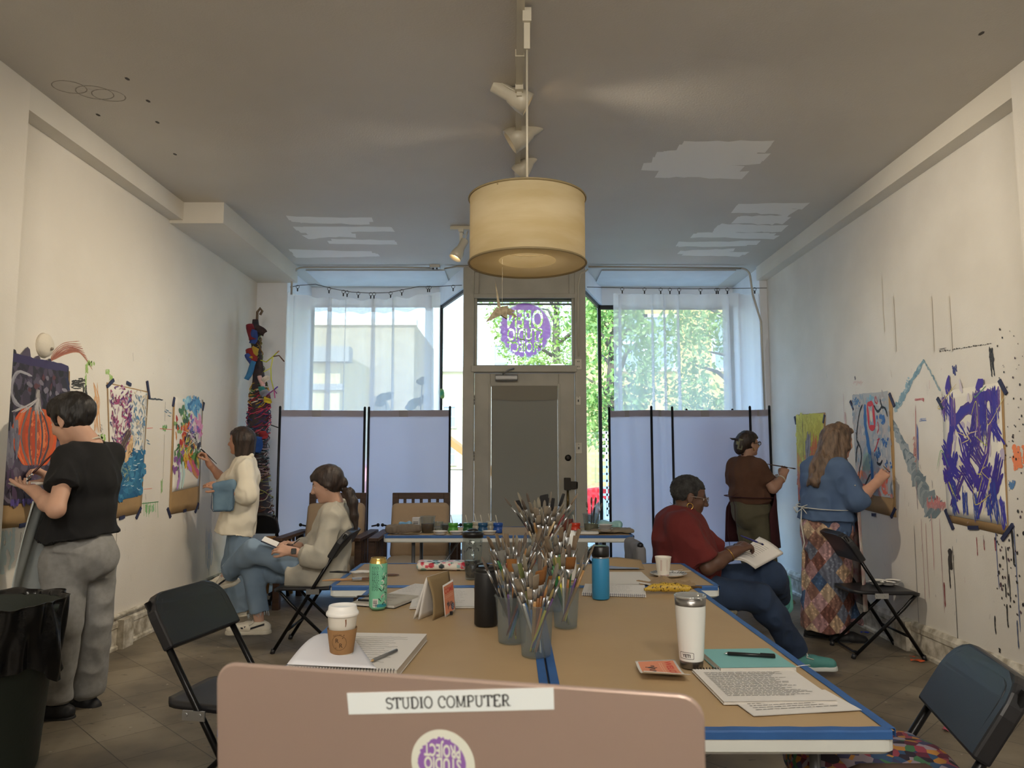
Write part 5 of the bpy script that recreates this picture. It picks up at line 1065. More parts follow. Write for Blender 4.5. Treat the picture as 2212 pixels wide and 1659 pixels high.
# middle-table right side: clipboard, open pad, folder
pxpad('open spiral pad with text beside the blue bottle', (1256, 1282), (1396, 1286), (1392, 1264), .008, lines=6, spiral='s', coil='#2b3a6a')
pxpad('brown clipboard with white paper behind the open pad', (1300, 1262), (1416, 1262), (1398, 1235), .006, cover='#4a3526', paper='#d9d6d0', lines=0, name='clipboard', cat='clipboard')
fo = top('paper_folder', 'tan paper folder propped open beside the paper cup', 'folder', PZ(1352, 1229, TZ)); b = MB().sheet(lambda u, v: (-.1 + .2 * u, .11 * v, .055 * (v if u > .3 else v * .9) * (1 - .4 * u)), 6, 6, .001); b.build('folder_cover', mat('folder_tan', '#a38c6a', .8), fo); MB().sheet(lambda u, v: (-.11 + .18 * u, .10 * v - .02, .004 + .02 * v * (1 - u)), 6, 6, .001).build('inner_sheet', mat('sheet_blue', '#8f9db8', .8), fo)
# banana, pencils, crumpled napkin
S = Sculpt((-.02, -.12, -.02), (.30, .12, .09), .0045); pts = [(0, 0, .02), (.04, .012, .025), (.09, .016, .026), (.14, .008, .026), (.18, -.012, .024), (.205, -.03, .03)]
for a, b_, r0, r1 in zip(pts[:-1], pts[1:], (.008, .018, .022, .022, .016), (.018, .022, .022, .016, .006)): S.rc(a, b_, r0, r1, .012, ((0, 0, 1), .85))
q = PZ(1394, 1283, TZ); bo = top('banana', 'spotted overripe banana at the far right of the near table', 'banana', (q[0], q[1], TZ), .06)
bm = mat('banana_skin', '#c9a636', .5); nt = bm.node_tree; vo = nt.nodes.new('ShaderNodeTexNoise'); vo.inputs['Scale'].default_value = 120; vo.inputs['Detail'].default_value = 4; tcn = nt.nodes.new('ShaderNodeTexCoord'); nt.links.new(tcn.outputs['Object'], vo.inputs['Vector']); rp_ = nt.nodes.new('ShaderNodeValToRGB'); rp_.color_ramp.elements[0].position = .54; rp_.color_ramp.elements[1].position = .6; rp_.color_ramp.elements[0].color = lin('#c4a23a') + (1,); rp_.color_ramp.elements[1].color = lin('#4a3216') + (1,); nt.links.new(vo.outputs['Fac'], rp_.inputs[0]); nt.links.new(rp_.outputs[0], nt.nodes['Principled BSDF'].inputs['Base Color'])
x = sculpt_obj(S, 'banana_fruit', bm, None, 1); x.parent = bo; MB().tube([(.2, -.026, .03), (.225, -.045, .036), (.24, -.05, .034)], [.007, .005, .006], 6).tube([(-.006, 0, .02), (.004, 0, .02)], .005, 6).build('stem', mat('banana_stem', '#5a4424', .8), bo)
rs = np.random.RandomState(6); q = PZ(1438, 1262, TZ); no = top('paper_scrap', 'crumpled tan paper scrap and peel lying behind the banana', 'paper scrap', (q[0], q[1], TZ)); b = MB(); b.sheet(lambda u, v: ((u - .5) * .26, (v - .5) * .12, .004 + .035 * max(0, 1 - abs(u - .45) * 4) * (1 - abs(v - .5)) + .006 * math.sin(u * 19 + v * 7)), 20, 10, .0008, smooth=False); b.build('crumpled_sheet', mat('kraft_scrap', '#9a8262', .85), no)
pen('red pencil lying behind the banana', PZ(1400, 1263, .75), PZ(1448, 1264, .75), TZ, 'pencil', '#b02a24', .0035); pen('orange pencil lying behind the banana next to red pencil', PZ(1430, 1266, .75), PZ(1482, 1266, .75), TZ, 'pencil', '#d98a2a', .0035)
# paper cup on a patterned plate
q = PZ(1444, 1244, TZ); po = top('paper_plate', 'small paper plate with black zigzag rim under the paper cup', 'plate', (q[0], q[1], TZ)); MB().lathe([(.001, .002), (.062, .002), (.07, .004), (.092, .014), (.093, .0155), (.069, .006), (.001, .0045)], 48, cap0=False, cap1=False).build('plate_dish', mat('plate_white', '#dcdad6', .6), po)
b = MB()
for i in range(30):
    a = i / 30 * 2 * PI; P_ = lambda r, t, z: (r * math.cos(a + t), r * math.sin(a + t), z); b.add([P_(.071, 0, .0078), P_(.090, .06, .0152), P_(.090, .13, .0152), P_(.071, .07, .0078)], [(0, 1, 2, 3)])
b.build('zigzag_rim', mat('plate_black', '#1d1d1f', .6), po)
q = PZ(1434, 1246, TZ + .005); co = top('paper_cup', 'white paper cup standing on the zigzag plate', 'cup', (q[0], q[1] + .01, TZ + .006)); MB().lathe([(.001, .003), (.027, .0), (.0285, .004), (.040, .093), (.042, .096), (.040, .098), (.0385, .094), (.027, .01), (.001, .01)], 36, cap0=False, cap1=False).build('cup_body', mat('cup_white', '#e6e2d8', .5), co)
b = MB(); fcu = cyl(.0285, .040, .004, .093, -PI / 2); [crect(b, fcu, x, .03, x + .0012, .085, 1) for x in (-.02, -.016, .012)]; crect(b, cyl(.0285, .04, .004, .093, -PI / 2), -.026, .006, .026, .010, 10); b.build('cup_stripe', mat('cup_print', '#a3574c', .6), co)
for i, (p_, r_) in enumerate((((1462, 1240), .5), ((1476, 1242), .1))):
    q = PZ(*p_, TZ); so = top('plastic_spoon', ('white plastic spoon on the plate, pointing away from cup', 'white plastic stirrer hanging over the plate edge')[i], ('spoon', 'stirrer')[i], (q[0], q[1], TZ + .017), r_); MB().tube([(-.03, 0, 0), (.04, 0, .003)], .003, 6, flat=.4).sphere((-.038, 0, 0), .011, 10, 0, (1.3, .8, .25)).build('handle', M_paper, so)
# left end of the middle table: brushes and dish
def dish(label, loc, r=.045, h=.022, fill='#2a2f3a', group=None):
    o = top('paint_dish', label, 'dish', loc, 0, group); MB().lathe([(.001, .0), (r * .72, 0), (r * .78, .003), (r, h), (r * 1.04, h), (r * .95, h - .002), (r * .74, .005), (.001, .004)], 28, cap0=False, cap1=False).build('dish_body', mat('dish_white', '#dddbd6', .4), o)
    MB().lathe([(.001, h * .6), (r * .86, h * .6)], 24, cap0=False).build('paint', mat('paint_' + fill[1:], fill, .35), o); return o
q = PZ(780, 1247, TZ); dish('white paint dish with dark blue paint on middle table behind the mint can', (q[0], q[1], TZ), .05, .028, '#23283a')
pxo = top('wood_palette', 'brown oval wooden spoon-like palette right of the mint can', 'palette', (*PZ(846, 1243, TZ)[:2], TZ)); MB().sphere((0, 0, .004), .04, 16, 0, (1, .5, .1)).build('palette_blade', mat('palette_wood', '#6a4a34', .6), pxo)
def flat_brush(label, a, b_, hc, w=.02, bc='#6a4a38'):
    a = PZ(*a, TZ); b_ = PZ(*b_, TZ); d = b_ - a; L = np.linalg.norm(d); o = top('paintbrush', label, 'paintbrush', (a[0], a[1], TZ), math.atan2(d[1], d[0]))
    MB().tube([(0, 0, .006), (L * .25, 0, .008), (L * .6, 0, .007)], [.003, .006, .005], 8).build('handle', mat('brush_' + hc[1:], hc, .4), o); MB().rbox((L * .58, -w / 2, .003), (L * .78, w / 2, .013), .003, 2).build('ferrule', M_clip, o); MB().rbox((L * .77, -w / 2, .004), (L, w / 2, .012), .003, 2).build('bristles', mat('bristle_' + bc[1:], bc, .9), o); return o
flat_brush('wide wooden paintbrush lying at the near edge of the middle table', (696, 1257), (806, 1253), '#b98f66', .03); flat_brush('black handled paintbrush resting across the middle table by dish', (712, 1238), (786, 1240), '#17171a', .016, '#1d1d1f')
# floral pouch
S = Sculpt((-.2, -.1, -.01), (.2, .1, .08), .006); S.bx((0, 0, .024), (.135, .055, .022), None, .02); q = PZ(953, 1232, TZ); fp = top('floral_pouch', 'white pencil pouch with red and green flowers on middle table', 'pouch', (q[0], q[1] + .03, TZ), .05)
x = sculpt_obj(S, 'pouch_cloth', [mat('pouch_white', '#ddd8d0', .9)], None, 2, [(.006, (12, 12, 12), 2)]); x.parent = fp
me = x.data; pv = np.zeros(len(me.vertices) * 3, np.float32); me.vertices.foreach_get('co', pv); pv = pv.reshape(-1, 3); ca = me.color_attributes.new('Col', 'FLOAT_COLOR', 'POINT'); cl = np.tile(np.array(lin('#ddd8d0') + (1,), np.float32), (len(pv), 1)); rs = np.random.RandomState(9)
for i in range(60):
    c = pv[rs.randint(len(pv))]; cl[np.linalg.norm(pv - c, axis=1) < rs.uniform(.007, .016)] = lin(random.choice(['#b8283e', '#c9485a', '#7ba89a', '#4a8a84', '#d98a9a', '#23323a', '#8fb5b8'])) + (1,)
ca.data.foreach_set('color', cl.ravel()); me.materials[0] = VC
# white pump bottle behind the tubs
q = PZ(1231, 1252, TZ); o = top('white_bottle', 'plain white rounded bottle standing behind the brush tubs', 'bottle', (q[0], q[1], TZ)); MB().lathe([(.001, 0), (.03, 0), (.033, .004), (.033, .2), (.030, .225), (.022, .238), (.001, .242)], 32, cap0=False, cap1=False).build('bottle_body', mat('gloss_white', '#e3e6e4', .25), o)
# ---------------------------------------------------------------- brush tubs
def tub(label, px, py, r0, r1, h):
    q = PZ(px, py, TZ); o = top('brush_tub', label, 'tub', (q[0], q[1], TZ))
    b = MB(); b.lathe([(.001, .001), (r0, 0), (r0 + .001, .003), (r1 - .003, h * .87), (r1 - .001, h * .875), (r1, h - .004), (r1 + .003, h - .003), (r1 + .003, h), (r1 - .0015, h), (r1 - .004, h * .86), (r0 - .001, .005), (.001, .004)], 40, cap0=False, cap1=False); b.build('tub_body', M_milky, o); return (q[0], q[1], TZ, r0, r1, h)
T1 = tub('frosted tub of brushes nearest the laptop', 1158, 1415, .044, .056, .155); T2 = tub('frosted tub of brushes beside the black bottle', 1106, 1386, .044, .056, .150); T3 = tub('frosted tub of brushes standing on the right of the cluster', 1222, 1354, .040, .052, .145)
T4 = tub('frosted tub of long brushes at the back left of the cluster', 1112, 1330, .046, .058, .15); T5 = tub('tall clear tub packed with brushes at back of the cluster', 1172, 1295, .05, .062, .27); T6 = tub('frosted tub of small brushes at the back right of the cluster', 1205, 1318, .04, .052, .16)
BK = {}
def brush_kind(key, hc, kind, L, hr, bc, fc='#b9bcc0'):
    o = top('paintbrush', '-', 'paintbrush', (0, 0, 0)); BK[key] = o; z0 = L * .66; z1 = L * .82
    MB().tube([(0, 0, 0), (0, 0, L * .06), (0, 0, L * .5), (0, 0, z0 + .004)], [hr * .45, hr * .7, hr * 1.1, hr * .8], 8).build('handle', mat('brush_' + hc[1:], hc, .35, coat=.2), o)
    w, t = {'round': (hr, hr), 'flat': (hr * 2.1, hr * .7), 'wash': (hr * 3.4, hr * .8), 'fan': (hr * 1.1, hr * .7), 'filbert': (hr * 1.6, hr * .7), 'knife': (hr * 2, .001)}[kind]
    def rg(z, w, t): return [(w * math.cos(a), t * math.sin(a), z) for a in np.linspace(0, 2 * PI, 13)[:-1]]
    MB().rings([rg(z0, hr * .85, hr * .85), rg(z0 + (z1 - z0) * .4, hr, hr), rg(z1, w, t)], 0, True, True).build('ferrule', mat('ferrule_' + fc[1:], fc, .25, .9), o)
    e = {'round': [(1.1, .5), (.75, .75), (.08, 1)], 'flat': [(1.05, .5), (1.02, .9), (.95, 1)], 'wash': [(1.05, .5), (1.08, .9), (1, 1)], 'fan': [(2.2, .5), (4, .8), (4.4, 1)], 'filbert': [(1.1, .5), (.9, .8), (.3, 1)], 'knife': [(1, .5), (.7, .8), (.1, 1)]}[kind]
    MB().rings([rg(z1 - .002, w * .95, t * .95)] + [rg(z1 + (L - z1) * f_, w * k_, t * (1 if f_ < .9 else .5)) for k_, f_ in e], 0, True, True).build('bristles', mat('bristle_' + bc[1:], bc, .9, col2=bc, bump=.6, bscale=90, stretch=(8, 8, .6)), o); return o
KD = [('red', '#7c1f24', 'round', .30, .0042, '#8a7a66'), ('green', '#2a6b3c', 'flat', .31, .0045, '#7d6c58'), ('black', '#17171b', 'filbert', .30, .0042, '#6b5f55'), ('wood', '#a67f4e', 'flat', .28, .0055, '#8f8270'), ('orange', '#c9762f', 'round', .24, .0036, '#b98a5a'), ('grey', '#8f8c88', 'filbert', .26, .0045, '#7f776c'),
      ('blue', '#3a6fa8', 'flat', .22, .004, '#a39684'), ('yellow', '#c9c03a', 'round', .22, .0042, '#9a8a5a'), ('white', '#d5d2ca', 'flat', .26, .004, '#8a7f70'), ('darkwash', '#1b1b1e', 'wash', .30, .006, '#242426'), ('ambers', '#8a5a2c', 'wash', .25, .0055, '#8a5a2a'), ('olive', '#7a7a4a', 'wash', .25, .0055, '#77804a'), ('fan', '#1c1b1d', 'fan', .27, .004, '#7c7a74'), ('purple', '#5d3f78', 'round', .26, .004, '#8d8478'), ('pale', '#c2ab86', 'filbert', .29, .005, '#8b8474'), ('teal', '#2f7f86', 'flat', .23, .0042, '#6d6a60')]
for k in KD: brush_kind(*k)
NM = dict(red='dark red handled round', green='green handled flat', black='black handled filbert', wood='bare wood handled flat', orange='orange handled round', grey='grey handled filbert', blue='blue handled flat', yellow='yellow handled round', white='white handled flat', darkwash='wide black', ambers='wide amber bristled', olive='wide olive bristled', fan='black handled fan', purple='purple handled round', pale='pale wood handled filbert', teal='teal handled flat')
used = set(); rsb = np.random.RandomState(77)
def fill(T, where, keys, seed, lean=1.0, lift=(0, .04), n_per=1):
    x, y, z, r0, r1, h = T; n = len(keys); 
    for i, k in enumerate(keys):
        a = 2.399 * i + seed; rr = math.sqrt((i + .7) / n); b0 = (r0 - .009) * rr * .55; tp = (r1 - .009) * min(1, rr * lean + .1)
        base = np.array([x - b0 * math.cos(a + .8), y - b0 * math.sin(a + .8), z + .006 + rsb.uniform(*lift)]); rim = np.array([x + tp * math.cos(a), y + tp * math.sin(a), z + h]); d = unit(rim - base)
        o = BK[k] if k not in used else dup(BK[k]); used.add(k); o.location = base; qx = Vector(d).to_track_quat('Z', 'Y'); o.rotation_mode = 'XYZ'; o.rotation_euler = (qx @ Euler((0, 0, rsb.uniform(-.6, .6))).to_quaternion()).to_euler()
        s_ = rsb.uniform(.9, 1.08); o.scale = (1, 1, s_); o['label'] = f'{NM[k]} paintbrush standing in the {where}'; o['group'] = f'{NM[k]} brushes in the {where}'; o['category'] = 'paintbrush'
B5 = ['grey', 'pale', 'wood', 'grey', 'black', 'white', 'grey', 'pale', 'purple', 'grey', 'wood', 'pale'] + ['wood', 'darkwash', 'pale', 'grey', 'darkwash', 'white', 'red', 'pale', 'wood', 'grey', 'black', 'pale', 'darkwash', 'grey', 'wood', 'purple', 'grey', 'pale', 'red', 'white', 'grey', 'black', 'pale', 'wood', 'grey', 'white', 'pale', 'grey', 'darkwash', 'wood']
fill(T5, 'tall clear tub at the back', [{'blue': 'grey'}.get(k, k) for k in B5], .3, 1.0, (.10, .19))
fill(T4, 'back left tub of long brushes', ['pale', 'white', 'grey', 'green', 'red', 'black', 'grey', 'orange', 'pale'] + ['red', 'black', 'green', 'red', 'black', 'green', 'orange', 'red', 'purple', 'green', 'black', 'pale', 'white', 'green', 'red', 'black', 'grey', 'pale', 'grey', 'black'], 1.2, 1.0, (.0, .03))
fill(T6, 'back right tub of small brushes', ['grey', 'pale', 'black', 'orange', 'wood', 'grey', 'green'] + ['orange', 'black', 'green', 'orange', 'grey', 'black', 'orange', 'pale', 'green', 'black', 'grey', 'blue', 'orange', 'teal', 'black', 'grey'], 2.0, 1.0, (.0, .05))
fill(T1, 'nearest frosted tub', ['white', 'grey', 'ambers', 'blue', 'pale'] + ['blue', 'olive', 'ambers', 'red', 'blue', 'teal', 'white', 'blue', 'grey', 'yellow', 'orange', 'black', 'white', 'purple', 'blue', 'wood', 'ambers', 'grey', 'yellow', 'white'], .6, 1.0, (.0, .02))
fill(T2, 'frosted tub by the black bottle', ['fan', 'fan', 'black', 'black', 'blue', 'yellow', 'purple', 'teal', 'black', 'red', 'ambers'], 2.6, 1.05, (.0, .02))
fill(T3, 'frosted tub on the right of the cluster', ['green', 'yellow', 'ambers', 'black', 'green', 'fan', 'olive', 'white', 'yellow', 'black', 'purple', 'grey', 'green', 'wood', 'grey'], .2, 1.05, (.0, .03))
# ---------------------------------------------------------------- paint table stuff
ty = 5.78; PT = .742
def pq(px, py): q = PZ(px, py, PT); return (q[0], min(max(q[1], ty + .04), 6.42), PT)
def jar(px, label, col, y=6.0, fillh=.055, stick=True):
    x = PY(px, 1130, y)[0]; o = top('paint_jar', label, 'jar', (x, y, PT)); m = mat('jar_' + col[1:], col, .3)
    MB().lathe([(.001, 0), (.036, 0), (.04, .006), (.041, .028), (.037, .04), (.034, .045), (.036, .05), (.039, .052), (.039, .075), (.036, .078), (.001, .076)], 28, cap0=False, cap1=False).build('jar_body', m, o)
    if stick: MB().tube([(0, 0, .05), (-.02, .0, .14)], .0035, 6).build('stick', mat('stick_pale', '#c9c3b4', .7), o)
for px, lab, col, y in ((979, 'light green paint jar on the far table', '#4d9a3c', 5.98), (1011, 'dark green paint jar on the far table', '#1f5a34', 5.98), (1043, 'teal blue paint jar on the far table', '#1f4f78', 5.98), (1030, 'cream paint jar behind the blue jars on far table', '#b5b0a0', 6.12), (1060, 'pale grey paint jar behind the blue jars', '#a5a396', 6.12), (1076, 'bright blue paint jar on the far table', '#2350a0', 5.98), (1243, 'red paint jar on the far table right of the brushes', '#c83a22', 6.0)): jar(px, lab, col, y)
def box_(name, label, cat, px, y, w, d, h, m, rz=0, part='carton'):
    o = top(name, label, cat, (PY(px, 1140, y)[0], y, PT), rz); MB().rbox((-w / 2, -d / 2, 0), (w / 2, d / 2, h), .006, 2).build(part, m, o); return o
cz = box_('milk_carton', 'small white carton beside the deli cup on the far table', 'carton', 899, 6.05, .06, .06, .115, mat('carton_white', '#b9b8b8', .6)); b = MB(); [b.box((-.02, -.0312, .03 + .012 * i), (.02, -.03, .036 + .012 * i)) for i in range(5)]; b.build('carton_print', M_ink, cz)
def cupo(name, label, px, y, r0, r1, h, fillc, fh, m, lab=None):
    o = top(name, label, 'container', (PY(px, 1140, y)[0], y, PT)); MB().lathe([(.001, .001), (r0, 0), (r1, h), (r1 + .003, h), (r1 + .003, h - .006), (r1 - .001, h - .006), (r0 - .001, .003), (.001, .003)], 32, cap0=False, cap1=False).build('container_wall', m, o)
    if fillc: MB().lathe([(.001, .004), (r0 - .002, .004), (r0 + (r1 - r0) * fh / h - .002, fh), (.001, fh)], 28, cap0=False, cap1=False).build('liquid', mat('liquid_' + fillc[1:], fillc, .2), o)
    return o
cupo('deli_container', 'clear deli container of brown rinse water on far table', 924, 6.0, .048, .06, .13, '#4a2d20', .07, M_clear); cupo('clear_cup', 'short clear cup right of the deli container', 947, 6.02, .032, .038, .085, '#8a8578', .03, M_clear); cupo('clear_cup', 'short clear cup with dark lid next to the green jar', 960, 6.08, .03, .034, .07, '#3a3a3a', .055, M_clear)
bc = cupo('brush_cup', 'clear cup of murky water and brushes on far table at right', 1277, 6.0, .052, .066, .15, '#9a8e74', .07, M_clear)
for i, (k, dx, lean) in enumerate((('grey', -.02, -.06), ('black', .0, .02), ('black', .012, .10), ('grey', .02, .3), ('black', -.01, .2))):
    o = dup(BK[k], (PY(1277, 1140, 6.0)[0] + dx, 6.0, PT + .01), (0, lean, 0), f'{NM[k]} paintbrush standing in the murky water cup', f'{NM[k]} brushes in the murky water cup'); o.scale = (1, 1, .9)
rd = cupo('red_cup', 'clear cup stained red behind the red jar on the far table', 1226, 6.1, .045, .055, .17, '#a84a40', .10, M_clear)
def crumple(name, label, cat, px, y, hs, m, seed, part, rz=0):
    S = Sculpt((-hs[0] - .05, -hs[1] - .05, -.01), (hs[0] + .05, hs[1] + .05, hs[2] * 2 + .05), .008); S.bx((0, 0, hs[2]), hs, None, min(hs) * .7); o = top(name, label, cat, (PY(px, 1140, y)[0], y, PT), rz); x = sculpt_obj(S, part, m, None, 2, [(min(hs) * .35, (16, 16, 16), seed), (min(hs) * .3, (34, 34, 20), seed + 1, 'r')]); x.parent = o
    mn = min(v.co.z for v in x.data.vertices); x.data.transform(Matrix.Translation((0, 0, -mn))); return o
crumple('paint_rag', 'crumpled grey rag along left front edge of the far table', 'rag', 872, 5.9, (.14, .05, .028), mat('rag_grey', '#6f655a', .95, var=.1, scale=20), 3, 'cloth'); crumple('paint_rag', 'grey spread cloth under paint dishes at right of far table', 'rag', 1320, 6.0, (.17, .1, .014), mat('rag_tan', '#8d8270', .95, var=.1, scale=20), 5, 'cloth')
crumple('wipes_pack', 'blue and white wipes pack left of the carton', 'wipes', 876, 6.1, (.055, .035, .04), mat('wipes_blue', '#9fb9c9', .35, col2='#3f86b8', scale=9), 7, 'pack'); crumple('wipes_pack', 'teal wipes pack at the right of the far table', 'wipes', 1318, 6.12, (.1, .05, .035), mat('wipes_teal', '#7fb5b4', .35, col2='#a9cfcf', scale=9), 9, 'pack')
for px, y, lab, c in ((951, 5.86, 'white paint dish left of the light green jar', '#b9b9c4'), (986, 5.85, 'white paint dish in front of the green jars', '#c9c4bd'), (1018, 5.86, 'white paint tray in front of dark green jar', '#cfcfd2'), (1057, 5.87, 'flat white dish in front of the blue jars', '#c9ccd0')): dish(lab, (PY(px, 1145, y)[0], y, PT), .055, .026, c)
for i in range(3): o = dish(('bottom', 'middle', 'top')[i] + ' white dish in the stack at right of the far table', (PY(1308, 1145, 5.9)[0], 5.9, PT + .02 + .016 * i), .055, .02, '#c9c6bf')
o = top('paint_tray', 'long white paint tray beside the red jar', 'tray', (PY(1262, 1145, 5.9)[0], 5.9, PT)); MB().rbox((-.11, -.06, 0), (.11, .06, .022), .02, 4).build('tray_body', mat('dish_white', '#dddbd6', .4), o); b = MB(); [b.lathe([(.001, .0225), (.018, .0225)], 14, 0, (x, 0, 0)) for x in (-.07, -.02, .03, .08)]; b.build('paint_wells', mat('well_red', '#b07068', .4), o)
# dishes on the right-hand chair seat
for i, (px, py, z) in enumerate(((1893, 1262, .446), (1918, 1263, .446), (1912, 1253, .446), (1888, 1255, .446))):
    q = PZ(px, py, z); dish('white dish on the seat of the chair by the right wall', (q[0], min(q[1], 5.42), z), .05, .02, '#c9c6c4', 'dishes on the chair by the right wall')
# patchwork bag on the right front chair
S = Sculpt((-.30, -.26, -.02), (.30, .26, .3), .008); S.bx((0, 0, .07), (.2, .17, .062), None, .055); x = sculpt_obj(S, 'bag_cloth', mat('tapestry', '#4a2a30', .95), None, 2, [(.012, (8, 8, 8), 3)])
nt = MATS['tapestry'].node_tree; N = nt.nodes; L = nt.links; tcn = N.new('ShaderNodeTexCoord'); mp = N.new('ShaderNodeMapping'); mp.inputs['Scale'].default_value = (26, 26, 44); vo = N.new('ShaderNodeTexVoronoi'); vo.inputs['Scale'].default_value = 1.6; L.new(tcn.outputs['Object'], mp.inputs[0]); L.new(mp.outputs[0], vo.inputs['Vector'])
r = N.new('ShaderNodeValToRGB'); r.color_ramp.interpolation = 'CONSTANT'; sp = N.new('ShaderNodeSeparateColor'); L.new(vo.outputs['Color'], sp.inputs[0]); L.new(sp.outputs[0], r.inputs[0]); E = r.color_ramp.elements; cs = ['#2a2230', '#5a2438', '#2f4a6a', '#8a3a4a', '#3f6a4a', '#a8763a', '#8a7f8a', '#3a3a5a']
E[0].color = lin(cs[0]) + (1,); E[1].color = lin(cs[1]) + (1,); E[1].position = .13
for i in range(2, 8): e = E.new(i / 8); e.color = lin(cs[i]) + (1,)
L.new(r.outputs[0], N['Principled BSDF'].inputs['Base Color'])
bg = top('patchwork_bag', 'colourful tapestry patchwork bag lying on the right front chair seat', 'bag', (.96, 2.06, .44)); x.parent = bg; mn = min(v.co.z for v in x.data.vertices); x.data.transform(Matrix.Translation((0, 0, -mn + .003)))
MB().tube([(-.12, -.12, .12), (-.1, -.15, .145), (.06, -.15, .145), (.1, -.13, .12)], .01, 8).build('bag_handle', mat('handle_brown', '#4a3a30', .8), bg)
# ---------------------------------------------------------------- laptop in front of the camera, on a high desk
lt_l = PY(466, 1431, .505); lt_r = PY(1521, 1504, .435); ax = unit(np.array([lt_r[0] - lt_l[0], lt_r[1] - lt_l[1], 0])); W = np.linalg.norm((lt_r - lt_l)[:2]); ny = np.array([-ax[1], ax[0], 0]); zt0 = (lt_l[2] + lt_r[2]) / 2
lp = top('laptop', 'rose gold laptop with two stickers, open in the foreground', 'laptop', (0, 0, 0)); mid = (lt_l + lt_r) / 2; mid[2] = zt0
lean = unit(np.array([0, 0, -1.]) + ny * .08); Hh = .215
slope = (lt_r[2] - lt_l[2]) / W; 
def LP(u, v, d=0): return mid + ax * u + lean * v + np.cross(ax, lean) * d + np.array([0, 0, 1]) * (0)
outn = np.cross(ax, lean); sgn = 1 if outn[1] < 0 else -1
def LPo(u, v, d=0): return mid + ax * u + lean * v + outn * sgn * d
M_rose = mat('rose_gold', '#b8a297', .3, .5)
poly = []; r = .014
for cx, cy, a0 in ((W / 2 - r, r, -90), (W / 2 - r, Hh - r, 0), (-W / 2 + r, Hh - r, 90), (-W / 2 + r, r, 180)): poly += [(cx + r * math.cos(math.radians(a0 + t)), cy + r * math.sin(math.radians(a0 + t))) for t in np.linspace(0, 90, 7)]
lid = MB().prism(poly, -.004, .0, 0, LPo).build('lid', M_rose, lp, bevel=.0015); MB().prism([(-W / 2 + .012, .012), (W / 2 - .012, .012), (W / 2 - .012, Hh - .016), (-W / 2 + .012, Hh - .016)], -.0052, -.0038, 0, LPo).build('screen', mat('screen_black', '#0c0c0f', .15), lp)
hb = LPo(0, Hh, -.004); Mb = Matrix((list(ax) + [0], list(ny) + [0], [0, 0, 1, 0], [0, 0, 0, 1])).transposed(); Mb.translation = Vector(hb)
MB().rbox((-W / 2, .004, -.006), (W / 2, .215, .008), .014, 6, 0, Mb).build('base', M_rose, lp); MB().rbox((-W / 2 + .04, .02, .008), (W / 2 - .04, .12, .0088), .004, 2, 0, Mb).build('keyboard', M_black, lp); MB().tube([LPo(-W / 2 + .03, Hh + .001, -.003), LPo(W / 2 - .03, Hh + .001, -.003)], .005, 8).build('hinge', M_black, lp)
def lpx(px, py):     # where the ray through a photo point meets the lid
    d = ray(px, py); n = outn * sgn; t = np.dot(mid - CAM, n) / np.dot(d, n); p_ = CAM + d * t - mid; return np.dot(p_, ax), np.dot(p_, lean)
c4 = [lpx(*p_) for p_ in ((750, 1497), (1196, 1485), (1197, 1532), (754, 1543))]
def st(u, v, d): a = np.array(c4[0]) * (1 - u) * (1 - v) + np.array(c4[1]) * u * (1 - v) + np.array(c4[2]) * u * v + np.array(c4[3]) * (1 - u) * v; return LPo(a[0], a[1], d)
lb = top('name_label', 'white strip label reading STUDIO COMPUTER on the laptop lid', 'label', (0, 0, 0)); lb.location = (0, 0, 0); bpy.data.objects.remove(lb)
b = MB(); b.prism([(0, 0), (1, 0), (1, 1), (0, 1)], .0, .0004, 0, st); lb = b.build('name_label', mat('label_white', '#dfe6e8', .5), lp); lb['label'] = 'white strip label reading STUDIO COMPUTER'
# serif lettering drawn from strokes
def serif(ch):
    V = lambda x: [[(x, 0), (x, 1)]]
    arcp = lambda cx, cy, rx, ry, a0, a1, n=10: [(cx + rx * math.cos(math.radians(a)), cy + ry * math.sin(math.radians(a))) for a in np.linspace(a0, a1, n)]
    return {'S': ([arcp(.3, .74, .24, .24, 20, 270, 10) + arcp(.3, .26, .26, .25, 90, -160, 10)], [], .6), 'T': ([[(.35, 0), (.35, .97)], [(.02, .97), (.68, .97)], [(.02, .97), (.02, .75)], [(.68, .97), (.68, .75)]], [(.35, 0)], .7), 'U': ([[(.14, 1), (.14, .3)] + arcp(.37, .3, .23, .28, 180, 360, 8) + [(.6, 1)]], [(.14, 1), (.6, 1)], .74),
            'D': ([[(.15, 0), (.15, 1)], [(.15, 1), (.32, 1)] + arcp(.32, .5, .36, .5, 90, -90, 12) + [(.15, 0)]], [(.15, 0), (.15, 1)], .74), 'I': ([[(.17, 0), (.17, 1)]], [(.17, 0), (.17, 1)], .34), 'O': ([arcp(.38, .5, .33, .5, 0, 360, 22)], [], .76), 'C': ([arcp(.4, .5, .33, .5, 45, 315, 16), [(.63, .86), (.63, .66)]], [], .7),
            'M': ([[(.13, 0), (.13, 1), (.44, .1), (.75, 1), (.75, 0)]], [(.13, 0), (.13, 1), (.75, 0), (.75, 1)], .88), 'P': ([[(.15, 0), (.15, 1)], [(.15, 1), (.35, 1)] + arcp(.35, .74, .24, .26, 90, -90, 8) + [(.15, .48)]], [(.15, 0), (.15, 1)], .64), 'E': ([[(.14, 0), (.14, 1)], [(.14, 1), (.56, 1), (.56, .8)], [(.14, .52), (.45, .52)], [(.14, 0), (.58, 0), (.58, .22)]], [(.14, 0), (.14, 1)], .66),
            'R': ([[(.15, 0), (.15, 1)], [(.15, 1), (.35, 1)] + arcp(.35, .74, .22, .26, 90, -90, 8) + [(.15, .48)], [(.34, .48), (.62, 0)]], [(.15, 0), (.15, 1), (.62, 0)], .7), ' ': ([], [], .34)}[ch]
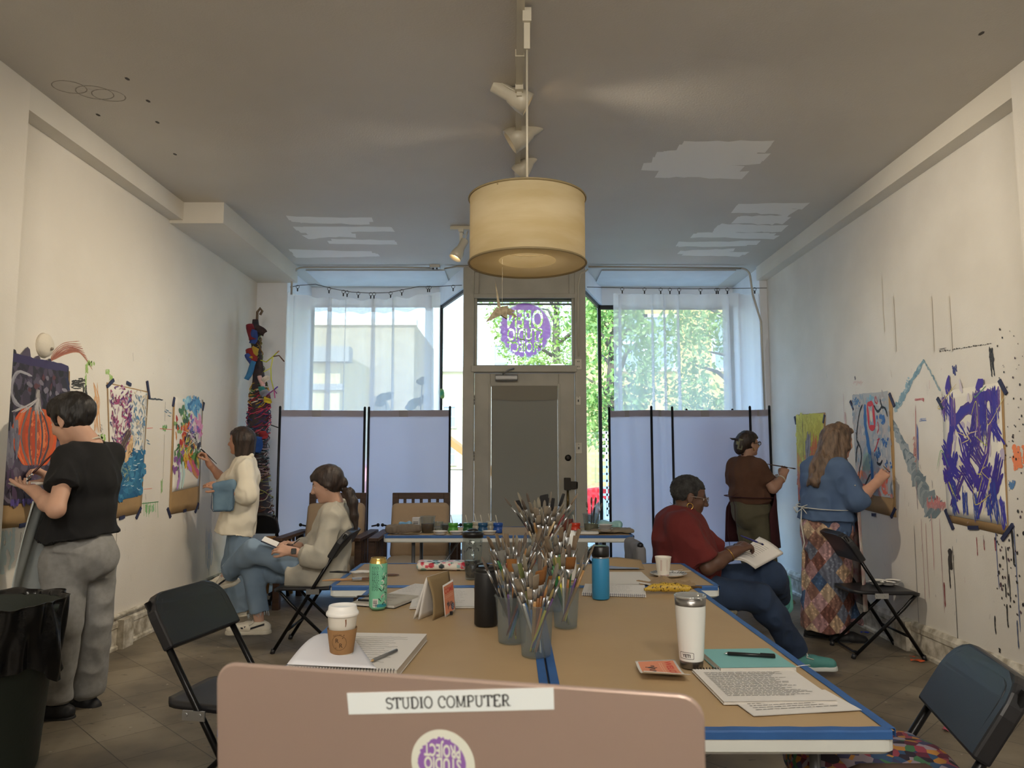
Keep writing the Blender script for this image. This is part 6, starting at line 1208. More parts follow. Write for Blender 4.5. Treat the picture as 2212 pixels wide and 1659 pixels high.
txt = 'STUDIO COMPUTER'; tw = sum(serif(c)[2] + .06 for c in txt); b = Paint(lambda u, v, d: st(.195 + .605 * u / tw, .78 - .52 * v, .0005 + d * .1)); x = 0
RNG2 = RNG
for c in txt:
    sts, ser, w_ = serif(c)
    for s_ in sts:
        vert = len(s_) == 2 and s_[0][0] == s_[1][0]; b.stroke([(x + px_, py_) for px_, py_ in s_], .17 if vert else .12, '#1c1d20', 0, n=0 if len(s_) > 2 else 1, taper=False, m=0)
    for sx_, sy_ in ser: b.stroke([(x + sx_ - .16, sy_ + (.03 if sy_ < .5 else -.03)), (x + sx_ + .16, sy_ + (.03 if sy_ < .5 else -.03))], .07, '#1c1d20', 0, n=1, taper=False, m=0)
    x += w_ + .06
b.build2('label_text', VC, lb)
# round project sticker, upside down
ce = lpx(957, 1648); ed = lpx(1026, 1640); Rr = abs(ed[0] - ce[0]) * 1.0
b = MB(); b.add([LPo(ce[0] + Rr * math.cos(a), ce[1] + Rr * math.sin(a), .0004) for a in np.linspace(0, 2 * PI, 49)[:-1]], [tuple(range(48))]); sk = b.build('round_sticker', mat('sticker_cream', '#d9dcd0', .5), lp)
def blob(R, n=120, seed=2, jag=.05):
    rs = np.random.RandomState(seed); return [(R * (1 + jag * (rs.rand() if (math.cos(a - 3.6) > .1) else .15 * rs.rand())) * math.cos(a), R * (1 + jag * (rs.rand() if (math.cos(a - 3.6) > .1) else .15 * rs.rand())) * math.sin(a)) for a in np.linspace(0, 2 * PI, n + 1)[:-1]]
b = MB(); b.add([LPo(ce[0] + x_ , ce[1] + y_, .0007) for x_, y_ in blob(Rr * .72, 90, 3, .12)], [tuple(range(90))]); b.build('purple_disc', mat('sticker_purple', '#8d63ad', .5), sk)
b = MB()
for i, t in enumerate(('OPEN', 'STUDIO', 'PROJECT')):
    wd_ = max(p_[0] for p_ in text_geo(t, 1, .03)[0]) * 2; s_ = Rr * 1.16 / wd_; b.text(t, 1, lambda x_, y_: LPo(ce[0] - x_ * s_, ce[1] + (y_ * Rr * .52) * 1.0 + Rr * (.40 - .40 * i) - Rr * .16, .001), bold=.03)
b.build('sticker_text', mat('sticker_cream', '#d9dcd0', .5), sk)
dk = top('tall_desk', 'narrow wooden desk under the laptop, below the frame', 'desk', (0, .55, 0)); dz = hb[2] - .0062
MB().rbox((-.30, -.2, dz - .03), (.30, .22, dz), .01, 2).build('desktop', M_wood, dk)
for sx_ in (-1, 1):
    for sy_ in (-1, 1): MB().box((sx_ * .27 - .02, sy_ * .17 - .02, 0), (sx_ * .27 + .02, sy_ * .17 + .02, dz - .03)).build('leg', M_wood, dk)
# ================================================================ people
def skin(c): return mat('skin_' + c[1:], c, .55, var=.06, scale=9, bump=.05, bscale=200)
def lipm(c): return mat('lips_' + c[1:], c, .45)
M_eye = mat('eye_white', '#d8d2ca', .3); M_iris = mat('iris_dark', '#1d1613', .3)
def clothm(name, c, c2=None, sc=6, rough=.9, bump=.1, bs=320): return mat(name, c, rough, col2=c2, scale=sc, bump=bump, bscale=bs, var=0 if c2 else .08)
FACE = (.112, 0, -.045)
class Head:
    def __init__(s, c, f, u, k=1.0):
        s.c = _v(c); s.f = unit(f); s.l = unit(np.cross(u, s.f)); s.u = np.cross(s.f, s.l); s.k = k; s.R = np.array([s.f, s.l, s.u])
    def T(s, x, y, z): return s.c + s.k * (x * s.f + y * s.l + z * s.u)
    def el(s, S, c, r, k=.012, sub=False): S.el(s.T(*c), _v(r) * s.k, s.R, k * s.k, sub)
    def open(s, S, x=.028, z=.052, tilt=0.):
        n = math.cos(tilt) * s.f - math.sin(tilt) * s.u; w = math.sin(tilt) * s.f + math.cos(tilt) * s.u; p = s.T(x, 0, z) + n * .1 * s.k - w * .12 * s.k
        S.bx(p, np.array([.1, .16, .12]) * s.k, np.array([n, s.l, w]), .02, .012, True)
    def rc(s, S, a, b, ra, rb, k=.01, sub=False): S.rc(s.T(*a), s.T(*b), ra * s.k, rb * s.k, k * s.k, sub=sub)
    def sculpt(s, S, neck, rn=.046):
        s.el(S, (-.010, 0, .028), (.095, .074, .086)); s.el(S, (.028, 0, -.028), (.062, .058, .084), .02)
        s.rc(S, (-.005, 0, -.055), (.052, 0, -.088), .050, .024, .02); s.el(S, (.068, 0, -.094), (.018, .020, .016), .014)
        for y in (-1, 1):
            s.el(S, (.082, y * .031, .004), (.016, .017, .012), .012, True)
            s.rc(S, (.081, y * .012, .022), (.066, y * .044, .022), .008, .007, .012); s.el(S, (.055, y * .036, -.026), (.026, .022, .024), .015)
            s.el(S, (.070, y * .031, .003), (.0135, .0135, .0125), .002); s.el(S, (.094, y * .010, -.031), (.009, .008, .007), .006)
            s.el(S, (-.006, y * .074, -.006), (.019, .009, .031), .004); s.el(S, (-.002, y * .084, -.004), (.010, .006, .019), .004, True); s.el(S, (-.001, y * .073, -.034), (.008, .006, .010), .004)
        s.rc(S, (.084, 0, .016), (.106, 0, -.024), .0075, .0115, .012); s.el(S, (.105, 0, -.028), (.012, .011, .010), .006)
        s.rc(S, (.083, -.014, -.054), (.083, .014, -.054), .0065, .0065, .006); s.rc(S, (.080, -.011, -.066), (.080, .011, -.066), .0075, .0075, .006); s.rc(S, (.094, -.02, -.060), (.094, .02, -.060), .002, .002, .002, True)
        S.rc(s.T(-.02, 0, -.05), _v(neck), rn * s.k, (rn + .008) * s.k, .025)
    def mi(s, V, Q):
        c = (V[Q].mean(1) - s.c) / s.k; x = c @ s.f; y = c @ s.l; z = c @ s.u; m = np.zeros(len(Q), int); ay = np.abs(y)
        m[(x > .06) & (ay < .024) & (z > -.073) & (z < -.048) & (x < .1)] = 1
        e = (np.abs(ay - .031) < .013) & (np.abs(z - .002) < .0065) & (x > .055); m[e] = 2; m[e & (np.abs(ay - .031) < .006)] = 3
        m[(x > .05) & (ay > .014) & (ay < .048) & (z > .021) & (z < .030)] = 3
        return m
def hand(S, w, d, n, sg=1, curl=(30, 40, 30), thumb=(.5, .6, .3), k=1.0):
    """w wrist, d finger direction, n the way the palm faces, sg thumb side"""
    w = _v(w); d = unit(d); n = unit(_v(n) - d * np.dot(n, d)); t = np.cross(d, n) * sg
    for o in (.029, .010, -.010, -.027): S.rc(w + d * .01 + t * o * .55 * k, w + d * .085 * k + t * o * k, .0145 * k, .0125 * k, .010)
    S.rc(w - d * .02, w + d * .02, .026 * k, .022 * k, .02, ((t), 1.2))
    for i, (o, L) in enumerate(zip((.030, .010, -.010, -.028), (.072, .081, .075, .059))):
        p = w + d * (.088 - .004 * abs(i - 1)) * k + t * o * k; a = 0; r = .0096 * k if i < 3 else .0084 * k
        for j, fr in enumerate((.46, .30, .24)):
            a += math.radians(curl[j] * (1 + .07 * (i - 1))); q = p + (d * math.cos(a) + n * math.sin(a) + t * .03 * (1.5 - i)) * L * fr * k
            S.rc(p, q, r, r * .9, .004); p = q; r *= .9
    p = w + d * .022 * k + t * .026 * k; dr = unit(t * thumb[0] + d * thumb[1] + n * thumb[2]); q = p + dr * .042 * k; S.rc(p, q, .0135 * k, .0108 * k, .010)
    dr2 = unit(dr + d * .5 + n * .25); q2 = q + dr2 * .032 * k; S.rc(q, q2, .0108 * k, .0098 * k, .004); S.rc(q2, q2 + unit(dr2 + d * .3 - t * .25) * .022 * k, .0098 * k, .0082 * k, .004)
def bounds(pts, pad): P = np.array([_v(p) for p in pts]); return P.min(0) - pad, P.max(0) + pad
def torso(S, J, g=0, w=1.35, k=.05, r=(.118, .102, .115)):
    sd = unit(J['sr'] - J['sl']); up = unit(J['nk'] - J['chs'])
    S.rc(J['pel'], J['wst'], r[0] + g, r[1] + g, k, (sd, w)); S.rc(J['wst'], J['chs'], r[1] + g, r[2] + g, k, (sd, w)); S.rc(J['chs'], J['nk'] - up * .06, r[2] + g, .075 + g, k, (sd, w))
    S.rc(J['sl'] + (J['sr'] - J['sl']) * .08, J['sr'] - (J['sr'] - J['sl']) * .08, .056 + g, .056 + g, k); S.rc(J['nk'] - up * .04, (J['sl'] + J['sr']) / 2, .06 + g, .07 + g, k)
def body(root, J, H, sk, lips, hands, thin=1.0, legs=True, h=.0052, extra=None):
    pts = [v for k_, v in J.items() if isinstance(v, np.ndarray)]
    lo, hi = bounds(pts + [H.T(.13, 0, 0), H.T(-.12, 0, .0), H.T(0, 0, .13)] + [J[a] + unit(hd[0]) * .2 for a, hd in hands.items()], .13)
    S = Sculpt(lo, hi, h); torso(S, J, -.022, 1.3)
    for s in ('l', 'r'):
        S.rc(J['s' + s], J['e' + s], .046 * thin, .037 * thin, .03); S.rc(J['e' + s], J['e' + s] + (J['w' + s] - J['e' + s]) * .35, .037 * thin, .041 * thin, .025); S.rc(J['e' + s] + (J['w' + s] - J['e' + s]) * .35, J['w' + s], .041 * thin, .027 * thin, .02)
        if legs:
            S.rc(J['h' + s], J['k' + s], .075, .05, .03); S.rc(J['k' + s], J['k' + s] + (J['a' + s] - J['k' + s]) * .35, .05, .05, .02); S.rc(J['k' + s] + (J['a' + s] - J['k' + s]) * .35, J['a' + s], .05, .034, .02)
    H.sculpt(S, J['nk'])
    for wk, hd in hands.items(): hand(S, J[wk], *hd)
    if extra: extra(S)
    return sculpt_obj(S, 'body', [skin(sk), lipm(lips), M_eye, M_iris], root, 1, (), H.mi)
def garment(root, name, m, pts, fn, h=.0065, pad=.25, sm=2, noise=((.006, (9, 9, 5), 5), (.009, (11, 11, 7), 8, 'r'), (.003, (30, 30, 16), 9))):
    lo, hi = bounds(pts, pad); S = Sculpt(lo, hi, h); fn(S); return sculpt_obj(S, name, m, root, sm, noise)
def hairdo(root, H, m, fn, h=.0055, noise=((.004, (70, 70, 14), 3),), name='hair', pad=.2, pts=()):
    lo, hi = bounds([H.T(.12, 0, 0), H.T(-.14, 0, 0), H.T(0, .1, 0), H.T(0, -.1, 0), H.T(0, 0, .14), H.T(0, 0, -.12)] + list(pts), .06); S = Sculpt(lo, hi, h); fn(S); return sculpt_obj(S, name, m, root, 1, noise)
def hairm(name, c, c2): return mat(name, c, .5, col2=c2, scale=7, stretch=(6, 6, 1), bump=.5, bscale=18, detail=6)
def shoe(root, ankle, toe, col, sole='#d8d4ca', hh=.0, L=.255, stripe=None, up=(0, 0, 1), wedge=False, laces=True, low=False):
    """ankle joint above heel; toe: direction"""
    ankle = _v(ankle); up = _v(up); d = _v(toe); d = unit(d - up * np.dot(d, up)); sd = np.cross(up, d); g = ankle - up * .085 - up * hh; R = np.array([d, sd, up])
    o = top('x', None, None); bpy.data.objects.remove(o)
    heel = g - d * .045 + up * .045; tp = g + d * (L - .105) + up * .037
    S = Sculpt(*bounds([heel, tp, ankle], .09), .005)
    S.rc(heel, g + d * .07 + up * .05, .040, .041, .02, (sd, .95)).rc(g + d * .07 + up * .05, tp, .041, .034, .02, (sd, 1.2))
    if not low: S.rc(g + up * .06, ankle + up * .01, .042, .043, .02)
    S.cut(g + up * .012, -up)
    if not low: S.cut(ankle + up * .005, up)
    u = sculpt_obj(S, 'shoe', mat('shoe_' + col[1:], col, .6, var=.08, scale=12), root, 1, ((.0015, (40, 40, 40), 3),))
    S = Sculpt(*bounds([heel, tp], .09), .005); zz = .014
    S.rc(heel - up * .035, tp - up * .027, .044, .042, .01, (sd, 1.02)); S.cut(g + up * (.03 + (.0 if not wedge else 0)), up); S.cut(g, -up)
    if wedge: S.bx(g - d * .01 + up * .012, (.075, .034, .024), R, .01)
    so = sculpt_obj(S, 'sole', mat('sole_' + sole[1:], sole, .7), None, 1); off = _v(root.location); so.data.transform(Matrix.Translation(-off)); so.parent = u
    if laces and not low:
        b = MB()
        for i in range(5): q = g + d * (.045 + .022 * i) + up * (.093 - .010 * i) - off; b.tube([q - sd * .024 - up * .008, q + up * .004, q + sd * .024 - up * .008], .0032, 6)
        b.tube([g + d * .045 + up * .10 - off, g + d * .03 + sd * .045 + up * .09 - off, g + d * .06 + sd * .05 + up * .07 - off], .0028, 5); b.tube([g + d * .045 + up * .10 - off, g + d * .03 - sd * .05 + up * .085 - off, g + d * .07 - sd * .05 + up * .075 - off], .0028, 5)
        l = b.build('laces', mat('lace_white', '#e6e2d8', .8), u)
    if stripe:
        b = MB()
        for s in (-1, 1):
            q = lambda a, z: g + d * a + sd * s * (.0435 if a < .08 else .046) + up * z - off
            b.prism([(0, 0), (1, 0), (1, 1), (0, 1)], 0, 1, 0, lambda u_, v_, d_: q(-.045 + .10 * u_, .075 - .03 * u_ + (v_ - .5) * .014) + sd * s * (d_ * .002)); b.prism([(0, 0), (1, 0), (1.3, 1), (.3, 1)], 0, 1, 0, lambda u_, v_, d_: q(.07 + .02 * u_, .05 + .014 * v_) + sd * s * d_ * .002); b.prism([(0, 0), (1, 0), (1.3, 1), (.3, 1)], 0, 1, 0, lambda u_, v_, d_: q(.1 + .016 * u_, .046 + .012 * v_) + sd * s * d_ * .002)
        b.build('stripe', mat('stripe_dark', stripe, .6), u)
    return u
def strap(root, name, pts, w, m, th=.004):
    off = _v(root.location); return MB().tube([_v(p) - off for p in pts], w, 8, flat=.35).build(name, m, root)
def J_(Y, **k):
    return {a: (PY(*v) if len(v) == 3 else PY(v[0], v[1], Y)) for a, v in k.items()}
# ---------------------------------------------------------------- 1: black t-shirt, grey trousers, at the pumpkin painting
J = J_(4.03, nk=(196, 962), chs=(186, 1032), wst=(180, 1110), pel=(172, 1180), sl=(150, 992, 3.90), sr=(236, 988, 4.17), el=(121, 1101, 3.72), er=(180, 1085, 4.42), wl=(72, 1059, 3.93), wr=(112, 1033, 4.32),
       hl=(140, 1195, 3.97), hr=(203, 1195, 4.13), kl=(138, 1352, 3.94), kr=(208, 1345, 4.14), al=(126, 1518, 3.98), ar=(190, 1500, 4.18))
A = top('person', 'person in black t-shirt and grey trousers painting at the pumpkin picture', 'person', (J['pel'][0], J['pel'][1], 0))
H = Head(PY(155, 908, 4.03), (-.93, .2, -.34), (-.34, .07, .94), 1.12)
fw = unit(np.cross((0, 0, 1), J['sr'] - J['sl']))
hdl = (PY(44, 1048, 4.0) - J['wl']); hdr = (PY(80, 1016, 4.30) - J['wr'])
body(A, J, H, '#c99e86', '#b07468', {'wl': (hdl, (.25, .2, 1), -1, (14, 22, 16), (.7, .5, .1)), 'wr': (hdr, (-.25, -.5, -.8), -1, (35, 60, 40), (.3, .6, .7))}, 1.06, False)
def f(S):
    torso(S, J, .016, 1.3, .05, (.125, .112, .122)); sd = unit(J['sr'] - J['sl'])
    S.rc(J['wst'], PY(172, 1163, 4.04), .13, .182, .04, (sd, 1.28), True); S.rc(PY(168, 1105, 4.03), PY(136, 1170, 3.99), .115, .128, .06, None, True); S.cut(PY(172, 1166, 4.04), (.2, 0, -1))
    for s in 'lr':
        d = J['e' + s] - J['s' + s]; S.rc(J['s' + s] - d * .05, J['s' + s] + d * .58, .074, .08, .035, None, True)
    S.cut(PY(205, 958, 4.0) + (0, 0, .012), (0, 0, 1)); S.rc(J['nk'] - (0, 0, .04), J['nk'] + (0, 0, .2), .062, .075, .01, sub=True)
garment(A, 'tshirt', clothm('black_cotton', '#121214', None, 5), [J['sl'], J['sr'], J['pel'], J['nk'], J['el']], f, noise=((.009, (8, 8, 6), 2), (.013, (12, 12, 8), 42, 'r'), (0.0030, (20, 20, 9), 9)))
def f(S):
    sd = unit(J['sr'] - J['sl']); S.rc(PY(176, 1140, 4.04), J['pel'] - (0, 0, .02), .108, .138, .05, (sd, 1.26), True); S.el(J['pel'] - fw * .07 - (0, 0, .06), (.13, .13, .12), None, .06)
    for s in 'lr':
        S.rc(J['h' + s] - (0, 0, .05), J['k' + s], .112, .078, .03); S.rc(J['k' + s], J['a' + s] + (0, 0, .015), .078, .074, .02, None, True); S.rc(J['a' + s] + (0, 0, .13), J['a' + s] + (0, 0, .05), .07, .08, .02)
    S.cut(PY(172, 1152, 4.04), (0, 0, 1))
garment(A, 'trousers', mat('grey_flannel', '#8d8c8a', .95, var=.1, scale=40, bump=.12, bscale=380), [J['hl'], J['hr'], J['al'], J['ar'], J['wst']], f, .0065, .2, noise=((.010, (8, 8, 5), 4), (.013, (12, 12, 8), 44, 'r'), (0.0036, (18, 18, 12), 7)))
shoe(A, J['al'] - (0, 0, .01), (-1, -.1, 0), '#16161a', '#141416', laces=False, L=.29); shoe(A, J['ar'] - (0, 0, .02), (-.9, .3, 0), '#16161a', '#141416', laces=False, L=.27)
def f(S):
    H.el(S, (-.016, 0, .036), (.112, .090, .098)); H.el(S, (.02, 0, .09), (.06, .065, .04), .03); H.open(S, .036, .05); H.el(S, (.02, 0, -.10), (.10, .12, .058), .01, True); S.cut(H.T(0, 0, -.062), -H.u)
    for y in (-1, 1): H.el(S, (.022, y * .071, .008), (.014, .008, .028), .008); H.el(S, (-.004, y * .085, -.012), (.024, .03, .034), .006, True)
hairdo(A, H, hairm('hair_black', '#1d1714', '#0f0c0b'), f, noise=((.006, (45, 45, 22), 3), (.013, (12, 12, 8), 43, 'r'), (0.0018, (90, 90, 40), 5)))
M_apron = mat('apron_grey', '#ccd1ce', .9, col2='#b9c0bf', scale=7)
off = _v(A.location); sd = unit(J['sr'] - J['sl'])
def f(u, v):
    z = 1.12 - .55 * v; a = (u - .5) * (1.6 + .3 * v); r = .195 + .05 * v + .01 * math.sin(u * 17 + v * 3); c = J['wst'] * (1 - v) + J['pel'] * v
    return np.array([c[0], c[1], z]) + fw * (r * math.cos(a) + .02 * v) + sd * (r * 1.3 * math.sin(a)) - off
MB().sheet(f, 24, 14, .004).build('apron', M_apron, A)
strap(A, 'apron_strap', [J['nk'] + fw * .09 - sd * .05 - (0, 0, .08), J['nk'] - sd * .062 + fw * .02 + (0, 0, .012), J['nk'] - fw * .062 - sd * .01 + (0, 0, .045), J['nk'] + sd * .055 - fw * .03 + (0, 0, .025), J['nk'] + fw * .09 + sd * .05 - (0, 0, .06)], .009, mat('strap_cream', '#d6cfbf', .9))
# ---------------------------------------------------------------- 2: cream shirt and jeans, at the colourful abstract
J = J_(6.52, nk=(531, 990), chs=(524, 1030), wst=(523, 1076), pel=(519, 1118), sl=(527, 1011, 6.38), sr=(519, 1010, 6.66), el=(535, 1072, 6.33), er=(484, 1040, 6.70), wl=(479, 1056, 6.30), wr=(452, 1001, 6.62),
       hl=(521, 1132, 6.47), hr=(515, 1130, 6.58), kl=(513, 1225, 6.44), kr=(503, 1222, 6.6), al=(512, 1308, 6.46), ar=(500, 1298, 6.62))
B = top('person', 'person in cream shirt and blue jeans painting the colourful abstract', 'person', (J['pel'][0], J['pel'][1], 0))
H = Head(PY(519, 953, 6.52), (-.97, .18, -.02), (0, 0, 1), 1.0)
body(B, J, H, '#b98a70', '#a0605a', {'wl': (PY(446, 1042, 6.28) - J['wl'], (.1, .5, -.6), 1, (18, 25, 20), (.5, .7, .3)), 'wr': (PY(441, 980, 6.62) - J['wr'], (-.8, -.4, .1), 1, (40, 60, 40), (.2, .6, .7))}, .92, False)
M_cream = mat('cream_cotton', '#e8e0cd', .9, var=.05, scale=5, bump=.08, bscale=300)
fw = np.array([-1., 0, 0])
def f(S):
    torso(S, J, .016, 1.3, .05, (.115, .105, .115)); sd = unit(J['sr'] - J['sl'])
    S.rc(J['wst'] + (0, 0, .05), PY(508, 1152, 6.52), .115, .172, .04, (sd, 1.12), True)
    d = J['el'] - J['sl']; S.rc(J['sl'], J['el'] - d * .05, .066, .082, .04); S.rc(J['el'] - d * .22 + fw * .01, J['el'] + fw * .05 + (0, 0, .02), .08, .07, .03, None, False)
    d = J['er'] - J['sr']; S.rc(J['sr'], J['er'], .066, .07, .04); S.rc(J['er'] - d * .1, J['er'] + (J['wr'] - J['er']) * .12, .07, .062, .02, None, True)
    for s, a in ((-1, 1), (1, 1)): S.rc(J['nk'] + sd * s * .05 + (.045, 0, .025), J['nk'] + sd * s * .05 + (-.085, 0, -.05), .016, .014, .012)
    S.rc(J['nk'] - (0, 0, .02), J['nk'] + (0, 0, .2), .054, .062, .008, sub=True)
garment(B, 'shirt', M_cream, [J['sl'], J['sr'], J['pel'], J['nk'], J['el'], J['er'], PY(510, 1152, 6.5)], f, .0065, .2, noise=((.010, (9, 9, 5), 3), (.013, (12, 12, 8), 43, 'r'), (0.0036, (22, 22, 12), 6)))
M_den = mat('denim_light', '#7e93a8', .9, col2='#6c8299', scale=4, bump=.12, bscale=420)
def f(S):
    for s in 'lr': S.rc(J['h' + s] - (0, 0, .04), J['k' + s], .088, .084, .05); S.rc(J['k' + s], J['a' + s] - (0, 0, .045), .085, .098, .04, None, True)
garment(B, 'jeans', M_den, [J['hl'], J['hr'], J['al'], J['ar']], f, .0065, .17)
shoe(B, J['al'] - (0, 0, .02), (-1, 0, 0), '#d8d2c4', '#cfc9bb', L=.25, laces=False); shoe(B, J['ar'] - (0, 0, .02), (-1, .1, 0), '#d8d2c4', '#cfc9bb', L=.25, laces=False)
def f(S):
    H.el(S, (-.018, 0, .032), (.114, .094, .100)); H.rc(S, (-.055, 0, .0), (-.06, 0, -.10), .085, .07, .03); H.rc(S, (-.03, -.07, .0), (-.015, -.07, -.115), .03, .024, .02); H.rc(S, (-.03, .07, .0), (-.015, .07, -.115), .03, .024, .02)
    H.open(S, .03, .058); H.rc(S, (.07, -.03, .07), (.085, -.05, .0), .016, .008, .015); H.rc(S, (.08, .0, .075), (.1, -.02, .03), .012, .006, .012); H.el(S, (.03, -.095, -.015), (.03, .03, .05), .01, True); S.cut(H.T(0, 0, -.135), -H.u)
hairdo(B, H, hairm('hair_dark_brown', '#3a2b22', '#1e1612'), f, pts=[H.T(0, 0, -.2)])
# ---------------------------------------------------------------- 3: seated woman with ponytail
J = J_(5.50, nk=(727, 1092), chs=(718, 1140), wst=(708, 1192), pel=(698, 1236), sl=(722, 1118, 5.36), sr=(710, 1114, 5.66), el=(690, 1206, 5.27), er=(668, 1186, 5.74), wl=(630, 1191, 5.26), wr=(640, 1178, 5.56),
       hl=(690, 1240, 5.43), hr=(690, 1242, 5.57), kl=(548, 1190, 5.42), kr=(548, 1232, 5.56), al=(487, 1243, 5.66), ar=(560, 1343, 5.52))
P3 = top('person', 'seated person with dark ponytail and pale jacket writing on crossed knee', 'person', (J['pel'][0], J['pel'][1], 0))
H = Head(PY(706, 1046, 5.47), (-.93, -.05, -.30), (-.30, 0, .95), 1.09)
body(P3, J, H, '#c9a08a', '#a86a62', {'wl': (PY(594, 1182, 5.27) - J['wl'], (.05, .7, -.7), 1, (22, 30, 22), (.4, .8, .3)), 'wr': (PY(616, 1171, 5.5) - J['wr'], (-.3, -.4, -.8), -1, (35, 55, 40), (.3, .6, .6))}, .95)
M_jk = mat('jacket_canvas', '#bdb8aa', .95, col2='#a9a69c', scale=7, bump=.1, bscale=300, detail=6)
def f(S):
    torso(S, J, .022, 1.2, .05, (.13, .122, .122)); sd = unit(J['sr'] - J['sl']); q = J['pel'] + (0, 0, -.02)
    S.rc(J['wst'], q + (-.02, 0, 0), .14, .165, .05, (sd, 1.1)); S.rc(q, q + (-.23, -.01, .02), .15, .125, .05, (sd, 1.35), True); S.cut(PY(690, 1265, 5.4), (0, 0, -1))
    for s in 'lr':
        S.rc(J['s' + s], J['e' + s], .07, .072, .025); d = J['w' + s] - J['e' + s]; S.rc(J['e' + s], J['e' + s] + d * .45, .072, .07, .02); S.rc(J['e' + s] + d * .34, J['e' + s] + d * .6, .074, .08, .006, None, True)
    for s in (-1, 1): S.rc(J['nk'] + sd * s * .05 + (.05, 0, .03), J['nk'] + sd * s * .045 + (-.09, 0, -.1), .018, .016, .014)
    S.rc(J['nk'] - (0, 0, .01), J['nk'] + (-.03, 0, .2), .056, .066, .008, sub=True)
jk = garment(P3, 'jacket', M_jk, [J['sl'], J['sr'], J['pel'], J['nk'], J['el'], J['er'], J['wl']], f, .0065, .22, noise=((.010, (8, 8, 6), 13), (.013, (12, 12, 8), 53, 'r'), (0.0036, (20, 20, 12), 16)))
def f(S):
    S.rc(J['hl'], J['kl'], .098, .078, .04); S.rc(J['kl'], J['kl'] + (J['al'] - J['kl']) * .82, .078, .072, .03, None, False); S.cut(J['kl'] + (J['al'] - J['kl']) * .86, J['al'] - J['kl'])
j1 = M_den
def jeans(S, leg, hem):
    S.rc(J['h' + leg], J['k' + leg], .092, .076, .03); d = J['a' + leg] - J['k' + leg]; S.rc(J['k' + leg], J['k' + leg] + d * .2, .08, .077, .03); S.rc(J['k' + leg] + d * .15, J['k' + leg] + d * hem, .077, .074, .03, None, True)
garment(P3, 'jeans', M_den, [J['hl'], J['kl'], J['al'], J['hr'], J['kr'], J['ar']], lambda S: (jeans(S, 'l', .84), jeans(S, 'r', .83), S.rc(J['hl'], J['hr'], .08, .08, .05)), .006, .14, noise=((.006, (10, 10, 8), 13), (.013, (12, 12, 8), 53, 'r'), (0.0024, (24, 24, 14), 16)))
off = _v(P3.location); b = MB(); rs = np.random.RandomState(3)
for leg, hem in (('l', .84), ('r', .83)):
    d = unit(J['a' + leg] - J['k' + leg]); c = J['k' + leg] + (J['a' + leg] - J['k' + leg]) * hem; x, y, _ = frame(d)
    for i in range(40):
        a = rs.uniform(0, 6.28); p0 = c + (x * math.cos(a) + y * math.sin(a)) * .07 - off; b.tube([p0 - d * .005, p0 + d * rs.uniform(.008, .03) + rs.normal(0, .004, 3)], .0014, 4)
fr = b.build('jeans_fringe', mat('fringe', '#b9c4cc', .9), P3); fr['kind'] = 'stuff'
shoe(P3, J['ar'], (-1, -.12, 0), '#ddd6c6', '#c9c3b4', L=.30, stripe='#23232a'); shoe(P3, J['al'] + (0, 0, 0), PY(440, 1262, 5.72) - J['al'], '#ddd6c6', '#c9c3b4', L=.28, stripe='#23232a', up=(-.35, -.25, .92))
def f(S):
    H.el(S, (-.014, 0, .034), (.112, .090, .098)); H.rc(S, (-.02, 0, -.02), (-.11, 0, -.03), .07, .03, .04); H.open(S, .062, .062, .62); H.rc(S, (.07, -.03, .075), (-.02, -.08, -.02), .016, .012, .02); H.rc(S, (.07, .03, .075), (-.02, .08, -.02), .016, .012, .02)
    S.rc(H.T(.0, 0, -.16), H.T(.06, 0, -.08), .06, .03, .01, sub=True)
hairdo(P3, H, hairm('hair_brown', '#382a23', '#1f1714'), f, noise=((.003, (60, 60, 20), 3),))
pt0 = PY(741, 1057, 5.47); pp = [pt0, PY(754, 1064, 5.47), PY(762, 1085, 5.46), PY(765, 1115, 5.46), PY(770, 1146, 5.45)]
def f(S):
    for a, b_, r0, r1 in zip(pp[:-1], pp[1:], (.022, .034, .037, .03), (.034, .037, .03, .010)): S.rc(a, b_, r0, r1, .02)
hairdo(P3, H, MATS['hair_brown'], f, .005, ((.005, (60, 60, 8), 3),), 'ponytail', pts=pp)
MB().lathe([(.024, -.008), (.03, 0), (.024, .008)], 12, 0, M=Matrix.Translation(pt0 - off) @ Euler((0, 1.1, 0)).to_matrix().to_4x4()).build('hair_tie', M_black, P3)
d = unit(J['wl'] - J['el']); c = J['wl'] - d * .02 - off; x, y, _ = frame(d); Mw = Matrix(((x[0], y[0], d[0], c[0]), (x[1], y[1], d[1], c[1]), (x[2], y[2], d[2], c[2]), (0, 0, 0, 1)))
wt = MB().lathe([(.029, -.012), (.031, -.012), (.031, .012), (.029, .012)], 24, 0, M=Mw, cap0=False, cap1=False).build('watch_strap', mat('watch_strap', '#d9d5d2', .6), P3)
q = c + unit(np.array([-.1, -1, .35]) - d * np.dot(d, (-.1, -1, .35))) * .033; n_ = unit(q - c); M2 = Matrix.Translation(q) @ Vector(n_).to_track_quat('Z', 'Y').to_matrix().to_4x4()
MB().rbox((-.018, -.02, -.006), (.018, .02, .006), .007, 4, 0, M2).build('watch_face', mat('watch_black', '#0c0c0e', .15), wt)
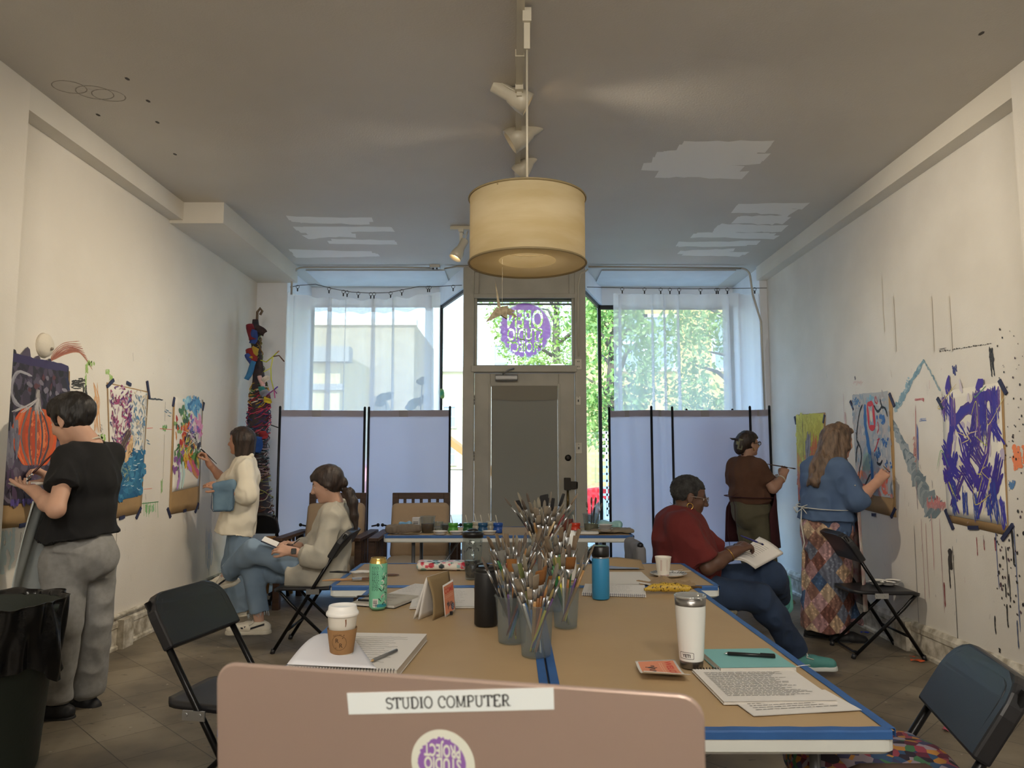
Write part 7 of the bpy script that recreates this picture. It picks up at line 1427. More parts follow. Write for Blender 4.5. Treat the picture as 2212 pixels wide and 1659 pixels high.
# ---------------------------------------------------------------- 4: seated person in dark red shirt
J = J_(4.72, nk=(1470, 1112), chs=(1474, 1160), wst=(1480, 1218), pel=(1488, 1262), sl=(1482, 1137, 4.90), sr=(1476, 1140, 4.53), el=(1560, 1205, 5.0), er=(1528, 1226, 4.47), wl=(1606, 1180, 4.86), wr=(1590, 1190, 4.52),
       hl=(1500, 1262, 4.84), hr=(1495, 1276, 4.60), kl=(1664, 1243, 4.74), kr=(1640, 1292, 4.60), al=(1684, 1290, 5.02), ar=(1727, 1414, 4.74))
P4 = top('person', 'seated person in dark red shirt and glasses writing on paper pad', 'person', (J['pel'][0], J['pel'][1], 0))
H = Head(PY(1489, 1073, 4.72), (.96, -.06, -.2), (.2, 0, .97), 1.08)
body(P4, J, H, '#5f4234', '#5a3430', {'wr': (PY(1628, 1172, 4.56) - J['wr'], (.1, .35, -.9), 1, (30, 50, 40), (.3, .7, .6)), 'wl': (PY(1640, 1185, 4.82) - J['wl'], (0, -.2, -1), -1, (15, 20, 20))}, 1.12, True)
def f(S):
    torso(S, J, .035, 1.3, .06, (.14, .14, .13)); sd = unit(J['sr'] - J['sl']); S.el(J['wst'] + (.085, 0, .01), (.13, .17, .15), None, .06); S.rc(J['wst'] + (-.02, 0, 0), J['pel'] - (0, 0, .03), .16, .17, .05, (sd, 1.15), True); S.el(J['chs'] + (-.05, 0, .02), (.12, .19, .15), None, .06)
    for s, t in (('r', .86), ('l', .8)):
        d = J['e' + s] - J['s' + s]; S.rc(J['s' + s] - d * .05, J['s' + s] + d * t, .085, .094, .05, None, True)
    S.rc(J['nk'] + (0, -.06, .012), J['nk'] + (.12, -.03, -.1), .014, .012, .012); S.rc(J['nk'] + (0, .06, .012), J['nk'] + (.12, .03, -.1), .014, .012, .012); S.rc(J['nk'] + (-.05, -.04, .03), J['nk'] + (-.05, .04, .03), .014, .014, .015)
    S.rc(J['nk'] - (0, 0, .02), J['nk'] + (.02, 0, .2), .058, .066, .008, sub=True)
garment(P4, 'shirt', clothm('dark_red_cotton', '#6a2321', '#5c1d1d', 4), [J['sl'], J['sr'], J['pel'], J['nk'], J['el'], J['er']], f, .0065, .24, noise=((.009, (8, 8, 6), 23), (.013, (12, 12, 8), 63, 'r'), (0.0024, (20, 20, 12), 26)))
def jeans4(S, leg, hem, r=(.108, .085, .074)):
    S.rc(J['h' + leg], J['k' + leg], r[0], r[1], .04); d = J['a' + leg] - J['k' + leg]; S.rc(J['k' + leg], J['k' + leg] + d * .3, r[1], r[1] * .98, .03); S.rc(J['k' + leg] + d * .25, J['k' + leg] + d * hem, r[1] * .96, r[2], .03, None, True)
garment(P4, 'jeans', mat('denim_dark', '#2b3d5a', .9, col2='#22314a', scale=4, bump=.12, bscale=420), [J['hl'], J['kl'], J['al'], J['hr'], J['kr'], J['ar']], lambda S: (jeans4(S, 'l', .95), jeans4(S, 'r', .95, (.108, .09, .066)), S.rc(J['hl'], J['hr'], .12, .12, .05)), .0065, .16, noise=((.006, (10, 10, 8), 33), (.013, (12, 12, 8), 73, 'r'), (0.0024, (24, 24, 14), 36)))
off = _v(P4.location); d_ = J['ar'] - J['kr']; MB().tube([J['kr'] + d_ * t + np.array([.0, -.083 + .014 * t, .02]) - off for t in np.linspace(.1, .92, 12)], .0016, 5).build('seam', mat('seam_thread', '#7e88a0', .8), P4)
shoe(P4, J['ar'] - (0, 0, .005), (1, -.08, 0), '#4f8f8c', '#cfd4d2', L=.29); shoe(P4, J['al'], PY(1712, 1252, 5.2) - J['al'], '#4f8f8c', '#5fa39c', L=.27, up=(-.75, -.3, .45), laces=False)
def f(S):
    H.el(S, (-.016, 0, .036), (.103, .081, .090)); H.open(S, .034, .056); H.el(S, (.03, 0, -.12), (.10, .12, .075), .01, True); S.cut(H.T(0, 0, -.06), -H.u)
    for y in (-1, 1): H.el(S, (-.002, y * .085, -.014), (.026, .03, .036), .006, True)
hairdo(P4, H, mat('hair_grey_black', '#3a3a3a', .9, col2='#1c1b1b', scale=30, bump=.8, bscale=160), f, noise=((.0035, (110, 110, 110), 3),))
def glasses(root, H, col, r=(.0205, .0165), th=.0022):
    off = _v(root.location); b = MB()
    for y in (-1, 1):
        b.tube([H.T(.101, y * .031 + r[0] * math.cos(a), .002 + r[1] * math.sin(a)) - off for a in np.linspace(0, 2 * PI, 21)], th, 6, caps=False); b.tube([H.T(.099, y * .052, .008) - off, H.T(.05, y * .076, .008) - off, H.T(-.012, y * .08, .004) - off], th, 6)
    b.tube([H.T(.101, -.011, .006) - off, H.T(.107, 0, .010) - off, H.T(.101, .011, .006) - off], th, 6); g = b.build('glasses', mat('frame_' + col[1:], col, .35, .4), root)
    l = MB()
    for y in (-1, 1): l.add([H.T(.101, y * .031 + r[0] * math.cos(a), .002 + r[1] * math.sin(a)) - off for a in np.linspace(0, 2 * PI, 17)[:-1]], [tuple(range(16))])
    l.build('lens', clear_mat('lens', '#e8ecee', .88, .02), g); return g
glasses(P4, H, '#8a7f76')
M_gold = mat('gold', '#c9a45a', .25, 1.0)
for y in (-1, 1):
    q = H.T(-.002, y * .086, -.052) - off; MB().tube([q + H.k * .017 * (H.f * math.cos(a) + H.u * math.sin(a)) for a in np.linspace(0, 2 * PI, 21)], .0028, 6, caps=False).build('hoop_earring', M_gold, P4)
def bangle(root, J, s, m, r=.033, w=.0035, back=.05, name='bracelet'):
    off = _v(root.location); d = unit(J['w' + s] - J['e' + s]); c = J['w' + s] - d * back - off; x, y, _ = frame(d)
    MB().tube([c + (x * math.cos(a) + y * math.sin(a)) * r for a in np.linspace(0, 2 * PI, 25)], w, 6, caps=False).build(name, m, root)
bangle(P4, J, 'r', M_gold, .036); bangle(P4, J, 'l', mat('watch_dark', '#2a2a30', .4), .036, .006)
strap(P4, 'necklace', [J['nk'] + (.0 + .07 * math.sin(a), .07 * math.cos(a), .035 - .05 * math.sin(a)) for a in np.linspace(-.9, PI + .9, 20)], .0018, M_clip)
# ---------------------------------------------------------------- 5: brown t-shirt, maroon apron
J = J_(7.0, nk=(1612, 989), chs=(1613, 1028), wst=(1617, 1070), pel=(1624, 1100), sl=(1588, 1009, 7.12), sr=(1640, 1011, 6.88), el=(1586, 1060, 7.16), er=(1670, 1056, 6.84), wl=(1648, 1044, 7.3), wr=(1690, 1032, 6.92),
       hl=(1610, 1108, 7.08), hr=(1642, 1108, 6.94), kl=(1622, 1205, 7.08), kr=(1655, 1208, 6.94), al=(1640, 1286, 7.1), ar=(1680, 1293, 6.96))
P5 = top('person', 'person in brown t-shirt and maroon apron with clipped-up hair, painting', 'person', (J['pel'][0], J['pel'][1], 0))
H = Head(PY(1617, 959, 7.0), (.95, .28, .03), (-.02, 0, 1), .98)
fw = unit(np.cross((0, 0, 1), J['sr'] - J['sl'])); sd = unit(J['sr'] - J['sl'])
body(P5, J, H, '#b08a76', '#9a625a', {'wr': (PY(1697, 1010, 6.94) - J['wr'], (.1, .5, -.2), 1, (40, 60, 40), (.3, .6, .6)), 'wl': (PY(1676, 1035, 7.28) - J['wl'], (0, 0, 1), 1, (15, 20, 20))}, 1.12, False)
def f(S):
    torso(S, J, .014, 1.32, .05, (.12, .12, .122)); S.rc(J['wst'], J['pel'] + (0, 0, .05), .14, .158, .04, (sd, 1.24), True); S.cut(J['pel'] + (0, 0, .05), (0, 0, -1))
    for s in 'lr': d = J['e' + s] - J['s' + s]; S.rc(J['s' + s] - d * .05, J['s' + s] + d * .66, .076, .078, .05, None, True)
    S.rc(J['nk'] - (0, 0, .02), J['nk'] + (0, 0, .2), .056, .066, .008, sub=True)
garment(P5, 'tshirt', clothm('brown_cotton', '#5e4030', '#523627', 5), [J['sl'], J['sr'], J['pel'], J['nk'], J['el'], J['er']], f, .007, .2)
def f(S):
    S.rc(J['wst'] - (0, 0, .06), J['pel'] - (0, 0, .04), .145, .15, .05, (sd, 1.22), True); S.el(J['pel'] - fw * .06 - (0, 0, .05), (.12, .12, .13), None, .05)
    for s in 'lr': S.rc(J['h' + s], J['k' + s], .105, .088, .05); S.rc(J['k' + s], J['a' + s] - (0, 0, .03), .088, .085, .04, None, True)
garment(P5, 'trousers', clothm('olive_twill', '#65604c', '#5a5543', 5), [J['hl'], J['hr'], J['al'], J['ar'], J['wst']], f, .007, .2)
shoe(P5, J['ar'] - (0, 0, .0), (.9, .3, 0), '#8a8378', '#a39b8d', laces=False); shoe(P5, J['al'], (.9, .3, 0), '#8a8378', '#a39b8d', laces=False)
M_mar = clothm('maroon_cotton', '#3c151c', None, 5); off = _v(P5.location)
def f(u, v):
    z = J['chs'][2] + .02 - .66 * v; wtop = 1.1 + 1.5 * min(1, max(0, v - .1) * 2.4); a = (u - .5) * wtop * 1.35; r = .178 + .03 * v + .008 * math.sin(u * 15 + v * 2); c = J['wst'] if v < .5 else J['pel']
    return np.array([J['wst'][0], J['wst'][1], z]) + fw * (r * math.cos(a) + .015) + sd * (r * 1.3 * math.sin(a)) - off
MB().sheet(f, 24, 14, .004).build('apron', M_mar, P5)
strap(P5, 'apron_strap', [J['nk'] + fw * .12 - sd * .06 - (0, 0, .12), J['nk'] - sd * .06 + fw * .02 + (0, 0, .01), J['nk'] - fw * .06 + (0, 0, .03), J['nk'] + sd * .062 + fw * .03 + (0, 0, .01), J['nk'] + fw * .13 + sd * .06 - (0, 0, .12)], .009, M_mar)
wz0 = J['wst'] - (0, 0, .01); strap(P5, 'waist_tie', [wz0 + fw * (.185 * math.cos(a)) + sd * (.232 * math.sin(a)) for a in np.linspace(1.2, 2 * PI - 1.2, 26)], .013, M_mar)
kn = wz0 - fw * .185 - sd * .04
for pts in ([kn, kn + (-.03, -.01, -.1), kn + (-.05, -.02, -.3), kn + (-.03, -.02, -.5), kn + (-.06, -.02, -.62)], [kn, kn + (.02, -.02, -.08), kn + (.02, -.03, -.24)], [kn, kn + (.05, -.02, .035), kn + (.06, -.02, 0), kn + (.02, -.01, -.01)]): strap(P5, 'tie_end', pts, .006, M_mar)
def f(S):
    H.el(S, (-.014, 0, .034), (.112, .090, .098)); H.el(S, (-.10, 0, -.01), (.05, .06, .075), .03); H.el(S, (-.105, 0, -.055), (.04, .05, .045), .02); H.open(S, .04, .058, .3); H.el(S, (.03, 0, -.12), (.09, .1, .055), .01, True)
    for y in (-1, 1): H.el(S, (.0, y * .088, -.02), (.024, .03, .034), .006, True)
    for i in range(6): S.rc(H.T(-.12, 0, .04), H.T(-.165 - .01 * (i % 3), -.03 + .012 * i, .05 + .012 * (i % 2)), .008, .003, .01)
hairdo(P5, H, MATS['hair_brown'], f, pts=[H.T(-.2, 0, 0)])
b = MB(); Mc = Matrix([list(H.f) + [0], list(H.l) + [0], list(H.u) + [0], [0, 0, 0, 1]]).transposed(); Mc.translation = Vector(H.T(-.125, -.052, .0) - off); Mc = Mc @ Euler((0, .25, 0)).to_matrix().to_4x4()
for lo, hi in (((-.022, -.008, -.045), (-.012, .008, .045)), ((.012, -.008, -.045), (.022, .008, .045)), ((-.022, -.008, .035), (.022, .008, .05)), ((-.022, -.008, -.05), (.022, .008, -.04)), ((-.045, -.006, -.012), (-.02, .006, .018))): b.box(lo, hi, 0, Mc)
b.build('claw_clip', mat('clip_olive', '#77775f', .4), P5)
glasses(P5, H, '#4a3a2c', (.023, .018), .0032)
bangle(P5, J, 'r', mat('bracelet_pale', '#cfcabc', .6), .036, .006, .02); MB().tube([H.T(-.002, -.083, -.04) - off, H.T(-.002, -.085, -.065) - off], .004, 6).build('earring', M_gold, P5)
# ---------------------------------------------------------------- 6: blue shirt and patchwork skirt
J = J_(5.6, nk=(1794, 996), chs=(1786, 1038), wst=(1783, 1086), pel=(1788, 1135), sl=(1757, 1014, 5.72), sr=(1816, 1020, 5.44), el=(1790, 1080, 5.85), er=(1854, 1078, 5.34), wl=(1840, 1078, 5.72), wr=(1896, 1040, 5.36),
       hl=(1772, 1150, 5.68), hr=(1800, 1150, 5.56), kl=(1772, 1260, 5.68), kr=(1802, 1262, 5.58), al=(1762, 1355, 5.72), ar=(1818, 1366, 5.58))
P6 = top('person', 'person in blue shirt and patchwork skirt with long wavy hair, painting', 'person', (J['pel'][0], J['pel'][1], 0))
H = Head(PY(1812, 953, 5.58), (.93, .32, -.14), (.12, .05, .99), 1.07)
fw = unit(np.cross((0, 0, 1), J['sr'] - J['sl'])); sd = unit(J['sr'] - J['sl']); off = _v(P6.location)
body(P6, J, H, '#bd907a', '#a0665c', {'wr': (PY(1917, 1016, 5.38) - J['wr'], (.3, .8, -.3), 1, (40, 62, 40), (.2, .6, .7)), 'wl': (PY(1862, 1078, 5.66) - J['wl'], (0, 0, 1), 1, (15, 20, 20))}, 1.05)
def f(S):
    torso(S, J, .024, 1.36, .05, (.13, .12, .125)); S.rc(J['wst'], PY(1785, 1121, 5.6), .145, .19, .04, (sd, 1.25), True)
    for s, t in (('r', 1.0), ('l', .9)):
        d = J['e' + s] - J['s' + s]; S.rc(J['s' + s] - d * .05, J['s' + s] + d * t, .08, .078, .05, None, False); e = J['w' + s] - J['e' + s]; S.rc(J['e' + s] - e * .1, J['e' + s] + e * .16, .078, .07, .02, None, True)
    S.rc(J['nk'] - (0, 0, .02), J['nk'] + (0, 0, .2), .054, .064, .008, sub=True)
garment(P6, 'shirt', mat('chambray', '#4d6383', .9, col2='#42577a', scale=5, bump=.1, bscale=300), [J['sl'], J['sr'], J['pel'], J['nk'], J['el'], J['er']], f, .0065, .2, noise=((.008, (9, 9, 6), 43), (.013, (12, 12, 8), 83, 'r'), (0.0036, (22, 22, 12), 46)))
q = J['sr'] + (J['er'] - J['sr']) * .62 + unit((-.1, -.9, .3)) * .08 - off; MB().sphere(q, .008, 8).build('sleeve_button', M_clip, P6)
def skirt_mat():
    m = mat('patchwork_cloth', '#b58f8a', .95); nt = m.node_tree; N = nt.nodes; L = nt.links
    tc = N.new('ShaderNodeTexCoord'); sp = N.new('ShaderNodeSeparateXYZ'); L.new(tc.outputs['Object'], sp.inputs[0])
    def mth(op, a, b=None, v=None):
        n = N.new('ShaderNodeMath'); n.operation = op
        for i, x in enumerate((a, b)):
            if x is None: continue
            if isinstance(x, (int, float)): n.inputs[i].default_value = x
            else: L.new(x, n.inputs[i])
        return n.outputs[0]
    an = mth('MULTIPLY', mth('ARCTAN2', sp.outputs['Y'], sp.outputs['X']), .17)
    u = mth('ADD', an, mth('MULTIPLY', sp.outputs['Z'], .8)); v = mth('SUBTRACT', an, mth('MULTIPLY', sp.outputs['Z'], .8))
    cb = N.new('ShaderNodeCombineXYZ'); L.new(mth('FLOOR', mth('MULTIPLY', u, 8.5)), cb.inputs[0]); L.new(mth('FLOOR', mth('MULTIPLY', v, 8.5)), cb.inputs[1])
    wn = N.new('ShaderNodeTexWhiteNoise'); wn.noise_dimensions = '2D'; L.new(cb.outputs[0], wn.inputs['Vector'])
    r = N.new('ShaderNodeValToRGB'); r.color_ramp.interpolation = 'CONSTANT'; L.new(wn.outputs['Value'], r.inputs[0])
    cols = ['#a5848a', '#46638c', '#b9a48c', '#74504a', '#b3959c', '#6f7a90', '#8f6f66', '#c0b09a']
    E = r.color_ramp.elements; E[0].color = lin(cols[0]) + (1,); E[0].position = 0; E[1].position = 1 / 8; E[1].color = lin(cols[1]) + (1,)
    for i in range(2, 8): e = E.new(i / 8); e.color = lin(cols[i]) + (1,)
    vo = N.new('ShaderNodeTexVoronoi'); vo.inputs['Scale'].default_value = 42; L.new(tc.outputs['Object'], vo.inputs['Vector'])
    r2 = N.new('ShaderNodeValToRGB'); r2.color_ramp.elements[0].position = .28; r2.color_ramp.elements[1].position = .36; r2.color_ramp.elements[0].color = (1.5, 1.4, 1.25, 1); r2.color_ramp.elements[1].color = (.75, .7, .68, 1); L.new(vo.outputs['Distance'], r2.inputs[0])
    wv = N.new('ShaderNodeTexWave'); wv.inputs['Scale'].default_value = 9; wv.inputs['Distortion'].default_value = 9; wv.inputs['Detail'].default_value = 3; L.new(tc.outputs['Object'], wv.inputs['Vector'])
    r3 = N.new('ShaderNodeValToRGB'); r3.color_ramp.elements[0].color = (.55, .5, .5, 1); r3.color_ramp.elements[1].color = (1.25, 1.2, 1.15, 1); L.new(wv.outputs['Fac'], r3.inputs[0])
    m1 = N.new('ShaderNodeMix'); m1.data_type = 'RGBA'; m1.blend_type = 'MULTIPLY'; m1.inputs[0].default_value = .7; L.new(r.outputs[0], m1.inputs[6]); L.new(r2.outputs[0], m1.inputs[7])
    m2 = N.new('ShaderNodeMix'); m2.data_type = 'RGBA'; m2.blend_type = 'MULTIPLY'; m2.inputs[0].default_value = .7; L.new(m1.outputs[2], m2.inputs[6]); L.new(r3.outputs[0], m2.inputs[7])
    L.new(m2.outputs[2], N['Principled BSDF'].inputs['Base Color']); return m
def f(S):
    a = PY(1785, 1105, 5.6); c = PY(1783, 1359, 5.62); S.rc(a, J['pel'] - (0, 0, .05), .14, .165, .04, (sd, 1.15), True); S.rc(J['pel'], c, .165, .158, .05, (sd, 1.12), True)
    S.rc(PY(1812, 1240, 5.6), PY(1846, 1330, 5.62), .05, .045, .05); S.rc(PY(1820, 1300, 5.6), PY(1858, 1345, 5.66), .03, .03, .04); S.el(J['pel'] - fw * .06 - (0, 0, .04), (.12, .12, .13), None, .06); S.cut(PY(1785, 1113, 5.6), (0, 0, 1)); S.cut(PY(1790, 1360, 5.62), (0, 0, -1))
garment(P6, 'skirt', skirt_mat(), [J['wst'], J['al'], J['ar'], J['hl'], J['hr']], f, .0065, .2, noise=((.012, (11, 11, 2.2), 53), (.013, (12, 12, 8), 93, 'r'), (0.0018, (24, 24, 12), 56)))
shoe(P6, J['al'] - (0, 0, -.02), (.97, -.2, 0), '#1b1a1c', '#141416', low=True, wedge=True, L=.25, hh=.02); shoe(P6, J['ar'] - (0, 0, -.02), (.97, -.2, 0), '#1b1a1c', '#141416', low=True, wedge=True, L=.25, hh=.02)
def f(u, v):
    z = J['wst'][2] - .02 - .72 * v; a = (u - .5) * 2.7; r = .195 + .012 * v + .008 * math.sin(u * 13 + v * 2)
    return np.array([J['pel'][0], J['pel'][1], z]) + fw * (r * math.cos(a) + .02) + sd * (r * 1.2 * math.sin(a)) - off
MB().sheet(f, 24, 16, .004).build('apron', mat('apron_white', '#c9c7c0', .9, col2='#a8747a', scale=9), P6)
M_tie = mat('tie_white', '#d5d3ca', .9); wz0 = J['wst'] - (0, 0, .03); kn = PY(1760, 1085, 5.44) + (0, -.0, .0)
strap(P6, 'waist_tie', [wz0 + fw * (.19 * math.cos(a)) + sd * (.222 * math.sin(a)) for a in np.linspace(1.1, 2 * PI - 1.1, 26)], .008, M_tie)
kn = wz0 - fw * .19 - sd * .03
for pts in ([kn, kn + (-.02, -.03, -.12), kn + (.0, -.03, -.26), kn + (-.02, -.02, -.34)], [kn, kn + (.05, -.03, -.08), kn + (.07, -.03, -.2), kn + (.05, -.03, -.26)], [kn, kn + (-.07, -.03, .0), kn + (-.05, -.03, -.04), kn + (0, -.01, -.01)], [kn, kn + (.07, -.04, .03), kn + (.1, -.05, -.01), kn + (.01, -.02, -.01)]): strap(P6, 'tie_end', pts, .008, M_tie)
def f(S):
    H.el(S, (-.014, 0, .034), (.112, .092, .098)); H.rc(S, (-.05, 0, 0), (-.10, 0, -.17), .082, .085, .04); H.rc(S, (-.10, 0, -.17), (-.17, .0, -.30), .08, .05, .04); H.rc(S, (-.02, -.062, .02), (-.045, -.075, -.17), .035, .035, .03); H.rc(S, (-.03, -.075, -.17), (-.08, -.09, -.29), .034, .018, .03); H.rc(S, (-.02, .062, .02), (-.01, .075, -.2), .035, .03, .03)
    H.rc(S, (-.16, .03, -.2), (-.20, .05, -.34), .03, .008, .03); H.rc(S, (.05, -.045, .07), (.0, -.085, -.05), .02, .018, .02); H.open(S, .034, .064)
hairdo(P6, H, mat('hair_wavy', '#6e5846', .55, col2='#43352b', scale=8, stretch=(5, 5, 1.2), bump=.6, bscale=20, detail=6), f, noise=((.009, (26, 26, 16), 3), (.005, (60, 60, 14), 7)), pts=[H.T(-.24, 0, -.4), H.T(0, -.14, -.3)])
# ================================================================ paintings on the walls
M_kb = mat('kraft_backing', '#a8895f', .8, var=.08, scale=6, bump=.2, bscale=8); M_dtape = mat('dark_blue_tape', '#2a2f4f', .6); M_wp = mat('painting_paper', '#e3dfd6', .8)
def painting(label, side, corners, backing, tapes, name='painting'):
    """corners / backing: wall pixels TL, TR, BR, BL; tapes: (px, py, half-length m, angle)"""
    W_ = WL if side < 0 else WR; X = 2.8 * side; c = [np.array(W_(*p_)) for p_ in corners]; k = [np.array(W_(*p_)) for p_ in backing]; ctr = sum(c) / 4
    o = top(name, label, 'painting', (X - side * .001, ctr[0], ctr[1])); off = np.array([X - side * .001, ctr[0], ctr[1]])
    def mp(q, u, v, d): y, z = q[3] * (1 - u) * (1 - v) + q[2] * u * (1 - v) + q[1] * u * v + q[0] * (1 - u) * v; return np.array([X - side * d, y, z]) - off
    sg = 1 if side < 0 else -1
    MB().sheet(lambda u, v: mp(k, u, v, .002 + .0025 * (1 + math.sin(v * 9)) * .5), 10, 14, -.0012 * 1).build('backing_sheet', M_kb, o)
    MB().sheet(lambda u, v: mp(c, u, v, .0065 + .001 * math.sin(u * 6 + v * 4)), 10, 14, .0012 * -1).build('paper', M_wp, o)
    P_ = Paint(lambda u, v, d: mp(c, u, v, .0082 + .001 * math.sin(u * 6 + v * 4) + d * .4))
    b = None
    for px, py, L, an in tapes:
        y, z = W_(px, py); ca, sa = math.cos(an), math.sin(an)
        t = MB(); t.prism([(-L, -.012), (L, -.012), (L, .012), (-L, .012)], .0005, .0092, 0, lambda a, b_, d: np.array([X - side * (d + .0), y + a * ca - b_ * sa, z + a * sa + b_ * ca]) - off); t.build('tape_strip', M_dtape, o)
    return o, P_
R1 = RNG.uniform
def fin(o, P_): P_.build2('painted_surface', VC, o)
def coat(P_, v0, v1, cols, w=.09, u0=.0, u1=1.0):
    for v in np.arange(v0, v1, w * .55): P_.stroke([(u0, v), (u1, v + R1(-.01, .01))], w, random.choice(cols), .12, n=9, m=0, taper=False)
# --- pumpkin
o, P_ = painting('large dark painting of an orange pumpkin on the left wall', -1, [(8, 766), (146, 797), (141, 1078), (4, 1086)], [(2, 772), (150, 802), (143, 1128), (2, 1142)], [(50, 1134, .04, .05), (2, 820, .05, .9), (143, 829, .04, -1.2)])
coat(P_, .03, .99, ['#2b2430', '#352c3c', '#241e28'])
for i in range(330): 
    u, v = R1(.02, .98), R1(.03, .97); P_.stroke([(u, v), (u + R1(-.06, .06), v + R1(-.14, .14))], R1(.05, .12), random.choice(['#2b2430', '#352c3c', '#1f1a22', '#4a3d50', '#3c3242', '#544a5c', '#2a2028'] if v > .35 else ['#4e4656', '#5c5364', '#3d3546', '#6b6272', '#54405c']), .4, n=3, m=0)
for i in range(60): P_.stroke([(R1(0, 1), 1 + R1(-.02, .02)), (R1(0, 1), 1 + R1(-.03, .0))], .03, '#3a2f58', .5, n=3, m=0)
for i in range(40): u = R1(.02, .95); P_.stroke([(u, .02), (u + R1(-.02, .02), R1(-.04, .0))], .03, random.choice(['#4d3d80', '#5f4f95', '#3a2f58']), .5, n=3, m=0)
for i in range(12): u = R1(.3, .9); v = R1(.78, .95); P_.stroke([(u, v), (u + R1(.02, .1), v + R1(-.02, .02))], R1(.02, .05), random.choice(['#77707c', '#8b8590', '#5a3238']), .5, n=3, m=0)
for k in range(-6, 7):
    x = k / 6; 
    for j in range(5):
        w = .06 * math.cos(x * 1.2) + .012; c = random.choice(['#d8571d', '#c94c1a', '#e0662a', '#b8431a']) if k % 2 == 0 else random.choice(['#c2602e', '#a84a24', '#d77a48'])
        f_ = lambda t: (.45 + .33 * x * math.sin(PI * (.12 + .76 * t)) ** .75 + R1(-.012, .012), .26 + .40 * t)
        P_.stroke([f_(t) for t in (0, .25, .5, .75, 1)], w, c, .25, m=0)
for x in (-.62, -.3, .05, .36, .66):
    for j in range(2): P_.stroke([(.45 + .33 * x * math.sin(PI * (.1 + .8 * t)) ** .75 + R1(-.008, .008), .25 + .42 * t) for t in (0, .3, .6, 1)], .022, random.choice(['#6b5a58', '#7b6a66', '#4f4246']), .35, m=0)
for i in range(24): t = R1(0, 1); P_.stroke([(.47 + R1(-.05, .05) * (1.4 - t), .64 + .02 * t), (.49 + R1(-.02, .02), .80)], .03, random.choice(['#8a8480', '#6e6868', '#a09a96', '#57525a']), .4, n=4, m=0)
for i in range(9): P_.stroke([(.38 + R1(-.02, .02), .89), (.18 + R1(-.03, .03), .9), (.08 + R1(-.02, .03), .78), (.16 + R1(-.03, .03), .68), (.3 + R1(-.03, .04), .66)], .014, random.choice(['#8d8a94', '#a5a2aa', '#6f6c78']), .5, m=0)
for i in range(10): a = R1(-.22, .22); P_.stroke([(.5, .74), (.46 + a * .6, .68), (.44 + a * 1.6, .62)], .008, '#b5b0b0', .4, m=0)
for i in range(30): u = R1(.03, .2); P_.stroke([(u, R1(.25, .6)), (u + R1(-.02, .04), R1(.25, .6))], .03, random.choice(['#6d6a78', '#7d7a86', '#5a5666']), .5, n=4, m=0)
fin(o, P_)
# --- long-haired figure in water
o, P_ = painting('painting of a long-haired figure seen from behind in blue water, left wall', -1, [(232, 829), (317, 848), (303, 1068), (238, 1083)], [(230, 826), (320, 846), (304, 1108), (240, 1122)], [(277, 829, .03, -.2), (262, 1118, .035, .1), (237, 828, .05, .6), (319, 842, .07, -1.2), (298, 1108, .05, .9)])
coat(P_, .04, .40, ['#2a6f98', '#20648e'])
for i in range(210):
    u, v = R1(.02, .98), R1(.02, .42); P_.stroke([(u, v), (u + R1(-.1, .1), v + R1(-.03, .03)), (u + R1(-.15, .15), v + R1(-.05, .05))], R1(.03, .06), random.choice(['#2a6f98', '#20648e', '#3a80a8', '#1b5a85', '#4a8fb2', '#2f7396']), .4, m=0)
for i in range(40): u, v = R1(.1, .9), R1(.05, .4); P_.stroke([(u, v), (u + R1(.03, .12), v + R1(-.01, .02))], .008, '#b9d2dc', .6, n=3, m=0)
for i in range(170):
    u, v = R1(.45, .97), R1(.42, .98); P_.stroke([(u, v), (u + R1(-.08, .08), v + R1(-.05, .05))], R1(.012, .03), random.choice(['#e6e2da', '#8fa6b8', '#c9c9c9', '#7a90a8', '#d8c9b0', '#b9b4b0', '#5a86ac']), .5, n=3, m=0)
for i in range(150):
    u, v = R1(.03, .55), R1(.45, .98); P_.stroke([(u, v), (u + R1(-.06, .06), v + R1(-.04, .04)), (u + R1(-.08, .08), v + R1(-.07, .05))], R1(.009, .018), random.choice(['#8a3068', '#6b3a80', '#a84a78', '#4a3a6e', '#c2809a', '#7a2450', '#c9a8b8']), .4, m=0)
for i in range(30): u, v = R1(.2, .6), R1(.18, .42); P_.stroke([(u, v), (u + R1(-.1, .1), v + R1(-.05, .05))], .02, random.choice(['#8d9a78', '#b0a67e', '#6f8f92']), .5, n=3, m=0)
for i in range(30): t = i / 30; P_.stroke([(.40 + .22 * t, .36 + .22 * t), (.48 + .1 * t + R1(-.04, .04), .36 + .06 * t)], .09, random.choice(['#d6b080', '#c9a070', '#dfbf92']), .3, n=3, m=0)
for i in range(40): P_.stroke([(.52 + R1(-.06, .06), .60 + R1(-.02, .03)), (.42 + R1(-.06, .06), .52), (.30 + R1(-.1, .1), .42), (.22 + R1(-.06, .12), .36 + R1(-.03, .03))], .02, random.choice(['#5c4840', '#46362f', '#6e5a50', '#7d6a60']), .4, m=0)
P_.stroke([(.62, .5), (.6, .45), (.64, .42)], .012, '#6a4a34', .3, m=0); P_.stroke([(.5, .4), (.56, .42), (.62, .38)], .01, '#7a5a3c', .3, m=0)
fin(o, P_)
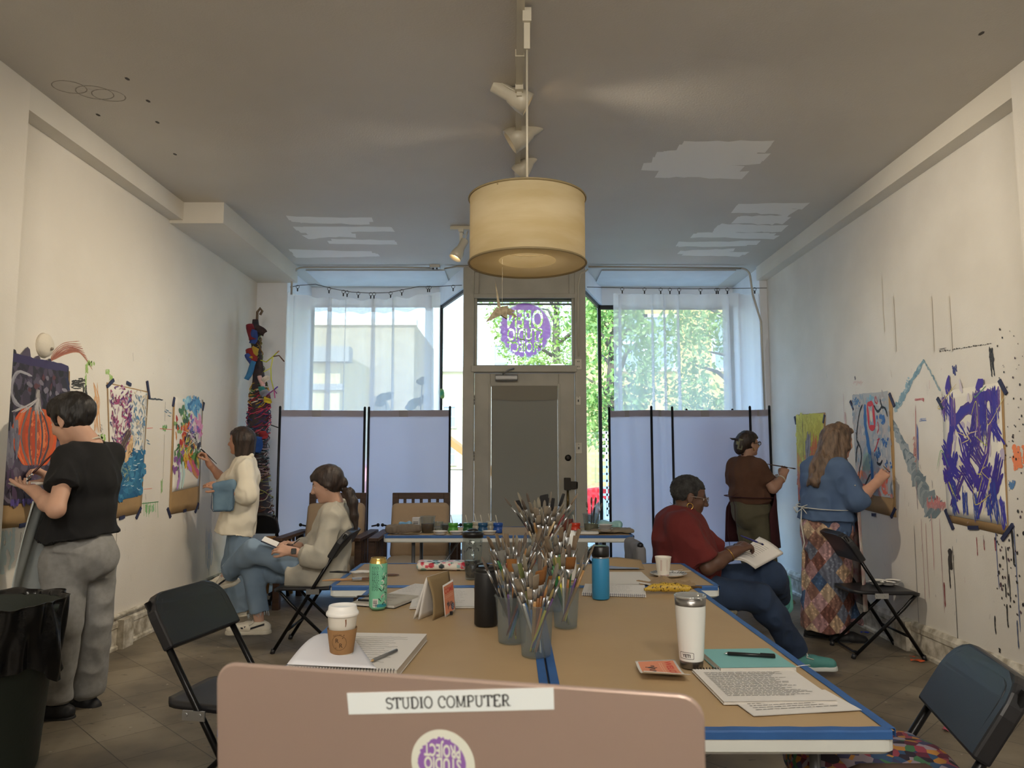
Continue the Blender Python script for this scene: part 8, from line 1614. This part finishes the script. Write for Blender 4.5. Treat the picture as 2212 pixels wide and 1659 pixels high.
# --- colourful abstract
o, P_ = painting('white painting with dripping multicoloured abstract shapes, left wall', -1, [(377, 857), (436, 862), (428, 1050), (370, 1063)], [(374, 858), (438, 864), (429, 1100), (364, 1112)], [(374, 868, .04, 1.3), (438, 878, .04, 1.2), (398, 1103, .025, .1), (364, 1108, .05, -.9), (424, 1097, .05, .9)])
zones = [(.5, .95, .25, ['#8fc4dc', '#a5d2e2', '#c2dfe6']), (.7, .9, .2, ['#3f7ab0', '#5a9ac8', '#7ab2d4']), (.9, .7, .12, ['#e2a0c2', '#d98ab2']), (.35, .75, .2, ['#4f7a5a', '#3a5a48', '#8fae6a']), (.6, .68, .22, ['#a45ab0', '#5a5aa8', '#7a7ab8', '#e0b0d0']), (.35, .6, .22, ['#c9512a', '#b83a2a', '#d98a3a']), (.65, .5, .3, ['#2a2a34', '#4a4a58', '#6b6b78', '#1d1d24']), (.4, .42, .3, ['#5f8a3a', '#c9b52f', '#3a6a3a', '#d9cf4a']), (.6, .33, .25, ['#c9762a', '#d9b23a', '#b85a2a']), (.2, .32, .15, ['#4a7a4a', '#8a5a9a']), (.8, .36, .15, ['#6a9a5a', '#3f6a3f'])]
for cx_, cy_, s_, cs in zones:
    for i in range(26): u, v = np.clip(RNG.normal(cx_, s_ * .5), .04, .96), np.clip(RNG.normal(cy_, s_ * .33), .05, .97); P_.stroke([(u, v), (u + R1(-.08, .08), v + R1(-.04, .04)), (u + R1(-.1, .1), v + R1(-.08, .05))], R1(.025, .06), random.choice(cs), .4, m=0)
for pts, c in (([(.2, .3), (.25, .18), (.15, .02)], '#b58ac8'), ([(.32, .3), (.4, .18), (.34, .02)], '#bfdcd8'), ([(.5, .3), (.62, .22), (.7, .2)], '#c080c8'), ([(.6, .3), (.75, .2), (.95, .1)], '#d08a5a'), ([(.68, .3), (.8, .22), (.97, .13)], '#c85a7a'), ([(.24, .28), (.3, .15), (.25, .02)], '#cfe4e0'), ([(.85, .35), (.92, .28), (.95, .2)], '#d9c94a')): P_.stroke(pts, .07, c, .3, m=0)
for i in range(40): P_.stroke([(R1(.3, .9), R1(.35, .65))] + [(R1(.3, .9), R1(.35, .65))], .006, random.choice(['#e8e4dc', '#1d1d24']), .4, n=3, m=0)
fin(o, P_)
# --- yellow and orange
o, P_ = painting('yellow to orange painting with a grey branch, farthest on the right wall', 1, [(1721, 897), (1780, 893), (1784, 1086), (1726, 1081)], [(1721, 896), (1783, 891), (1787, 1092), (1727, 1090)], [(1719, 908, .04, 1.2), (1781, 905, .04, -1.1), (1728, 1088, .05, -.9)])
coat(P_, .03, .36, ['#d5642a', '#c9502a']); coat(P_, .34, .58, ['#e0a52c', '#d9932f']); coat(P_, .56, .98, ['#d8cf3a', '#cfc22f'])
for i in range(380):
    u, v = R1(.02, .98), R1(.02, .98); t = v + R1(-.1, .1) - .25 * (u - .4); cs = ['#d8cf3a', '#e2d84a', '#cfc22f'] if t > .55 else (['#e0a52c', '#e08a2a', '#d9932f'] if t > .34 else ['#d5642a', '#c9502a', '#dd7432'])
    P_.stroke([(u, v), (u + R1(-.03, .03), v + R1(-.1, .1))], R1(.05, .1), random.choice(cs), .4, n=3, m=0)
for i in range(16): P_.stroke([(.4 + R1(-.04, .04), .45), (.42 + R1(-.08, .08), .6), (.45 + R1(-.1, .1), .72 + R1(-.05, .1))], .035, random.choice(['#8f8380', '#77706e', '#a59890']), .4, m=0)
for i in range(20): u = R1(.5, .95); P_.stroke([(u, R1(.45, .6)), (u + R1(0, .1), R1(.6, .78))], .04, '#e07a2a', .5, n=3, m=0)
P_.stroke([(.25, .97), (.26, .7), (.27, .3)], .012, '#6a5a30', .5, m=0)
fin(o, P_)
# --- red, blue and grey
o, P_ = painting('grey and blue painting with black branches and a red square, right wall', 1, [(1843, 856), (1920, 846), (1932, 1074), (1853, 1062)], [(1844, 852), (1928, 856), (1937, 1118), (1856, 1098)], [(1842, 876, .05, .9), (1928, 864, .06, 1.0), (1889, 1112, .03, -.05), (1931, 1108, .05, -.8)])
coat(P_, .03, .99, ['#aeb2b6', '#b9b4b2', '#a8acb2'])
for i in range(330): u, v = R1(.02, .98), R1(.02, .98); P_.stroke([(u, v), (u + R1(-.06, .06), v + R1(-.05, .05))], R1(.05, .11), random.choice(['#aeb2b6', '#b9b4b2', '#9aa5b0', '#a8a4a8', '#c2c0be', '#8fa2b4'] if v > .25 else ['#b9a8aa', '#c99a94', '#a9a4aa', '#c98a80']), .4, n=3, m=0)
for cx_, cy_, n, cs, w in ((.12, .93, 26, ['#5a86b0', '#3f74a8'], .02), (.55, .95, 12, ['#8fb5c8', '#7aa8c0'], .04), (.82, .74, 16, ['#2f62a4', '#3a6fb0'], .05), (.62, .71, 8, ['#7fb2cc'], .03), (.85, .52, 12, ['#3a68a8'], .03), (.66, .40, 16, ['#2c568f', '#3a68a0'], .035), (.9, .3, 8, ['#3a68a8'], .025), (.3, .06, 14, ['#e06a48', '#d95a3a'], .05), (.75, .14, 20, ['#e0604a', '#d96a50'], .05), (.8, .04, 12, ['#e0705a'], .05), (.15, .18, 10, ['#e08a64'], .05)):
    for i in range(n): u, v = cx_ + RNG.normal(0, .05), cy_ + RNG.normal(0, .022); P_.stroke([(u, v), (u + R1(-.05, .05), v + R1(-.03, .03))], w, random.choice(cs), .4, n=3, m=0)
for p_, w in ((((.37, .9), (.35, .7), (.4, .5), (.46, .3), (.5, .02)), .07), (((.38, .9), (.36, .7), (.42, .5), (.47, .3), (.51, .02)), .06)): P_.stroke(p_, w, '#2f68a8', .25, m=0)
for p_ in (((.3, .9), (.2, .82), (.12, .68), (.08, .55), (.13, .5), (.18, .46)), ((.13, .5), (.06, .42), (.03, .3)), ((.18, .46), (.2, .36), (.12, .22), (.08, .1)), ((.1, .56), (.06, .62)), ((.62, .88), (.72, .82), (.82, .86), (.8, .94)), ((.82, .86), (.92, .84), (.97, .76)), ((.62, .32), (.7, .3), (.78, .34)), ((.44, .2), (.32, .12), (.2, .0))): P_.stroke(p_, .026, '#17161a', .3, m=0)
for i in range(7): P_.stroke([(.22 + .03 * i, .22), (.24 + .035 * i, .32), (.28 + .03 * i, .42 - .01 * abs(i - 3))], .02, '#8fb0a8', .4, m=0)
for q in (((.44, .9), (.6, .9)), ((.6, .9), (.62, .66)), ((.62, .66), (.46, .66)), ((.46, .66), (.44, .9))): P_.stroke(q, .055, '#c9303a', .3, n=4, m=0)
P_.stroke(((.53, .83), (.54, .72)), .06, '#d9d4c6', .2, n=3, m=0)
for p_ in (((.68, .97), (.66, .92), (.72, .9), (.7, .97)), ((.7, .72), (.72, .66), (.68, .6)), ((.72, .56), (.66, .5), (.62, .46), (.56, .42)), ((.66, .54), (.74, .55))): P_.stroke(p_, .018, '#b8303a', .4, m=0)
fin(o, P_)
# --- purple criss-cross
o, P_ = painting('white painting covered in purple and indigo criss-cross brushstrokes, right wall', 1, [(2036, 846), (2163, 826), (2178, 1136), (2048, 1112)], [(2035, 850), (2168, 832), (2180, 1158), (2052, 1128)], [(2168, 836, .05, 1.0), (2052, 1122, .07, 1.0), (2104, 1140, .05, -.1), (2178, 1150, .07, -.75), (2033, 872, .05, .9)])
for i in range(50): u, v = R1(.03, .97), R1(.03, .97); P_.stroke([(u, v), (u + R1(-.04, .04), v + R1(.05, .15))], R1(.03, .06), random.choice(['#cfc6d0', '#c2b6cc', '#d8cfc2', '#b9aec6']), .6, n=3, m=0)
def sc_(pts, w, c, k=5): P_.scrub(pts, w, c, k, m=0)
PU = ['#45309a', '#3d2a8c', '#5a3d92', '#3a2f9a', '#4d3788', '#6a4a98']
for i in range(11): u = R1(-.1, .75); v = R1(.05, .6); sc_([(u, v + R1(.2, .4)), (u + R1(.2, .5), v - R1(.0, .1))], R1(.075, .12), random.choice(PU), 3)
for i in range(10): u = R1(.25, 1.0); v = R1(.05, .6); sc_([(min(.98, u), v + R1(.25, .4)), (max(.02, u - R1(.15, .35)), v - R1(0, .1))], R1(.07, .11), random.choice(PU), 3)
for j in range(3): P_.stroke([(.06, .3), (.1, .55), (.22, .74), (.45, .84), (.62, .82), (.7, .72)], R1(.04, .08), random.choice(PU), .5, m=0); P_.stroke([(.5, .8), (.62, .9), (.8, .92), (.93, .86)], .07, random.choice(PU), .5, m=0)
for u in (.05, .18, .6, .72, .86, .95):
    for j in range(2): sc_([(u + R1(-.03, .03), .98), (u + R1(-.06, .06), R1(.5, .8))], .08, random.choice(PU), 5)
for u in (.15, .35, .5, .7, .8, .93): sc_([(u, R1(.2, .35)), (u + R1(.0, .08), R1(-.04, .0))], .08, random.choice(['#3548a0', '#4540a8', '#5a3d92']), 5)
for p_ in (((.1, .97), (.16, 1.12)), ((.62, .98), (.75, 1.03)), ((.02, .5), (-.01, .4)), ((.02, .3), (-.02, .28))): P_.stroke(p_, .07, '#45309a', .5, n=4, m=0)
for i in range(15): u, v = R1(.05, .95), R1(.05, .95); P_.stroke([(u, v), (u + R1(-.2, .2), v + R1(-.15, .15)), (u + R1(-.3, .3), v + R1(-.2, .2))], .007, random.choice(['#c9c94a', '#b9c25a', '#d9c98a', '#c9b86a', '#6aa06a', '#d8c0a0']), .3, m=0)
fin(o, P_)
# white plaster relief above the pumpkin painting
y, z = WL(94, 746); o = top('plaster_relief', 'round white plaster relief on the wall above the pumpkin painting', 'wall relief', (-2.8, y, z)); Mr = Euler((0, PI / 2, 0)).to_matrix().to_4x4()
MB().lathe([(.075, 0), (.07, .018), (.05, .034), (.02, .042), (.001, .043)], 28, 0, M=Mr).build('relief_dome', mat('plaster', '#d8d0c0', .8, bump=.3, bscale=40), o); MB().lathe([(.01, .04), (.008, .052), (.001, .054)], 12, 0, M=Mr @ Matrix.Translation((.02, .01, 0))).build('relief_knob', mat('plaster_dark', '#8a8072', .8), o)
# ================================================================ things in people's hands
def held_brush(label, a, b_, Ya, Yb, hc='#5a1f22', tip='#c9c2b4', r=.0045, fl=.02):
    """a = handle end, b = bristle end"""
    A_ = PY(*a, Ya); B_ = PY(*b_, Yb); d = B_ - A_; L = np.linalg.norm(d); o = top('paintbrush', label, 'paintbrush', A_); o.rotation_euler = Vector(d).to_track_quat('Z', 'Y').to_euler()
    MB().tube([(0, 0, 0), (0, 0, L * .3), (0, 0, L * .65), (0, 0, L * .74)], [r * .5, r, r * 1.25, r * .9], 8).build('handle', mat('brush_' + hc[1:], hc, .35), o); MB().tube([(0, 0, L * .73), (0, 0, L * .88)], [r * .95, r * 1.1], 10).build('ferrule', M_clip, o); MB().tube([(0, 0, L * .87), (0, 0, L * .94), (0, 0, L)], [r, r * 1.3, r * .3], 8).build('bristles', mat('bristle_' + tip[1:], tip, .9), o); return o
held_brush('dark red paintbrush in the right hand of the person in black', (123, 972), (50, 1042), 4.24, 4.14, '#3a1518', '#e0dcd4', .0052)
held_brush('black paintbrush held up to the abstract painting by the person in cream', (468, 1002), (422, 958), 6.58, 6.66, '#17171a', '#2a2a2e', .005); held_brush('long dark paintbrush held level by the person in maroon apron', (1649, 1001), (1720, 1013), 6.86, 6.98, '#4a3a34', '#2c1c1a', .005)
held_brush('small brush in the hand of the person in the skirt', (1908, 1006), (1922, 1020), 5.36, 5.44, '#8a6a4a', '#2a2a30', .004)
def held_plate(label, px, py, Y, r, tilt=0, fill=None):
    o = top('paint_palette', label, 'palette', PY(px, py, Y), (tilt, .05, 0)); MB().lathe([(.001, 0), (r * .7, 0), (r, .014), (r * 1.02, .016), (r * .7, .004), (.001, .003)], 28, cap0=False, cap1=False).build('palette_dish', mat('dish_white', '#dddbd6', .4), o)
    b = MB()
    for i in range(5): a = i * 1.26; b.sphere((r * .42 * math.cos(a), r * .42 * math.sin(a), .006), .014, 8, 0, (1, 1, .35))
    b.build('paint_blobs', mat('blob_' + (fill or '#8a3a3a')[1:], fill or '#8a3a3a', .3), o); return o
held_plate('white paint palette in the left hand of the person in black', 58, 1050, 4.02, .085, .05, '#6a4a7a'); held_plate('grey palette held in front of the person in maroon apron', 1672, 1030, 7.26, .075, 0, '#c98a2a'); held_plate('small palette held by the person in the skirt', 1860, 1066, 5.60, .075, 0, '#4f8a4a')
# blue cloth bag hanging on a forearm
q = PY(484, 1074, 6.29); o = top('cloth_bag', 'grey blue cloth bag hanging on the forearm of the person in cream', 'bag', q); S = Sculpt((-.14, -.1, -.16), (.14, .1, .16), .006); S.bx((0, 0, -.005), (.088, .022, .115), None, .02); S.rc((-.07, 0, .09), (.06, 0, .11), .035, .035, .03)
x = sculpt_obj(S, 'bag_cloth', mat('bag_blue', '#6f8ba0', .95, col2='#5f7b92', scale=9), None, 2, [(.006, (12, 12, 9), 3), (.006, (14, 14, 9), 6, 'r')]); x.parent = o
b = MB(); b.tube([(-.09, -.03, .06), (-.092, -.03, -.09), (-.075, -.03, -.118), (.07, -.03, -.115), (.09, -.03, -.09), (.088, -.03, .07)], .0028, 6); b.build('bag_piping', mat('piping_navy', '#2a3a52', .8), o)
# notebook and pen of the seated woman; pad and pen of the person in red
q = PY(583, 1171, 5.32); o = top('pocket_notebook', 'small dark notebook in the hand of the seated person with ponytail', 'notebook', q, (.15, .42, .2)); MB().box((-.055, -.06, -.004), (.06, .06, .004)).build('cover', mat('cover_dark', '#3a3f52', .6), o); MB().box((-.053, -.058, .004), (.058, .058, .007)).build('pages', M_paper, o)
o = held_brush('pencil in the far hand of the seated person with ponytail', (648, 1164), (630, 1178), 5.5, 5.46, '#2a2a2e', '#1d1d1f', .0035); o.name = 'pencil'; o['category'] = 'pencil'
a0, a1, a2_, a3_ = PY(1583, 1206, 4.52), PY(1632, 1226, 4.52), PY(1692, 1194, 4.72), PY(1640, 1160, 4.86); off = (a0 + a2_) / 2
o = top('paper_pad', 'open white paper pad on the crossed leg of the person in red', 'paper pad', off)
def pf(u, v, s_=0): p_ = a0 * (1 - u) * (1 - v) + a1 * u * (1 - v) + a2_ * u * v + a3_ * (1 - u) * v; return p_ - off + np.array([0, 0, .018 * math.sin(u * PI) * (1 - v * .4) - s_])
MB().sheet(lambda u, v: pf(u, v), 14, 10, .002).build('top_sheet', M_paper, o); MB().sheet(lambda u, v: pf(u * 1.03 - .05, v, .012), 14, 10, .006).build('under_sheets', mat('paper_shade', '#cfcbc6', .8), o)
b = MB()
for i in range(9): b.tube([pf(.15 + .5 * t, .2 + .07 * i, -.003) for t in np.linspace(0, 1, 8)], .0008, 3)
b.build('handwriting', M_ink, o)
o = held_brush('blue pen in the hand of the person in dark red shirt', (1600, 1157), (1650, 1177), 4.5, 4.58, '#2c2f78', '#22245a', .005); o.name = 'pen'; o['category'] = 'pen'
# chair under the person in red, with a cloth over its back
o = top('side_chair', 'pale side chair with woven cushion under the person in dark red', 'chair', (1.06, 4.72, 0)); M_pale = mat('chair_grey', '#a9abad', .5)
MB().rbox((-.23, -.23, .385), (.27, .23, .405), .05, 5).build('seat', M_pale, o); MB().rbox((-.22, -.22, .405), (.29, .22, .432), .05, 5).build('seat_cushion', mat('woven_cushion', '#8f8a78', .95, col2='#5f5c50', scale=60), o)
for s in (-1, 1):
    MB().tube([(.2, s * .2, .39), (.27, s * .21, .3), (.29, s * .21, .15), (.27, s * .21, 0)], .016).build('leg', M_pale, o); MB().tube([(-.2, s * .2, .39), (-.25, s * .21, .2), (-.27, s * .21, 0)], .016).build('leg', M_pale, o)
    MB().tube([(-.2, s * .2, .39), (-.25, s * .2, .6), (-.29, s * .2, .8)], .015).build('back_post', M_pale, o)
MB().rbox((-.3, -.2, .66), (-.275, .2, .80), .01, 2).build('backrest', M_pale, o); MB().sphere((-.29, -.2, .815), .02, 10).build('post_knob', M_black, o)
q = top('grey_jacket', 'grey cloth draped over the back of the pale side chair', 'cloth', (1.06 - .29, 4.72, .8)); S = Sculpt((-.12, -.3, -.35), (.12, .3, .1), .007); S.bx((0, 0, -.10), (.035, .225, .115), None, .03); S.bx((0, 0, -.16), (.012, .3, .2), None, .01, .01, True) if False else None
x = sculpt_obj(S, 'cloth', mat('cloth_grey', '#77777a', .95, var=.1, scale=8), None, 2, [(.012, (9, 9, 6), 4), (.010, (14, 14, 9), 8, 'r')]); x.parent = q
# orange bucket-like stool by the back wall, scraps on the floor
o = top('wood_stool', 'small honey wooden stool behind the person in cream', 'stool', (-2.30, 7.43, 0)); MB().rbox((-.14, -.05, .53), (.14, .05, .56), .02, 3).build('seat', mat('honey_wood', '#a8763a', .5, var=.1, scale=5), o)
for sx_ in (-1, 1):
    for sy_ in (-1, 1): MB().tube([(sx_ * .09, sy_ * .035, .53), (sx_ * .12, sy_ * .045, 0)], .018).build('leg', MATS['honey_wood'], o)
for px, py, c, lab, s_ in ((1982, 1430, '#c8562a', 'orange scrap on the floor by the front foot of the right chair', .035), (2046, 1577, '#b0566a', 'pink scrap on the floor near the right front chair', .03), (1872, 1368, '#2a35a8', 'blue scrap on the floor behind the right chair', .025), (1988, 1420, '#a84a2a', 'small rust scrap on the floor beside the orange scrap', .015), (2205, 1535, '#b9805a', 'peach scrap on the floor at the right baseboard', .02)):
    q = PZ(px, py, 0.0); o = top('floor_scrap', lab, 'scrap', (min(q[0], 2.7), q[1], .001), px); MB().sheet(lambda u, v: ((u - .5) * s_ * 2.4, (v - .5) * s_, .002 + .35 * s_ * abs(math.sin(u * 4 + v * 2))), 6, 4, .001).build('scrap_sheet', mat('scrap_' + c[1:], c, .7), o)

# ---------------------------------------------------------------- round sign stuck on the transom glass (reads from the street)
q = PY(1134, 714, 7.995); sg_ = top('window_decal', 'round purple decal reading OPEN STUDIO PROJECT on the transom glass', 'decal', q); Rr = .283
rs = np.random.RandomState(12)
def jag(R, jg): return [((R + (-jg * rs.rand() if (math.cos(a - PI) > -.35 or math.sin(a) < -.3) else -.1 * jg * rs.rand())) * math.cos(a), (R * 1.06 + (-jg * rs.rand() if math.sin(a) < -.2 else 0)) * math.sin(a)) for a in np.linspace(0, 2 * PI, 131)[:-1]]
dj = jag(Rr, .035); disc = MB().prism(dj, 0, .002, 0, lambda u, v, d: (u, -d, v)).build('purple_disc', cloth_screen('decal_purple', '#d596de', .28, .85))
lines = (('OPEN', .388, .195, .035), ('STUDIO', .388, .135, -.11), ('PROJECT', .388, .115, -.235))
tm = MB()
for t, wd, ht, y0 in lines:
    vs, fs = text_geo(t, 1, .022); wx = 2 * max(p_[0] for p_ in vs); hy = max(p_[1] for p_ in vs); b = MB()
    n = len(vs); f_ = lambda x, y, d: (-x / wx * wd + .0, d, y / hy * ht + y0)
    be = {}
    for f in fs:
        for a, b_ in zip(f, f[1:] + f[:1]): be[(a, b_)] = 1
    side = [(a, b_, n + b_, n + a) for (a, b_) in be if (b_, a) not in be]
    tm.add([f_(x, y, -.01) for x, y in vs] + [f_(x, y, .01) for x, y in vs], list(fs) + [tuple(i + n for i in f[::-1]) for f in fs] + [tuple(s_[::-1]) for s_ in side])
cut = tm.build('letter_cutter', VC)
for ob in (cut, disc):
    bm = bmesh.new(); bm.from_mesh(ob.data); bmesh.ops.remove_doubles(bm, verts=bm.verts, dist=1e-5); bmesh.ops.recalc_face_normals(bm, faces=bm.faces); bm.to_mesh(ob.data); bm.free()
md = disc.modifiers.new('cut', 'BOOLEAN'); md.operation = 'DIFFERENCE'; md.solver = 'EXACT'; md.use_self = True; md.object = cut
dg = bpy.context.evaluated_depsgraph_get(); me = bpy.data.meshes.new_from_object(disc.evaluated_get(dg)); disc.modifiers.clear(); disc.data = me; me.name = 'purple_disc'; bpy.data.objects.remove(cut)
disc.parent = sg_
k = len(dj); b = MB(); b.add([(x * 1.0, -.001, z * 1.0) for x, z in dj] + [(x * 1.045, -.001, z * 1.045) for x, z in dj], [(i, (i + 1) % k, k + (i + 1) % k, k + i) for i in range(k)]); b.build('pale_outline', cloth_screen('decal_pale', '#e6ead6', .3, .7), sg_)
